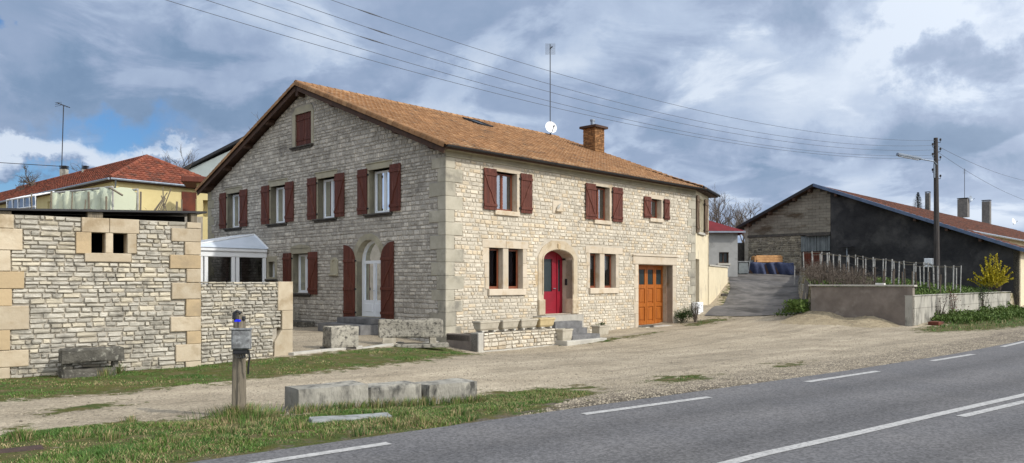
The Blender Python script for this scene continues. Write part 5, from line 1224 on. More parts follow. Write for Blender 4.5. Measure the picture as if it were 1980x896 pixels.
# ============================================================ leaves, twigs
def leafy(name, c, rx, ry, rz, n, size, mt, label, cat, parent=None, seed=1, stems=12, stem_mat='twig', group=None, clumps=9, up=.6):
    r = thing(name, c, label, cat, group) if parent is None else parent; rg_ = random.Random(seed); c = Vector(c)
    cl_ = [(Vector((rg_.gauss(0, .45)*rx, rg_.gauss(0, .45)*ry, rz*rg_.uniform(.25, 1.0))), rg_.uniform(.18, .42)) for _ in range(clumps)]
    m = MB()
    for i in range(n):
        q, s = cl_[rg_.randrange(clumps)]; p = c+q+Vector((rg_.gauss(0, 1)*s*rx, rg_.gauss(0, 1)*s*ry, rg_.gauss(0, 1)*s*rz*.5))
        if p.z < c.z: p.z = c.z+rg_.uniform(0, .1)*rz
        a = Vector((rg_.uniform(-1, 1), rg_.uniform(-1, 1), rg_.uniform(-.3, 1))).normalized(); b = a.cross(Vector((rg_.uniform(-1, 1), rg_.uniform(-1, 1), rg_.uniform(-1, 1)))).normalized(); s_ = size*rg_.uniform(.5, 1.3)
        m.add([p, p+a*s_*.5+b*s_*.3, p+a*s_, p+a*s_*.5-b*s_*.3], [(0, 1, 2, 3)], r=rg_.random())
    m.build('foliage', mt, r); m = MB()
    for i in range(stems):
        q, s = cl_[rg_.randrange(clumps)]; e = c+q*1.1+Vector((0, 0, rz*.1)); b = c+Vector((q.x*.15, q.y*.15, -.05)); md = b.lerp(e, .5)+Vector((rg_.uniform(-.1, .1)*rx, 0, .1*rz)); m.tube([b, md, e], [.014, .01, .004], 4)
    m.build('stems', stem_mat, r); return r
p = GW.P(16.1, 1.3, -.55); fr_ = thing('forsythia_bush', p, 'yellow flowering bush rising behind the right part of the concrete garden wall', 'bush'); rf_ = random.Random(3); fm = MB(); sm_ = MB()
for i in range(85):
    a = rf_.uniform(0, 6.28); sp = rf_.uniform(.1, 1.35); L_ = rf_.uniform(1.1, 2.4)*(1-.25*sp); b0 = p+Vector((rf_.gauss(0, .15), rf_.gauss(0, .15), -.1)); pts = []
    for k in range(8): t = k/7; pts.append(b0+Vector((math.cos(a)*sp*t*.8+rf_.gauss(0, .02), math.sin(a)*sp*t*.8+rf_.gauss(0, .02), L_*(t-.28*sp*t*t))))
    sm_.tube(pts, [.012, .011, .01, .008, .007, .006, .005, .003], 4)
    for q in range(95):
        t = rf_.uniform(.22, 1)*7; k = min(int(t), 6); c = pts[k].lerp(pts[k+1], t-k)+Vector((rf_.gauss(0, .018), rf_.gauss(0, .018), rf_.gauss(0, .018))); s_ = rf_.uniform(.02, .045)
        n1 = Vector((rf_.gauss(0, 1), rf_.gauss(0, 1), rf_.gauss(0, 1))).normalized(); n2 = n1.cross(Vector((rf_.gauss(0, 1), rf_.gauss(0, 1), rf_.gauss(0, 1)))).normalized(); fm.add([c-n1*s_, c+n2*s_, c+n1*s_, c-n2*s_], [(0, 1, 2, 3)], r=rf_.random())
fm.build('flowers', 'leaf_yellow', fr_); sm_.build('stems', 'twig', fr_)
p = at(1322, 626); leafy('dark_shrub', p+Vector((0, .3, -.05)), .48, .3, .62, 2200, .06, 'leaf_dark', 'dark green low shrub at the house corner beside the garage', 'shrub', seed=4)
p = at(1346, 624); leafy('dry_plant', p+Vector((0, .2, -.05)), .25, .2, .8, 500, .05, 'stake_dark', 'dry brown plant between the dark shrub and the concrete slab', 'plant', seed=5, stems=30)
p = FF.P(7.5, -.1, 1.0); leafy('potted_plant', (p.x, p.y, p.z), .16, .12, .12, 160, .05, 'leaf_dark', 'small dark plant in the planter right of the door steps', 'plant', seed=6, stems=4)
for i, (a, h, lb) in enumerate(((3.2, .9, 'thin bare climber growing up the left part of the concrete garden wall'), (5.3, 1.15, 'reddish twiggy climber in the middle of the concrete garden wall'), (10.6, 1.3, 'dark leafy climber on the right part of the concrete garden wall'))):
    p = GW.P(a, 0, .12); p.z = hz(p.x, p.y); leafy('wall_climber', p, .5, .08, h, (160, 260, 500)[i], .07, ('stake_dark', 'rust', 'leaf_dark')[i], lb, 'climber', seed=20+i, stems=16)
p = GW.P(1.3, 0, .5); p.z = hz(p.x, p.y); tag(MB().bbox(Fr(p, U, Nn), -.35, .35, -.03, .12, -.2, .2, .02).build('loose_bricks', 'rust'), 'reddish brick lying in the weeds at the foot of the concrete garden wall', 'brick')
p = XF.P(6.4, 0, .35); p.z = hz(p.x, p.y); tag(block('dark_stone', Fr(p, (1, 0, 0), (0, -1, 0)), -.2, .2, -.05, .15, -.1, .1, 'sill_dark', .03, 95, .02, 4), 'small dark stone beside the cream boundary wall', 'stone')
p = FF.P(11.9, 0, .35); p.z = hz(p.x, p.y); tag(block('dark_stone', Fr(p, (1, 0, 0), (0, -1, 0)), -.3, .25, -.04, .09, -.1, .1, 'sill_dark', .03, 96, .02, 4), 'flat dark stone at the left foot of the orange garage door surround', 'stone')
# brambles: twiggy thicket by the drive
def thicket(name, P0, n, L, spread, mt, label, seed, r0=.012, drop=.35):
    rg_ = random.Random(seed); m = MB()
    for i in range(n):
        b = P0(rg_); p = b; d_ = Vector((rg_.gauss(0, spread), rg_.gauss(0, spread), 1)).normalized(); l = L*rg_.uniform(.4, 1.1); pts = [p]
        for k in range(4): d_ = (d_+Vector((rg_.gauss(0, .3), rg_.gauss(0, .3), -drop*k*.3))).normalized(); p = p+d_*l/4; pts.append(p)
        m.tube(pts, [r0, r0*.8, r0*.6, r0*.4, r0*.25], 3, cap=False, rr=rg_.random())
        for k in range(2): q = pts[2+k]; e = q+Vector((rg_.gauss(0, .15), rg_.gauss(0, .15), rg_.uniform(0, .2)))*L; m.tube([q, e], r0*.35, 3, cap=False)
    o = m.build(name, mt); o['kind'] = 'stuff'; o['label'] = label; o['category'] = 'brambles'; return o
def gz_(a, b): p = W0+U*a+Vd*b; return Vector((p.x, p.y, hz(p.x, p.y)))
thicket('brambles', lambda r: (lambda a: gz_(a, 3.9+.45*a-r.random()**1.5*2.6))(r.uniform(.3, 9)), 900, 1.15, .35, 'twig', 'dry brown brambles between the driveway and the vine stakes', 31, .014)

def leafstuff(name, P0, n, size, mt, label, seed, cat='weeds'):
    rg_ = random.Random(seed); m = MB()
    for i in range(n):
        p = P0(rg_); a = Vector((rg_.uniform(-1, 1), rg_.uniform(-1, 1), rg_.uniform(.2, 1.4))).normalized(); b = a.cross(Vector((rg_.uniform(-1, 1), rg_.uniform(-1, 1), 0))).normalized(); s_ = size*rg_.uniform(.5, 1.4)
        m.add([p, p+a*s_*.5+b*s_*.28, p+a*s_, p+a*s_*.5-b*s_*.28], [(0, 1, 2, 3)], r=rg_.random())
    o = m.build(name, mt); o['kind'] = 'stuff'; o['label'] = label; o['category'] = cat
def along_wall(r):
    a = r.uniform(2.2, 17.5); d_ = r.uniform(.02, 1.0+.8*math.sin(a*.9)**2); p = GW.P(a, 0, d_); cl_ = noise.noise(Vector((a*1.1, d_*1.5, 3)))
    return Vector((p.x, p.y, hz(p.x, p.y)+max(0, r.random()*(.18+.75*max(0, cl_)*(1-d_/2)))))
leafstuff('roadside_weeds', along_wall, 14000, .10, 'leaf_green', 'green weeds along the foot of the concrete garden wall', 41)
leafstuff('garden_weeds', lambda r: (lambda q: q+Vector((0, 0, r.random()*.22*max(.2, .5+noise.noise(q*.8)))))(gz_(r.uniform(.3, 17), r.uniform(.3, 6))), 16000, .10, 'leaf_green', 'green weeds growing among the vine stakes', 42)
leafstuff('kerb_weeds', lambda r: (lambda q: q+Vector((0, 0, r.random()*.5)))(BW.P(4.2+r.uniform(0, .9), 0, 0)*1+Nn*r.uniform(-2.5, .3)*0+U*r.uniform(-.6, 1.2)+Vector((0, 0, .35))), 2600, .10, 'leaf_green', 'green weeds at the left end of the brown garden wall', 43)
# driveway kerb stones
pts = [at(1553, 535), at(1549, 552), at(1553, 575), at(1566, 600)]
m = MB()
for i in range(3):
    a, b = pts[i], pts[i+1]; k = 6
    for j in range(k):
        p0 = a.lerp(b, j/k); p1 = a.lerp(b, (j+1)/k); t = (p1-p0); L_ = t.length; th = Vector((t.x, t.y, 0)).normalized(); z = hz(p0.x, p0.y); m.cr = qr(); m.bbox(Fr((p0.x, p0.y, z), th, Vector((-th.y, th.x, 0))), 0, L_*.97, -.2, .14, -.1, .16, .02, jit=.02)
struct(m.build('driveway_kerb', 'concrete'))

# grass blades
SLABP = [tuple(sf_.P(a, 0, d)[:2]) for a, d in ((-.55, -.2), (.53, -.2), (.53, .25), (-.55, .25))]
def clump_noise(x, y): return noise.noise(Vector((x*.9, y*.9, 0)))*.6+noise.noise(Vector((x*3.1, y*3.1, 5)))*.5
def blades(name, polys, n, h0, h1, seed, label, wdt=.006, dry=.18, dens=None):
    rg_ = np.random.default_rng(seed); pts = []
    areas = []
    for poly in polys:
        P = np.array(poly); lo, hi = P.min(0), P.max(0); areas.append((hi-lo).prod())
    tot = sum(areas)
    for poly, ar in zip(polys, areas):
        P = np.array(poly); lo, hi = P.min(0), P.max(0); c = rg_.uniform(lo, hi, (int(n*ar/tot), 2)); k = inpoly(c[:, 0], c[:, 1], poly)
        D, S = seg_dist(c[:, 0], c[:, 1], ROAD); k &= (S > 0)&(D > .5+.25*np.sin(c[:, 0]*2.3)*np.sin(c[:, 1]*1.7)); k &= ~inpoly(c[:, 0], c[:, 1], SLABP); c = c[k]; D2, _ = seg_dist(c[:, 0], c[:, 1], poly, True)
        cn = np.array([clump_noise(x, y) for x, y in c]); k = rg_.random(len(c)) < np.clip(.62+cn*1.0, .05, 1)*np.clip(D2/.35, .12, 1); pts.append(np.c_[c[k], cn[k], np.clip(D2[k]/.5, .3, 1)])
    c = np.concatenate(pts); N_ = len(c); z = H(c[:, 0], c[:, 1])
    hh = rg_.uniform(h0, h1, N_)*np.clip(.65+c[:, 2]*1.3, .3, 1.7)*c[:, 3]; ang = rg_.uniform(0, 2*np.pi, N_); dx, dy = np.cos(ang), np.sin(ang); ln = rg_.uniform(.1, .9, N_)*hh
    la = rg_.uniform(0, 2*np.pi, N_); lx_, ly_ = np.cos(la)*ln, np.sin(la)*ln; w = wdt*rg_.uniform(.6, 1.4, N_)
    V = np.zeros((N_, 5, 3)); b = np.c_[c[:, 0], c[:, 1], z-.01]
    V[:, 0] = b-np.c_[dx*w, dy*w, 0*w]; V[:, 1] = b+np.c_[dx*w, dy*w, 0*w]
    md = b+np.c_[lx_*.35, ly_*.35, hh*.6]; V[:, 2] = md+np.c_[dx*w*.8, dy*w*.8, 0*w]; V[:, 3] = md-np.c_[dx*w*.8, dy*w*.8, 0*w]; V[:, 4] = b+np.c_[lx_, ly_, hh*.95]
    me = bpy.data.meshes.new(name); me.vertices.add(N_*5); me.vertices.foreach_set('co', V.ravel()); i = np.arange(N_)*5
    L_ = np.stack([i, i+1, i+2, i+3, i+3, i+2, i+4], 1).ravel(); me.loops.add(len(L_)); me.loops.foreach_set('vertex_index', L_); me.polygons.add(N_*2)
    st_ = np.stack([np.arange(N_)*7, np.arange(N_)*7+4], 1).ravel(); me.polygons.foreach_set('loop_start', st_); me.polygons.foreach_set('loop_total', np.tile([4, 3], N_)); me.update()
    a = me.attributes.new('rnd', 'FLOAT', 'FACE'); dn = np.array([noise.noise(Vector((x*.7, y*.7, 9))) for x, y in c[:, :2]]); isdry = rg_.random(N_) < np.clip(dry+dn*.7, .03, .8)
    rv = np.where(isdry, rg_.uniform(.82, 1, N_), rg_.uniform(0, .7, N_)); a.data.foreach_set('value', np.repeat(rv, 2)); me.materials.append(MATS['grass'])
    o = bpy.data.objects.new(name, me); col.objects.link(o); o['kind'] = 'stuff'; o['label'] = label; o['category'] = 'grass'
mat('grass', (.055, .125, .024), (.10, .165, .03), 1.5, rnd=.3, rough=.65, c4=(.30, .24, .12))
foot = [p for p in GA[0][0]]
blades('grass', [GA[0][0]], 450000, .025, .085, 5, 'green and dry grass on the roadside verge in the foreground', 
       .0042, .26)
blades('grass', [GA[1][0]], 200000, .015, .055, 6, 'short mossy grass along the foot of the stone walls', .006, .12)
blades('grass', [GA[6][0]], 30000, .05, .18, 7, 'green grass at the road edge under the garden wall', .012, .05)
blades('grass', [GA[7][0], GA[8][0], GA[3][0]], 14000, .02, .08, 8, 'small patches of grass on the gravel', .009, .2)
# taller tufts at the post, at the blocks
def tuft(cx_, cy_, n, r, h, seed):
    rg_ = random.Random(seed); m = MB()
    for i in range(n):
        a = rg_.uniform(0, 6.283); q = r*abs(rg_.gauss(0, .5)); x = cx_+q*math.cos(a); y = cy_+q*math.sin(a); z = hz(x, y); D_, S_ = seg_dist(np.array([x]), np.array([y]), ROAD)
        if D_[0] < .55: continue
        hh = h*rg_.uniform(.4, 1.1); w = .004
        l = Vector((math.cos(a)*hh*rg_.uniform(0, .6), math.sin(a)*hh*rg_.uniform(0, .6), hh)); s = Vector((-math.sin(a+.8), math.cos(a+.8), 0))*w; b = Vector((x, y, z-.01)); mdl = b+Vector((l.x*.3, l.y*.3, hh*.6))
        m.add([b-s, b+s, mdl+s*.8, mdl-s*.8, b+l], [(0, 1, 2, 3), (3, 2, 4)], r=(rg_.uniform(.82, 1) if rg_.random() < .4 else rg_.uniform(0, .7)))
    return m
tm = MB()
def merge(a, b): o = len(a.v); a.v += b.v; a.f += [[i+o for i in f] for f in b.f]; a.m += b.m; a.r += b.r
merge(tm, tuft(pc.x, pc.y-.05, 900, .42, .2, 1)); merge(tm, tuft(pc.x+.35, pc.y-.35, 700, .6, .17, 2))
for i in range(16):
    q = KF.P(i*.2, 0, .06+.05*math.sin(i)); merge(tm, tuft(q.x, q.y, 150, .16, .16, 10+i))
trg = random.Random(77)
for i in range(60):
    q = at(trg.uniform(-40, 950), trg.uniform(800, 860)) 
    if inpoly(np.array([q.x]), np.array([q.y]), GA[0][0])[0]: merge(tm, tuft(q.x, q.y, 90, .12, trg.uniform(.07, .15), 40+i))
for px_ in (30, 60, 70, 205, 215, 225):
    q = at(px_, 722+trg.uniform(-2, 8)); merge(tm, tuft(q.x, q.y, 200, .2, .22, 140+px_))
o = tm.build('grass_tufts', 'grass'); o['kind'] = 'stuff'; o['label'] = 'taller grass tufts around the wooden post and cut stone blocks'; o['category'] = 'grass'
# loose stones on the verge
def pebbles():
    rg_ = np.random.default_rng(12); n = 26000; t = rg_.uniform(0, 1, n); pl_ = np.array(ROAD[3:10]); seg = t*(len(pl_)-1); i = seg.astype(int); f = seg-i
    c = pl_[i]*(1-f)[:, None]+pl_[i+1]*f[:, None]; off = .46+np.abs(rg_.normal(0, 1.1, n)); d = pl_[np.minimum(i+1, len(pl_)-1)]-pl_[i]; d = d/np.linalg.norm(d, axis=1)[:, None]
    c = c+np.c_[-d[:, 1], d[:, 0]]*off[:, None]; n2 = 26000; c2 = np.c_[rg_.uniform(-9, 18, n2), rg_.uniform(9, 31, n2)]; D, S = seg_dist(c2[:, 0], c2[:, 1], ROAD); c2 = c2[(S > 0) & (D > .5)]
    g = np.concatenate([gmask(c[:, 0], c[:, 1]), gmask(c2[:, 0], c2[:, 1])]); c = np.concatenate([c, c2]); c = c[g < .5]; n = len(c); z = H(c[:, 0], c[:, 1]); s = rg_.uniform(.008, .022, n)*np.where(rg_.random(n) < .03, 1.4, 1)
    base = np.array([(1, 0, 0), (0, 1, 0), (-1, 0, 0), (0, -1, 0), (0, 0, 1.)]); V = base[None]*s[:, None, None]*rg_.uniform(.6, 1.3, (n, 5, 3)); V[:, 4, 2] *= .8; V += np.c_[c, z][:, None]
    me = bpy.data.meshes.new('loose_stones'); me.vertices.add(n*5); me.vertices.foreach_set('co', V.ravel()); k = np.arange(n)*5
    L_ = np.stack([k, k+1, k+4, k+1, k+2, k+4, k+2, k+3, k+4, k+3, k, k+4], 1).ravel(); me.loops.add(len(L_)); me.loops.foreach_set('vertex_index', L_); me.polygons.add(n*4)
    me.polygons.foreach_set('loop_start', np.arange(n*4)*3); me.polygons.foreach_set('loop_total', np.full(n*4, 3)); me.update()
    a = me.attributes.new('rnd', 'FLOAT', 'FACE'); a.data.foreach_set('value', np.repeat(rg_.random(n), 4)); me.materials.append(MATS['pebble']); o = bpy.data.objects.new('loose_stones', me); col.objects.link(o); o['kind'] = 'stuff'; o['label'] = 'loose limestone gravel scattered along the road edge'; o['category'] = 'gravel'
mat('pebble', (.32, .275, .205), (.21, .178, .13), 3, rnd=.4)
pebbles()

# ============================================================ barn
barn = thing('barn', BF.P(8, 2, 0), 'wide old barn with black rendered gable, concrete block patch and long red roof', 'barn')
def bx(x, y): return BF.px(x, y)
BWd = 16.95; RA = BWd*.693; 
zE0 = bx(1972, 484)[1]; RA, zR = bx(1578, 363); BWd, zE1 = bx(1447, 436)
BWd += 0
asp = bx(1606, 450)[0]; zsp = bx(1530, 452)[1]
def top(a): return zE0+(zR-zE0)*a/RA if a < RA else zR+(zE1-zR)*(a-RA)/(BWd-RA)
m = MB(); m.prism(BF, [(0, 0), (asp, 0), (asp, top(asp)), (0, top(0))], (), -.35, 0); m.build('rendered_wall', 'dark_render', barn)
m = MB(); m.prism(BF, [(asp+.002, zsp), (BWd, zsp), (BWd, top(BWd)), (RA, zR), (asp+.002, top(asp))], (), -.35, -.04, 1)
b = zsp; rgb = random.Random(5)
while b < zR-.2:
    h = .2
    def clipx(z):
        lo = asp+.01
        hi = BWd-.02
        if z > zE1: hi = BWd-(z-zE1)/(zR-zE1)*(BWd-RA)
        if z > top(asp): lo = asp+(z-top(asp))/(zR-top(asp))*(RA-asp) if zR > top(asp) else lo
        return lo, hi
    lo, hi = clipx(b+h)
    a = lo-(.25 if int(b/h) % 2 else 0)
    while a < hi-.1:
        l = min(.5, hi-a); a_ = max(a, lo); m.bbox(BF, a_+.006, a+l-.006, b+.006, b+h-.006, -.04, .0, .006, 0, r=rgb.random()) if a+l-a_ > .1 else None; a += .5
    b += h
m.build('block_wall', ['block_wall', 'sill_dark'], barn)
m = MB(); m.box(BF, asp+.02, BWd+.05, zsp-.16, zsp-.002, -.3, .05); m.box(BF, asp+.02, bx(1560, 450)[0], zsp-.24, zsp-.165, -.2, .2); m.build('lintel_beam', 'sill_dark', barn)
a5 = bx(1548, 480)[0]; mb = MB(); mb.box(BF, a5, BWd, 1.5, zsp-.17, -.35, -.03, 0)
masonry(mb, BF, a5, BWd, 1.9, zsp-.17, (.10, .2), (.14, .5), [], seed=61, mi=1, depth=.05, rough=.2, gap=.02, d=-.03); mb.build('rubble_wall', ['mortar_dark', 'rubble'], barn)
zc_ = bx(1575, 486)[1]; m = MB(); a6 = a5; n = 34; V = []
for i in range(n+1): a = asp+.05+(a6-asp-.05)*i/n; dd = -.05+.03*math.sin(i*1.85); V += [BF.P(a, zc_, dd), BF.P(a, zsp-.25, dd)]
m.add(V, [(2*i, 2*i+2, 2*i+3, 2*i+1) for i in range(n)]); m.box(BF, asp+.05, a6, zc_-.0, zsp-.2, -.3, -.15)
for q in range(5): aq = asp+.1+(a6-asp-.2)*q/4; m.box(BF, aq-.05, aq+.05, zc_, zsp-.25, -.06, .02)
m.build('corrugated_panel', 'corrugated', barn)
m = MB(); am = bx(1590, 500)[0]
for i in range(8): a = am+(a6-.15-am)*i/8; m.cr = qr(); m.box(BF, a+.01, a+(a6-.15-am)/8-.01, 1.8, zc_-.03, -.1, -.04+.01*(i % 2))
m.build('barn_door', 'rust', barn)
MB().box(BF, asp+.03, am, 1.5, zc_-.01, -.3, -.08).build('door_jamb', 'dark_render', barn); MB().box(BF, a6-.14, a6, 1.5, zc_-.01, -.3, -.2).build('door_jamb', 'dark_render', barn)
# barn roof
def slope_slab(name, a0, z0, a1, z1, u0, u1, th, mt, til=True, seed=1, parent=barn):
    L_ = math.hypot(a1-a0, z1-z0); cc_, ss_ = (a1-a0)/L_, (z1-z0)/L_
    def P(u, l, h): return RB+U*(u0+u)+Vd*(a0+l*cc_-h*abs(ss_)*(1 if cc_ > 0 else -1))+Vector((0, 0, z0+l*ss_+h*abs(cc_)))
    m = MB(); V = [P(u, l, h) for u in (0, u1-u0) for l in (0, L_) for h in (-th, -.01)]
    m.add(V, [(0, 1, 3, 2), (4, 6, 7, 5), (0, 4, 5, 1), (2, 3, 7, 6), (0, 2, 6, 4), (1, 5, 7, 3)]); m.build('roof_deck', 'wood_brown', parent)
    m = MB(); tiles(m, P, u1-u0, L_, .3, .4, seed=seed, bow=.05, lift=.05, prof=3); m.build(name, mt, parent); return P
am_ = bx(1829, 432)[0]; aE = -.5; zEE = top(0)-.5*(zR-zE0)/RA+.12
zmid = zE0+(zR-zE0)*am_/RA+.14
PB = slope_slab('roof', am_, zmid, RA, zR+.14, -.5, 62, .12, 'tile_barn', seed=71)
slope_slab('lean_to_roof', aE, zEE, am_-.02, zmid, -.5, 3.0, .10, 'tile_barn', seed=72)
sl2 = (zE1-zR)/(BWd-RA); slope_slab('roof', BWd+.7, zE1+sl2*.7+.14, RA, zR+.14, -.5, 30, .12, 'tile_barn', seed=73)
for (a0, z0, a1, z1, fm_) in ((aE, zEE, RA, zR+.16, 'blue_zinc'), (BWd+.7, zE1+sl2*.7+.16, RA, zR+.16, 'dark_metal')):
    m = MB()
    V = [RB+U*u_+Vd*a+Vector((0, 0, z+dz)) for u_ in (-.56, -.44) for a, z in ((a0, z0), (a1, z1)) for dz in (-.13, .07)]
    m.add(V, [(0, 1, 3, 2), (4, 6, 7, 5), (0, 4, 5, 1), (2, 3, 7, 6), (0, 2, 6, 4), (1, 5, 7, 3)])
    V = [RB+U*u_+Vd*a+Vector((0, 0, z+dz)) for u_ in (-.44, -.12) for a, z in ((a0, z0), (a1, z1)) for dz in (.05, .085)]
    m.add(V, [(0, 1, 3, 2), (4, 6, 7, 5), (0, 4, 5, 1), (2, 3, 7, 6), (0, 2, 6, 4), (1, 5, 7, 3)])
    m.build('barge_flashing', fm_, barn)
m = MB()
for a in (BWd-.2, BWd-1.8, BWd-3.6, RA+.3, RA-1.5, 5.5, 3.7, 1.9): z = top(a); m.box(Fr(RB+Vd*a, U, Vd), -.5, .1, z-.18, z+.02, -.08, .08)
m.build('purlins', 'wood_brown', barn)
# body: side, back, cream house wall under the main eave
m = MB(); mf_ = Fr(RB+Vd*(am_+.5), U, Nn); m.box(mf_, 2.5, 61, -.5, zmid+.05, -.3, 0); m.box(Fr(RB, U, Nn), 0, 61, 0, .1, -16, -15.8); 
mat('yellow_cream', (.58, .50, .33), (.52, .44, .28), 1.5, bump=.2, bscale=30)
m.build('side_wall', 'yellow_cream', barn)
m = MB(); m.box(Fr(RB, U, Nn), -.0, 3.0, -.3, top(0)-.05, -.3, 0); m.build('side_wall', 'cream_render', barn); MB().box(Fr(RB+Vd*BWd, U, Nn), 0, 30, 1, zE1, -.3, 0).build('side_wall', 'mortar_dark', barn)
m = MB(); 
Vc = lambda t, s: RB+U*t+Vd*s
m.tube([PB(0, 0, -.1)+Nn*.06+Vector((0, 0, .02)), PB(62, 0, -.1)+Nn*.06+Vector((0, 0, .02))], .07, 6); m.build('gutter', 'zinc', barn)
# barn chimneys
def rhit(px, py):
    o = Vector((0, 0, EYE)); d_ = Vector(((px-CX)/FPX, 1, (HY-py)/FPX)); n_ = (PB(1, 0, 0)-PB(0, 0, 0)).cross(PB(0, 1, 0)-PB(0, 0, 0)).normalized(); t = (PB(0, 0, 0)-o).dot(n_)/d_.dot(n_); return o+d_*t
for (x0, x1, yt, yb, lb, mt) in ((1789, 1799, 374, 397, 'slim chimney with metal cowl left of the utility pole on the barn roof', 'chimney_grey'), (1852, 1874, 386, 411, 'wide chimney beside the antenna on the barn roof', 'chimney_grey'), (1899, 1916, 390, 426, 'tall grey chimney with metal cap right of the antenna on the barn roof', 'chimney_grey')):
    p = rhit((x0+x1)/2, yb); s_ = p.y/FPX; w = (x1-x0)*s_/2*.78; zt2 = EYE+(HY-yt)*s_; f = Fr((p.x, p.y, 0), U, Nn); r = thing('roof_chimney', p, lb, 'chimney', 'chimneys on the barn roof')
    MB().box(f, -w, w, p.z-.8, zt2, -w, w).build('stack', mt, r)
    m = MB(); m.box(f, -w*1.1, w*1.1, zt2+.14, zt2+.2, -w*1.1, w*1.1)
    for sx_ in (-1, 1):
        for sy_ in (-1, 1): m.box(f, sx_*w*.9-.03, sx_*w*.9+.03, zt2, zt2+.14, sy_*w*.9-.03, sy_*w*.9+.03)
    m.build('cowl', 'dark_metal', r)
p = rhit(1863, 411); s_ = p.y/FPX; r = thing('television_antenna', p+Vector((0, -.3, 0)), 'antenna mast with many short elements above the barn roof', 'antenna')
zt2 = EYE+(HY-327)*s_; m = MB(); m.tube([(p.x, p.y-.3, p.z), (p.x, p.y-.3, zt2)], .04, 5); m.build('mast', 'dark_metal', r)
m = MB()
for i in range(7): z = zt2-.1-.12*i; w = .18+.03*i; m.tube([(p.x-w, p.y-.3-.1*(i % 2), z), (p.x+w, p.y-.3+.1*(i % 2), z)], .012, 4)
m.build('elements', 'zinc', r)
r = thing('satellite_dish', p+Vector((.5, -.5, 1)), 'pale satellite dish fixed beside the wide chimney on the barn roof', 'satellite dish'); q = p+Vector((.95, -.4, 0)); q.z = EYE+(HY-385)*s_; mkdish(r, q, .5, (.5, -.8, .2), 'zinc')
p = rhit(1960, 437); s_ = p.y/FPX; r = thing('satellite_dish', p, 'black and white satellite dish at the far right end of the barn roof', 'satellite dish'); q = Vector((p.x, p.y, EYE+(HY-428)*s_)); mkdish(r, q, .55, (.5, -.8, .2), 'white_paint')
# things by the barn wall
ap = BF.P(bx(1643, 480)[0], 0, 0); r = thing('dark_table_frame', (ap.x-.5, ap.y-1, bx(1643, 505)[1]), 'dark T shaped metal stand before the black barn wall', 'stand')
za, zb2 = bx(1643, 478)[1], bx(1643, 510)[1]; m = MB(); m.box(BF, bx(1656, 480)[0], bx(1632, 480)[0], za-.05, za+.03, .2, .9); m.build('top', 'dark_metal', r); m = MB(); m.tube([BF.P(bx(1643, 480)[0], za, .5), BF.P(bx(1643, 480)[0], zb2-1, .5)], .05, 6); m.build('leg', 'zinc', r)
a_ = bx(1800, 505); r = MB().bbox(BF, a_[0]-.3, a_[0]+.15, a_[1]-.4, a_[1]+.15, .5, .9, .03); tag(r.build('white_box', 'white_paint'), 'small white box beside the foot of the utility pole', 'box')

# ============================================================ utility pole, lamp and cables
PX, PY = (1810-CX)/FPX*44, 44.0; zg = hz(PX, PY); zp = EYE+(HY-267)*44/FPX
up = thing('utility_pole', (PX, PY, zg), 'tall dark wooden utility pole with street lamp arm in front of the barn', 'utility pole')
m = MB(); m.tube([(PX+.05, PY, zg-.3), (PX+.02, PY, (zg+zp)/2), (PX-.02, PY, zp)], [.17, .14, .11], 10); m.build('pole', 'pole_wood', up)
WY = [272, 281, 290, 300, 306]
for i, y in enumerate(WY+[330, 342]):
    z = EYE+(HY-y)*44/FPX; sd_ = -1 if i % 2 else 1; m = MB(); m.tube([(PX, PY, z-.12), (PX+sd_*.22, PY-.05, z-.12), (PX+sd_*.22, PY-.05, z)], .02, 5); m.lathe((PX+sd_*.22, PY-.05, z-.02), [(.03, 0), (.06, .02), (.05, .06), (.06, .09), (.03, .13)], 8); m.build('insulator', 'dark_metal', up)
s44 = 44/FPX; lz = EYE+(HY-314)*s44
m = MB(); m.tube([(PX, PY-.1, lz-.15), (PX-.25, PY-.2, lz+.02), (PX-1.1, PY-.3, lz+.14)], .035, 6); m.tube([(PX-.16, PY-.1, lz-.9), (PX-.16, PY-.1, lz-.1)], .05, 6); m.build('lamp_arm', 'zinc', up)
LF = Fr((PX-1.05, PY-.3, lz+.13), Vector((-1, 0, .2)).normalized(), (0, -1, 0), Vector((.2, 0, 1)).normalized())
m = MB(); m.bbox(LF, 0, 1.35, -.05, .09, -.12, .12, .03); lh = m.build('lamp_head', 'zinc', up); MB().box(LF, .1, 1.25, -.085, -.052, -.09, .09).build('lamp_lens', 'white_roof', lh)
EN = Vector((-13, 14.5, 0)); PN = Vector((PX, PY, 0))
XS0 = [640, 555, 480, 398, 320]; YM = [197, 219, 231, 246, 253]
clabels = ['topmost overhead cable running from the utility pole over the house', 'second overhead cable from the top crossing the sky', 'middle overhead cable of the five crossing the sky', 'fourth overhead cable from the top crossing the sky', 'lowest overhead cable crossing just above the house roof']
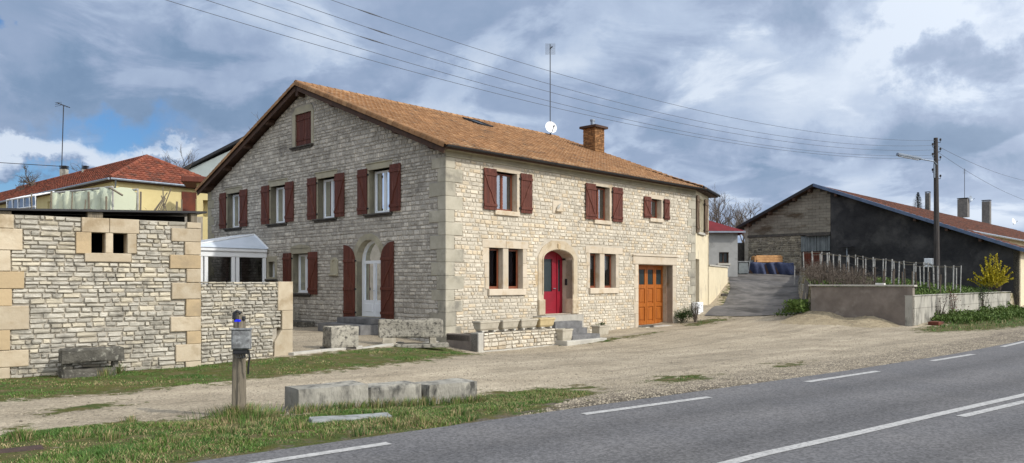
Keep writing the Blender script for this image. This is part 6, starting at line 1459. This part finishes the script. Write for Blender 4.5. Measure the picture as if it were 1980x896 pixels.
for i in range(5):
    D_ = EN-PN; zf = []
    def kk(px): r_ = (px-CX)/FPX; k_ = (PX-r_*PY)/(-(D_.x)+r_*D_.y); return k_, PY+D_.y*k_
    z0 = EYE+(HY-WY[i])*44/FPX; k1, d1 = kk(1280); z1 = EYE+(HY-YM[i])*d1/FPX; k2, d2 = kk(XS0[i]); z2 = EYE+HY*d2/FPX
    M_ = np.array([[k1, k1*k1], [k2, k2*k2]]); ab = np.linalg.solve(M_, [z1-z0, z2-z0]); pts = []
    for j in range(49): t = 1.08*j/48; pts.append((PX+D_.x*t, PY+D_.y*t, z0+ab[0]*t+ab[1]*t*t))
    m = MB(); m.tube(pts, .0075, 5)
    if i < 3:
        t = kk((715, 735, 720)[i])[0]; q = [(PX+D_.x*t_, PY+D_.y*t_, z0+ab[0]*t_+ab[1]*t_*t_) for t_ in (t-.008, t, t+.008)]; m.tube(q, [.01, .02, .01], 6)
    tag(m.build('overhead_cable', 'cable_grey'), clabels[i], 'cable', 'overhead cables from the utility pole')
for i, (y0, x1, y1, lb) in enumerate(((292, 1995, 392, 'overhead cable descending right from the utility pole, left one'), (281, 1995, 352, 'overhead cable descending right from the utility pole, upper one'))):
    e = Vector(((x1-CX)/FPX*62, 62, EYE+(HY-y1)*62/FPX)); s = Vector((PX, PY, EYE+(HY-y0)*s44)); pts = [s.lerp(e, t/20)-Vector((0, 0, 4*.5*(t/20)*(1-t/20)*.6)) for t in range(21)]
    tag(MB().tube(pts, .01, 5).build('overhead_cable', 'cable_grey'), lb, 'cable', 'cables descending right')

# ============================================================ grey building, stack at the top of the drive
gb_ = thing('grey_outbuilding', (11, 54, 2.3), 'grey rendered outbuilding with deep red roof at the top of the driveway', 'outbuilding')
GBF = Fr((14.75, 50.4, 0), Vector((-1, -.02, 0)).normalized(), (0, -1, 0)); zt3 = 5.0
wz0, wz1 = 1.7+(HY-509)*50.4/FPX, 1.7+(HY-488)*50.4/FPX; wxa, wxb = 14.75-(1409-CX)/FPX*50.4, 14.75-(1390-CX)/FPX*50.4
m = MB(); m.prism(GBF, rect(0, 9, 1.0, zt3), [rect(wxa, wxb, wz0, wz1)], -.3, 0); GS = Fr((14.75, 50.4, 0), Vector((.16, .98, 0)).normalized(), Vector((.98, -.16, 0)).normalized()); m.box(GS, 0.0, 7, 1.0, zt3, -.3, 0); m.build('wall', 'grey_render', gb_)
m = MB(); m.prism(GBF, rect(wxa, wxb, wz0, wz1), [rect(wxa+.06, (wxa+wxb)/2-.03, wz0+.06, wz1-.06), rect((wxa+wxb)/2+.03, wxb-.06, wz0+.06, wz1-.06)], -.2, -.15); wo = m.build('window', 'wood_brown', gb_); MB().box(GBF, wxa, wxb, wz0, wz1, -.21, -.205).build('pane', 'door_glass', wo)
MB().box(GBF, wxa-.1, wxb+.1, wz0-.14, wz0-.002, -.1, .06).build('window_sill', 'concrete_cap', gb_)
m = MB(); apx = Vector((8.5, 54.5, 7.6)); c_ = [Vector((15.1, 50.0, zt3)), Vector((5, 50.0, zt3)), Vector((5, 58.5, zt3)), Vector((16.2, 58.5, zt3))]
for i in range(4): a, b = c_[i], c_[(i+1) % 4]; m.add([a, b, apx, a-Vector((0, 0, .15)), b-Vector((0, 0, .15))], [(0, 1, 2), (0, 1, 4, 3)])
m.build('roof', 'roof_red', gb_); m = MB(); m.box(GBF, -.4, 9.4, zt3-.12, zt3-.02, 0.3, .42); m.build('gutter', 'zinc', gb_)
# dark passage wall between the grey building and the barn
m = MB(); m.box(Fr((16.0, 57.5, 0), (1, 0, 0), (0, -1, 0)), -1, 4, 1.5, 4.6, -.2, 0); tag(m.build('passage_wall', 'sill_dark'), 'dark wall closing the narrow passage left of the barn', 'wall')
dtop = lambda px, dep: Vector(((px-CX)/FPX*dep, dep, hz((px-CX)/FPX*dep, dep)))
p = dtop(1490, 53.0); ts = thing('tarpaulin_stack', p, 'blue tarpaulin draped over a long low stack before the barn wall', 'tarpaulin')
m = MB(); n, k = 46, 10; V = []
for i in range(n+1):
    for j in range(k+1):
        a = -1.55+3.1*i/n; t = j/k; y = .0 if t < .6 else -(t-.6)/.4*.9; z = .0+.82*min(1, t/.6); fold = .17*math.sin(a*5.2+1.9*math.sin(a*2.1)+t*3.5)+.08*math.sin(a*11+t*5); V.append(p+Vector((a*(1.03-.05*min(1, t/.6)), -y*-1*-1+0+(-.15-fold*(1-t*.6))-0 if t < .6 else .9*(t-.6)/.4-.15-fold*.3, z+.03*math.sin(a*4))))
m.add(V, [(i*(k+1)+j, (i+1)*(k+1)+j, (i+1)*(k+1)+j+1, i*(k+1)+j+1) for i in range(n) for j in range(k)]); m.build('sheet', 'tarp', ts, smooth=True)
MB().box(Fr(p, (1, 0, 0), (0, -1, 0)), -1.5, 1.5, -.2, .78, -.9, -.0).build('stacked_core', 'wood_brown', ts)
q = p+Vector((-.1, .3, .84)); wc = thing('wooden_crate', q, 'orange wooden plank pallet box resting on the blue tarpaulin', 'crate'); f = Fr(q, (1, 0, 0), (0, -1, 0)); 
for i in range(3):
    b0 = i*.165; m = MB(); s_ = .07*i; V = [f.P(-.85-s_*.3, b0, .35-.05*i), f.P(.8+s_*.4, b0, .35-.05*i), f.P(.8+s_*.4, b0+.15, .31-.05*i), f.P(-.85-s_*.3+.05, b0+.15, .31-.05*i)]; V += [v+Vector((0, .04, 0)) for v in V]
    m.add(V, [(0, 1, 2, 3), (4, 5, 6, 7), (0, 1, 5, 4), (2, 3, 7, 6), (0, 3, 7, 4), (1, 2, 6, 5)]); m.build('plank', 'plank', wc)
MB().box(f, -1.0, -.88, 0, .4, -.45, .3).box(f, .84, .93, 0, .42, -.45, .28).box(f, -.9, .9, 0, .03, -.4, .3).box(f, -.9, .9, .0, .45, -.5, -.45).build('frame', 'plank', wc)
p = dtop(1436, 52.5); r = thing('garden_trailer', p, 'dented grey green metal bin left of the blue tarpaulin', 'bin'); f = Fr(p, (1, 0, 0), (0, -1, 0))
m = MB(); m.bbox(f, -.38, .3, .03, .82, -.4, .3, .04, jit=.02); m.build('body', 'corrugated', r); m = MB(); m.bbox(f, -.42, .34, .82, .9, -.44, .34, .02); m.tube([f.P(.3, .2, .3), f.P(.45, 1.15, .25)], .03, 5); m.build('lid', 'grey_metal', r)
p = dtop(1456, 53.4); r = tag(block('oil_drum_stack', Fr(p, (1, 0, 0), (0, -1, 0)), -.3, .35, 0, .95, -.3, .2, 'corrugated', .03, 98, .02, 4), 'grey upright metal box between the bin and the blue tarpaulin', 'box')
p = dtop(1546, 53.6); tag(block('rubble_heap', Fr(p, (1, 0, 0), (0, -1, 0)), -.5, .55, -.1, .45, -.3, .3, 'sill_dark', .12, 99, .12, 6), 'dark heap of scrap right of the blue tarpaulin', 'scrap heap')

# ============================================================ yellow house and its garden terrace
yr = Vector((.66, .75, 0)).normalized(); yl = Vector((-.75, .66, 0)).normalized(); K0 = Vector((-23.97, 46, 0)); yw, yln, ez = 7.6, 34, 7.9
yh = thing('yellow_house', K0+Vector((0, 4, 5.5)), 'yellow rendered bungalow with hipped red tile roof on the terrace at left', 'house')
YR = Fr(K0, yr, Vector((yr.y, -yr.x, 0))); YL = Fr(K0, yl, Vector((-yl.y, yl.x, 0)))
m = MB(); m.box(YR, .3, yw-.3, 4, ez-.05, -.6, -.35); m.build('wall', 'yellow_render', yh)
lh_ = []
for a, w, z0, z1 in ((4.5, 1.4, 6.2, 7.3), (9.5, 2.2, 5.3, 7.3), (14, 1.4, 6.2, 7.2), (18.5, 2.2, 6.0, 7.2)): lh_.append(rect(a, a+w, z0, z1))
m = MB(); m.prism(YL, rect(.3, yln, 4, ez-.05), lh_, -.6, -.35); m.build('wall', 'yellow_render', yh)
for q in lh_:
    a, b_, z0, z1 = q[0][0], q[1][0], q[0][1], q[2][1]; m = MB(); m.prism(YL, rect(a, b_, z0, z1), [rect(a+.08, (a+b_)/2-.04, z0+.08, z1-.08), rect((a+b_)/2+.04, b_-.08, z0+.08, z1-.08)], -.58, -.5); wo = m.build('window', 'white_paint', yh); MB().box(YL, a, b_, z0, z1, -.59, -.585).build('pane', 'door_glass', wo)
hy = yw/2; zr2 = ez+2.1; A0 = K0.copy(); apx1 = K0+yr*hy+yl*hy; apx2 = K0+yr*hy+yl*(yln-hy)
def quadP(o, a, up, nrm): return lambda x, l, h: o+a*x+up*l+nrm*h
def tri_roof(o, adir, W, horiz, rise, run_, inside, seed, mt, m):
    L_ = math.hypot(rise, run_); upv = (horiz*run_+Vector((0, 0, rise)))/L_; nr = adir.cross(upv).normalized(); nr = nr if nr.z > 0 else -nr
    tiles(m, lambda x, l, h: o+adir*x+upv*l+nr*h, W, L_, .32, .36, inside=lambda x, l: inside(x, l/L_), seed=seed, bow=.05, lift=.06, prof=3)
oz_ = Vector((0, 0, ez))
m = MB(); tri_roof(K0+oz_, yr, yw, yl, 2.1, hy, lambda x, t: t*hy-.1 < x < yw-t*hy+.1, 81, 'tile_red', m); tri_roof(K0+oz_, yl, yln, yr, 2.1, hy, lambda x, t: x > t*hy-.1, 82, 'tile_red', m)
m.build('roof', 'tile_red', yh)
m = MB(); V = [K0+oz_, K0+oz_+yr*yw, K0+oz_+yr*yw+yl*yln, K0+oz_+yl*yln, apx1+Vector((0, 0, zr2-.03)), apx2+Vector((0, 0, zr2-.03))]; V = [v-Vector((0, 0, .04)) for v in V]; m.add(V, [(0, 1, 4), (0, 3, 5, 4), (1, 2, 5, 4), (2, 3, 5)]); V2 = [V[0]-Vector((0, 0, .12)), V[1]-Vector((0, 0, .12)), V[2]-Vector((0, 0, .12)), V[3]-Vector((0, 0, .12))]; m.add(V[:4]+V2, [(0, 1, 5, 4), (0, 3, 7, 4), (4, 5, 6, 7)]); m.build('roof_deck', 'wood_brown', yh)
m = MB()
for a, b_ in ((K0+oz_, apx1+Vector((0, 0, zr2))), (K0+oz_+yr*yw, apx1+Vector((0, 0, zr2))), (apx1+Vector((0, 0, zr2)), apx2+Vector((0, 0, zr2)))): 
    n = int((b_-a).length/.4)
    for i in range(n): m.cr = qr(); m.tube([a.lerp(b_, i/n)+Vector((0, 0, .03)), a.lerp(b_, (i+1.1)/n)+Vector((0, 0, .03))], [.16, .13], 8)
m.build('ridge_tiles', 'tile_red', yh)
m = MB(); m.tube([K0+oz_+yr*yw-Vector((0, 0, .05))+YR.n*.08, K0+oz_-Vector((0, 0, .05))+YR.n*.08], .07, 6); m.tube([K0+oz_-Vector((0, 0, .05))+YL.n*.08, K0+oz_+yl*yln-Vector((0, 0, .05))+YL.n*.08], .07, 6); kk_ = K0+yr*.4+YR.n*-.3; m.tube([K0+oz_+YR.n*.05+yr*.3-Vector((0, 0, .1)), kk_+Vector((0, 0, ez-.6)), kk_+Vector((0, 0, 5))], .05, 6); m.build('gutter', 'zinc', yh)
MB().box(YR, 4.5, 5.5, 6.2, 7.5, -.35, -.28).build('shutter', 'rust', yh)
# chimneys + tall mast
def yhit(px, py):
    n_ = yl.cross((yr*hy+Vector((0, 0, 2.1))).normalized()).normalized(); o = Vector((0, 0, EYE)); d_ = Vector(((px-CX)/FPX, 1, (HY-py)/FPX)); t = (K0+oz_-o).dot(n_)/d_.dot(n_); return o+d_*t
for px_, w_, yt, yb, lb in ((124, 11, 322, 338, 'grey vented chimney beside the tall antenna mast on the yellow house'), (165, 9, 322, 330, 'small dark vented chimney near the ridge of the yellow house')):
    p = yhit(px_, yb+3); s_ = p.y/FPX; r = thing('roof_chimney', p, lb, 'chimney', 'chimneys on the yellow house'); w = w_*s_/2; z = EYE+(HY-yt)*s_
    MB().box(Fr((p.x, p.y, 0), (1, 0, 0), (0, -1, 0)), -w, w, p.z-.5, z-.25, -w, w).build('stack', 'concrete', r); m = MB()
    for i in range(3): m.box(Fr((p.x, p.y, 0), (1, 0, 0), (0, -1, 0)), -w*1.1, w*1.1, z-.22+i*.1, z-.17+i*.1, -w*1.1, w*1.1)
    m.build('cowl', 'dark_metal', r)
p = yhit(121, 342); s_ = p.y/FPX; zt2 = EYE+(HY-205)*s_; r = thing('television_antenna', p+Vector((0, .3, 0)), 'tall thin antenna mast rising from the yellow house roof', 'antenna')
m = MB(); m.tube([(p.x-.1, p.y, p.z-.3), (p.x+.08, p.y, zt2)], .035, 6); m.build('mast', 'dark_metal', r); m = MB(); m.tube([(p.x-.45, p.y, zt2+.25), (p.x+.6, p.y, zt2-.15)], .03, 5)
for i in range(6): q = Vector((p.x-.4+i*.17, p.y, zt2+.22-i*.065)); m.tube([q+Vector((0, -.25, -.05)), q+Vector((0, .25, .05))], .014, 4)
for i in range(3): m.tube([(p.x-.5, p.y-.2, zt2-.1+i*.15), (p.x-.2, p.y+.2, zt2+.1+i*.12)], .014, 4)
m.build('elements', 'dark_metal', r)
# small yellow building with brown fascia at the gable edge
sy = thing('small_yellow_building', (-19.2, 46.5, 5.5), 'small yellow building with brown fascia squeezed between yellow house and stone gable', 'building')
f = Fr((-19.35, 46.0, 0), Vector((.95, .3, 0)).normalized(), Vector((.3, -.95, 0)).normalized()); MB().prism(f, rect(0.5, 4, 3.5, 7.6), [rect(.85, 1.3, 5.6, 6.6)], -.3, 0).box(f, .4, 1.5, 5.5, 6.7, -.6, -.5).build('wall', 'yellow_render', sy)
MB().bbox(f, -.3, 4.3, 7.6, 7.95, -2.5, .5, .04).build('fascia', 'wood_red', sy)
# terrace things
tw_ = thing('terrace_wall', (-13, 30, 0), 'grey rubble retaining wall holding the raised garden behind the outbuilding', 'retaining wall')
for (x0_, y0_), (x1_, y1_) in (((-11.55, 26), (-13.4, 31.65)), ((-13.4, 31.65), (-16.95, 35.3)), ((-16.95, 35.3), (-18.8, 39.5)), ((-18.8, 39.5), (-18.8, 60)), ((-40, 25.9), (-11.6, 25.9))):
    t_ = Vector((x1_-x0_, y1_-y0_, 0)); L_ = t_.length; t_.normalize(); MB().prism(Fr((x0_, y0_, 0), t_, Vector((t_.y, -t_.x, 0))), [(-.1, -.5), (L_+.1, -.5), (L_+.1, 3.95+.09*max(0, y1_-28)), (-.1, 3.95+.09*max(0, y0_-28))], (), -.05, .25).build('wall_section', 'mortar_gable', tw_)
def tz(x, y): return hz(x, y)
def TP(px, dep): x = (px-CX)/FPX*dep; return Vector((x, dep, hz(x, dep)))
# netting tunnel
pA, pB = TP(95, 33), TP(213, 30); tn = thing('netting_tunnel', pA.lerp(pB, .5), 'pale green netting draped over a frame on the garden terrace', 'netting tunnel')
ax_ = (pB-pA); ax_.z = 0; Lt = ax_.length; ax_.normalize(); ny = Vector((-ax_.y, ax_.x, 0)); zA = EYE+(HY-372)*33/FPX; zB = EYE+(HY-360)*30/FPX
m = MB(); n = 44; V = []; prof = [(0, 0), (.02, .3), (.0, .65), (.05, .92), (.35, 1.0), (.75, 1.0), (1.05, .9), (1.1, .5), (1.1, 0)]
for i in range(n+1):
    t = i/n; b0 = pA.lerp(pB, t); zt2 = zA+(zB-zA)*t
    for j, (y_, h_) in enumerate(prof):
        zz = b0.z+(zt2-b0.z)*h_
        if j == 0: zz += .45*max(0, math.sin(t*19))**.8
        wv = .17*math.sin(t*31+j*.7)*(1-.5*h_)+.07*math.sin(t*93); V.append(Vector((b0.x, b0.y, 0))+ny*(y_*1.1+(wv if h_ < .95 else 0))+Vector((0, 0, zz-.04*math.sin(t*math.pi*7)**2*(h_ > .85)+(.10*math.sin(t*23) if .8 < h_ < .95 else 0))))
k = len(prof); m.add(V, [(i*k+j, (i+1)*k+j, (i+1)*k+j+1, i*k+j+1) for i in range(n) for j in range(k-1)]); e = [n*k+j for j in range(k)]; m.add([V[q] for q in e], [tuple(range(k))])
nm = bpy.data.materials.new('net_sheer'); nm.use_nodes = True; nt = nm.node_tree; Pn = nt.nodes['Principled BSDF']; Pn.inputs['Base Color'].default_value = (.60, .64, .48, 1); Pn.inputs['Alpha'].default_value = .8; Pn.inputs['Roughness'].default_value = .9; MATS['net_sheer'] = nm
m.build('net', 'net_sheer', tn, smooth=True)
m = MB()
for t in (0, .34, .68, 1):
    b0 = pA.lerp(pB, t); zt2 = zA+(zB-zA)*t
    for y_ in (.1, 1.1): q = Vector((b0.x, b0.y, 0))+ny*y_; m.tube([q+Vector((0, 0, b0.z)), q+Vector((0, 0, zt2-.03))], .035, 5)
for y_ in (.1, 1.1): m.tube([Vector((pA.x, pA.y, zA-.03))+ny*y_, Vector((pB.x, pB.y, zB-.03))+ny*y_], .05, 6)
m.build('frame', 'stake', tn)
# water tank in cage
p = TP(237, 32); ib = thing('water_tank', p, 'white cubic water tank in a grey wire cage on the terrace', 'water tank'); f = Fr(p, Vector((.9, .43, 0)).normalized(), Vector((.43, -.9, 0)).normalized()); hh = EYE+(HY-379)*32/FPX-p.z
m = MB(); m.bbox(f, -.38, .38, .08, hh, -.8, 0, .05); m.build('tank', 'ibc', ib); m = MB()
for i in range(7): a = -.4+i*.8/6; m.tube([f.P(a, 0, .03), f.P(a, hh+.02, .03)], .022, 4)
for i in range(5): m.tube([f.P(-.4, .05+i*(hh-.05)/4, .035), f.P(.4, .05+i*(hh-.05)/4, .035)], .022, 4)
m.build('cage', 'zinc', ib)
# bean poles and stakes
p = TP(312, 31); bp = thing('bean_pole_wigwam', p, 'leaning bundle of wooden bean poles on the terrace', 'bean poles', )
for i, (dx, tx, ty) in enumerate(((-.45, .12, 377), (-.32, .1, 380), (-.2, .12, 383), (-.55, .2, 372), (.02, .02, 361), (.3, -.05, 378), (-.1, .35, 364))):
    m = MB(); m.tube([p+Vector((dx, rng.uniform(-.2, .2), -.1)), Vector((p.x+tx, p.y+.1, EYE+(HY-ty)*31/FPX))], .022, 5); m.build('pole', 'timber_grey', bp)
for i, (px_, yt, dep, lb) in enumerate(((98, 370, 30, 'left stake before the netting tunnel'), (137, 372, 30, 'stake before the middle of the netting tunnel'), (161, 386, 30, 'short pale stake before the netting tunnel'), (172, 371, 29.5, 'tall stake before the right half of the netting tunnel'), (205, 380, 29.5, 'dark stake at the right end of the netting tunnel'),
        (246, 372, 31, 'tall stake in front of the water tank'), (249, 368, 33, 'tallest stake beside the water tank'), (271, 371, 31, 'lone thick stake right of the water tank'), (340, 390, 31, 'short stake right of the bean poles'), (352, 386, 32, 'stake near the rusty shutter'), (62, 374, 31, 'leaning stick left of the netting tunnel'))):
    p = TP(px_, dep); z = EYE+(HY-yt)*dep/FPX; m = MB(); m.tube([p-Vector((0, 0, .1)), (p.x+rng.uniform(-.03, .1), p.y, z)], rng.uniform(.025, .045), 5); tag(m.build('garden_stake', 'timber_grey'), lb+' on the terrace', 'stake', 'stakes on the terrace')
p = TP(212, 29.8); m = MB(); m.tube([Vector((p.x, p.y, EYE+(HY-363)*29.8/FPX)), Vector((p.x+.5, p.y, EYE+(HY-378)*29.8/FPX))], .04, 5); tag(m.build('wooden_prop', 'timber_grey'), 'slanting wooden prop at the right end of the netting tunnel', 'prop')
p = TP(24, 29); tag(block('white_sack', Fr(p, (1, 0, 0), (0, -1, 0)), -.35, .3, 0, .35, -.2, .2, 'white_roof', .1, 101, .05, 5), 'white plastic sack on the terrace at the far left', 'sack')
p = TP(122, 28.6); tag(block('wooden_board', Fr(p, (1, 0, 0), (0, -1, 0)), -.5, .25, -.05, .4, -.06, .06, 'timber_grey', .05, 102, .05, 4), 'pale leaning board in front of the netting tunnel', 'board')
p = TP(180, 28.8); tag(block('dark_crate', Fr(p, (1, 0, 0), (0, -1, 0)), -.3, .5, -.05, .4, -.2, .2, 'sill_dark', .03, 103, .03, 4), 'dark crate in front of the right half of the netting tunnel', 'crate')
# little glasshouse
p = TP(40, 36); r = thing('glasshouse', p, 'small white framed glasshouse lean to at the left of the terrace', 'glasshouse'); f = Fr(p, Vector((.8, -.6, 0)), Vector((-.6, -.8, 0))); zt2 = EYE+(HY-383)*36/FPX-p.z; m = MB()
for i in range(6): m.tube([f.P(-1.6+i*.64, 0, 0), f.P(-1.6+i*.64, zt2, 0), f.P(-1.6+i*.64, zt2+.25, -.8)], .035, 4)
for b_ in (.05, .5, 1): m.tube([f.P(-1.6, zt2*b_, 0), f.P(1.6, zt2*b_, 0)], .035, 4)
m.build('frame', 'white_paint', r); MB().box(f, -1.6, 1.6, 0, zt2, -.04, -.03).build('pane', 'glass_sky', r)
thicket('brambles', lambda r: TP(r.uniform(5, 385), r.uniform(28.5, 33)), 420, .55, .5, 'twig', 'dry plant stems on the garden terrace', 33, .012)
leafstuff('terrace_weeds', lambda r: TP(r.uniform(0, 388), r.uniform(27.5, 31))+Vector((0, 0, r.random()*.25)), 5000, .1, 'stake_dark', 'withered weeds along the terrace edge', 44)
# pale shed behind the house
sw = thing('pale_shed', (-26, 70, 5), 'large pale grey green metal shed behind the stone house roof', 'shed'); f = Fr(((365-CX)/FPX*70, 70, 0), (1, 0, 0), (0, -1, 0)); z0_, z1_ = EYE+(HY-328)*70/FPX, EYE+(HY-293)*70/FPX
MB().prism(f, [(0, 4), (12, 4), (12, z1_+4.5), (3.6, z1_), (0, z0_)], (), -12, 0).build('wall', 'white_clad', sw); m = MB(); V = [f.P(a, z, d_) for a, z in ((-.4, z0_-.15), (12, z1_+4.6)) for d_ in (.4, -12) for z in (z, z+.25)]; m.add(V, [(0, 1, 3, 2), (4, 6, 7, 5), (0, 4, 5, 1), (2, 3, 7, 6), (0, 2, 6, 4), (1, 5, 7, 3)]); m.build('roof', 'dark_metal', sw)
p = Vector(((-10-CX)/FPX*60, 60, 0)); tag(MB().tube([((-60-CX)/FPX*60, 60, EYE+(HY-311)*60/FPX), ((60-CX)/FPX*60, 60, EYE+(HY-318.5)*60/FPX), ((120-CX)/FPX*58, 58, EYE+(HY-322)*58/FPX)], .025, 4).build('overhead_cable', 'dark_metal'), 'single cable entering the sky at the far left', 'cable')

# ============================================================ trees
def bare_tree(px, ytop, ybase, dep, label, seed, spread=.6, thick=.16, depth_=6, group=None, name='bare_tree'):
    rg_ = random.Random(seed); x = (px-CX)/FPX*dep; zt2 = EYE+(HY-ytop)*dep/FPX; zb2 = EYE+(HY-ybase)*dep/FPX; Ht = zt2-zb2
    r = thing(name, (x, dep, zb2), label, 'tree', group); tk = MB(); cr = MB()
    def br(p, d_, L_, rad, lev):
        pts = [p]; n = 3; q = p; dd = d_
        for i in range(n): dd = (dd+Vector((rg_.gauss(0, .16), rg_.gauss(0, .16), .06))).normalized(); q = q+dd*L_/n; pts.append(q)
        (tk if lev >= depth_-1 else cr).tube(pts, [rad*(1-.35*i/n) for i in range(n+1)], 5 if lev > 3 else 3, cap=False)
        if lev <= 0: return
        for i in range(rg_.choice((2, 3, 3) if lev > 1 else (2, 3))):
            k = pts[rg_.randrange(1, n+1)] if i else pts[-1]; nd = (dd+Vector((rg_.gauss(0, spread), rg_.gauss(0, spread), rg_.gauss(.1, spread*.5)))).normalized(); br(k, nd, L_*rg_.uniform(.62, .85), rad*.6, lev-1)
    br(Vector((x, dep, zb2)), Vector((0, 0, 1)), Ht*.30, thick, depth_); 
    zs_ = max(v[2] for v in tk.v+cr.v); sc_ = Ht/(zs_-zb2)
    for mb_ in (tk, cr): mb_.v = [(x+(v[0]-x)*sc_, dep+(v[1]-dep)*sc_, zb2+(v[2]-zb2)*sc_) for v in mb_.v]
    tk.build('trunk', 'bark', r); cr.build('crown', 'twig', r)
bare_tree(75, 318, 400, 64, 'low spreading bare fruit tree behind the left end of the yellow house', 1, .75, .22, 7)
bare_tree(150, 316, 400, 66, 'bare tree top behind the yellow house near the mast', 2, .7, .14, 6)
bare_tree(338, 276, 400, 62, 'upright bare shrub tree behind the right end of the yellow house', 3, .42, .12, 6)
bare_tree(300, 290, 400, 60, 'small bare tree just above the hip of the yellow roof', 9, .5, .1, 5)
bare_tree(500, 212, 420, 58, 'bare tree showing its branches above the left slope of the stone gable', 4, .5, .2, 6)
for i, (px_, yt) in enumerate(((1392, 372), (1418, 382), (1440, 395), (1372, 350), (1405, 400), (1458, 396))):
    bare_tree(px_, yt, 500, 95+i*4, ('tall bare tree directly right of the cream annex', 'second bare tree from the annex behind the red roof', 'thin bare tree above the passage by the barn', 'bare tree whose top shows just over the annex eave', 'bushy low bare tree behind the red roofed outbuilding', 'small bare tree beside the barn eave')[i], 11+i, .5, .2, 6, 'bare trees behind the driveway')
# conifer top beyond the barn
p = Vector(((1775-CX)/FPX*100, 100, EYE+(HY-470)*100/FPX)); cz = EYE+(HY-372)*100/FPX; r = thing('conifer_tree', p, 'dark conifer top showing above the barn ridge', 'tree'); MB().tube([p, (p.x, p.y, cz)], [.25, .04], 6).build('trunk', 'bark', r); m = MB(); rg_ = random.Random(8)
for i in range(2600):
    t = rg_.random()**.7; z = p.z+(cz-p.z)*(.2+.8*t); rad = (1-t)*2.4+.08; a = rg_.uniform(0, 6.28); q = rad*math.sqrt(rg_.random())*(.6+.4*math.sin(a*5+z*2)); b = Vector((p.x+q*math.cos(a), p.y+q*math.sin(a), z-q*.25)); e = Vector((math.cos(a), math.sin(a), -.1)).normalized()*(.12+.6*(1-t)); s_ = Vector((-math.sin(a), math.cos(a), 0))*.07; m.add([b-s_, b+s_, b+e], [(0, 1, 2)], r=rg_.random())
m.build('crown', 'conifer', r)
# far treeline
def treeline(): 
    m = MB(); rg_ = random.Random(19)
    for i in range(5000): x = rg_.uniform(-140, 200); y = rg_.uniform(170, 190); h = 5+3*noise.noise(Vector((x*.06, 0, 0)))+1.5*noise.noise(Vector((x*.3, 0, 0))); z = rg_.uniform(0, 1)**.6*h+2; s_ = rg_.uniform(.4, 1.3); a = Vector((rg_.gauss(0, 1), rg_.gauss(0, 1), rg_.gauss(0, 1))).normalized(); b = a.cross(Vector((0, 0, 1))).normalized(); c = Vector((x, y, z)); m.add([c-b*s_, c+a*s_, c+b*s_, c-a*s_*.6], [(0, 1, 2, 3)], r=rg_.random())
    o = m.build('distant_wood', 'twig'); o['kind'] = 'stuff'; o['label'] = 'distant wood on the horizon'; o['category'] = 'wood'
treeline()
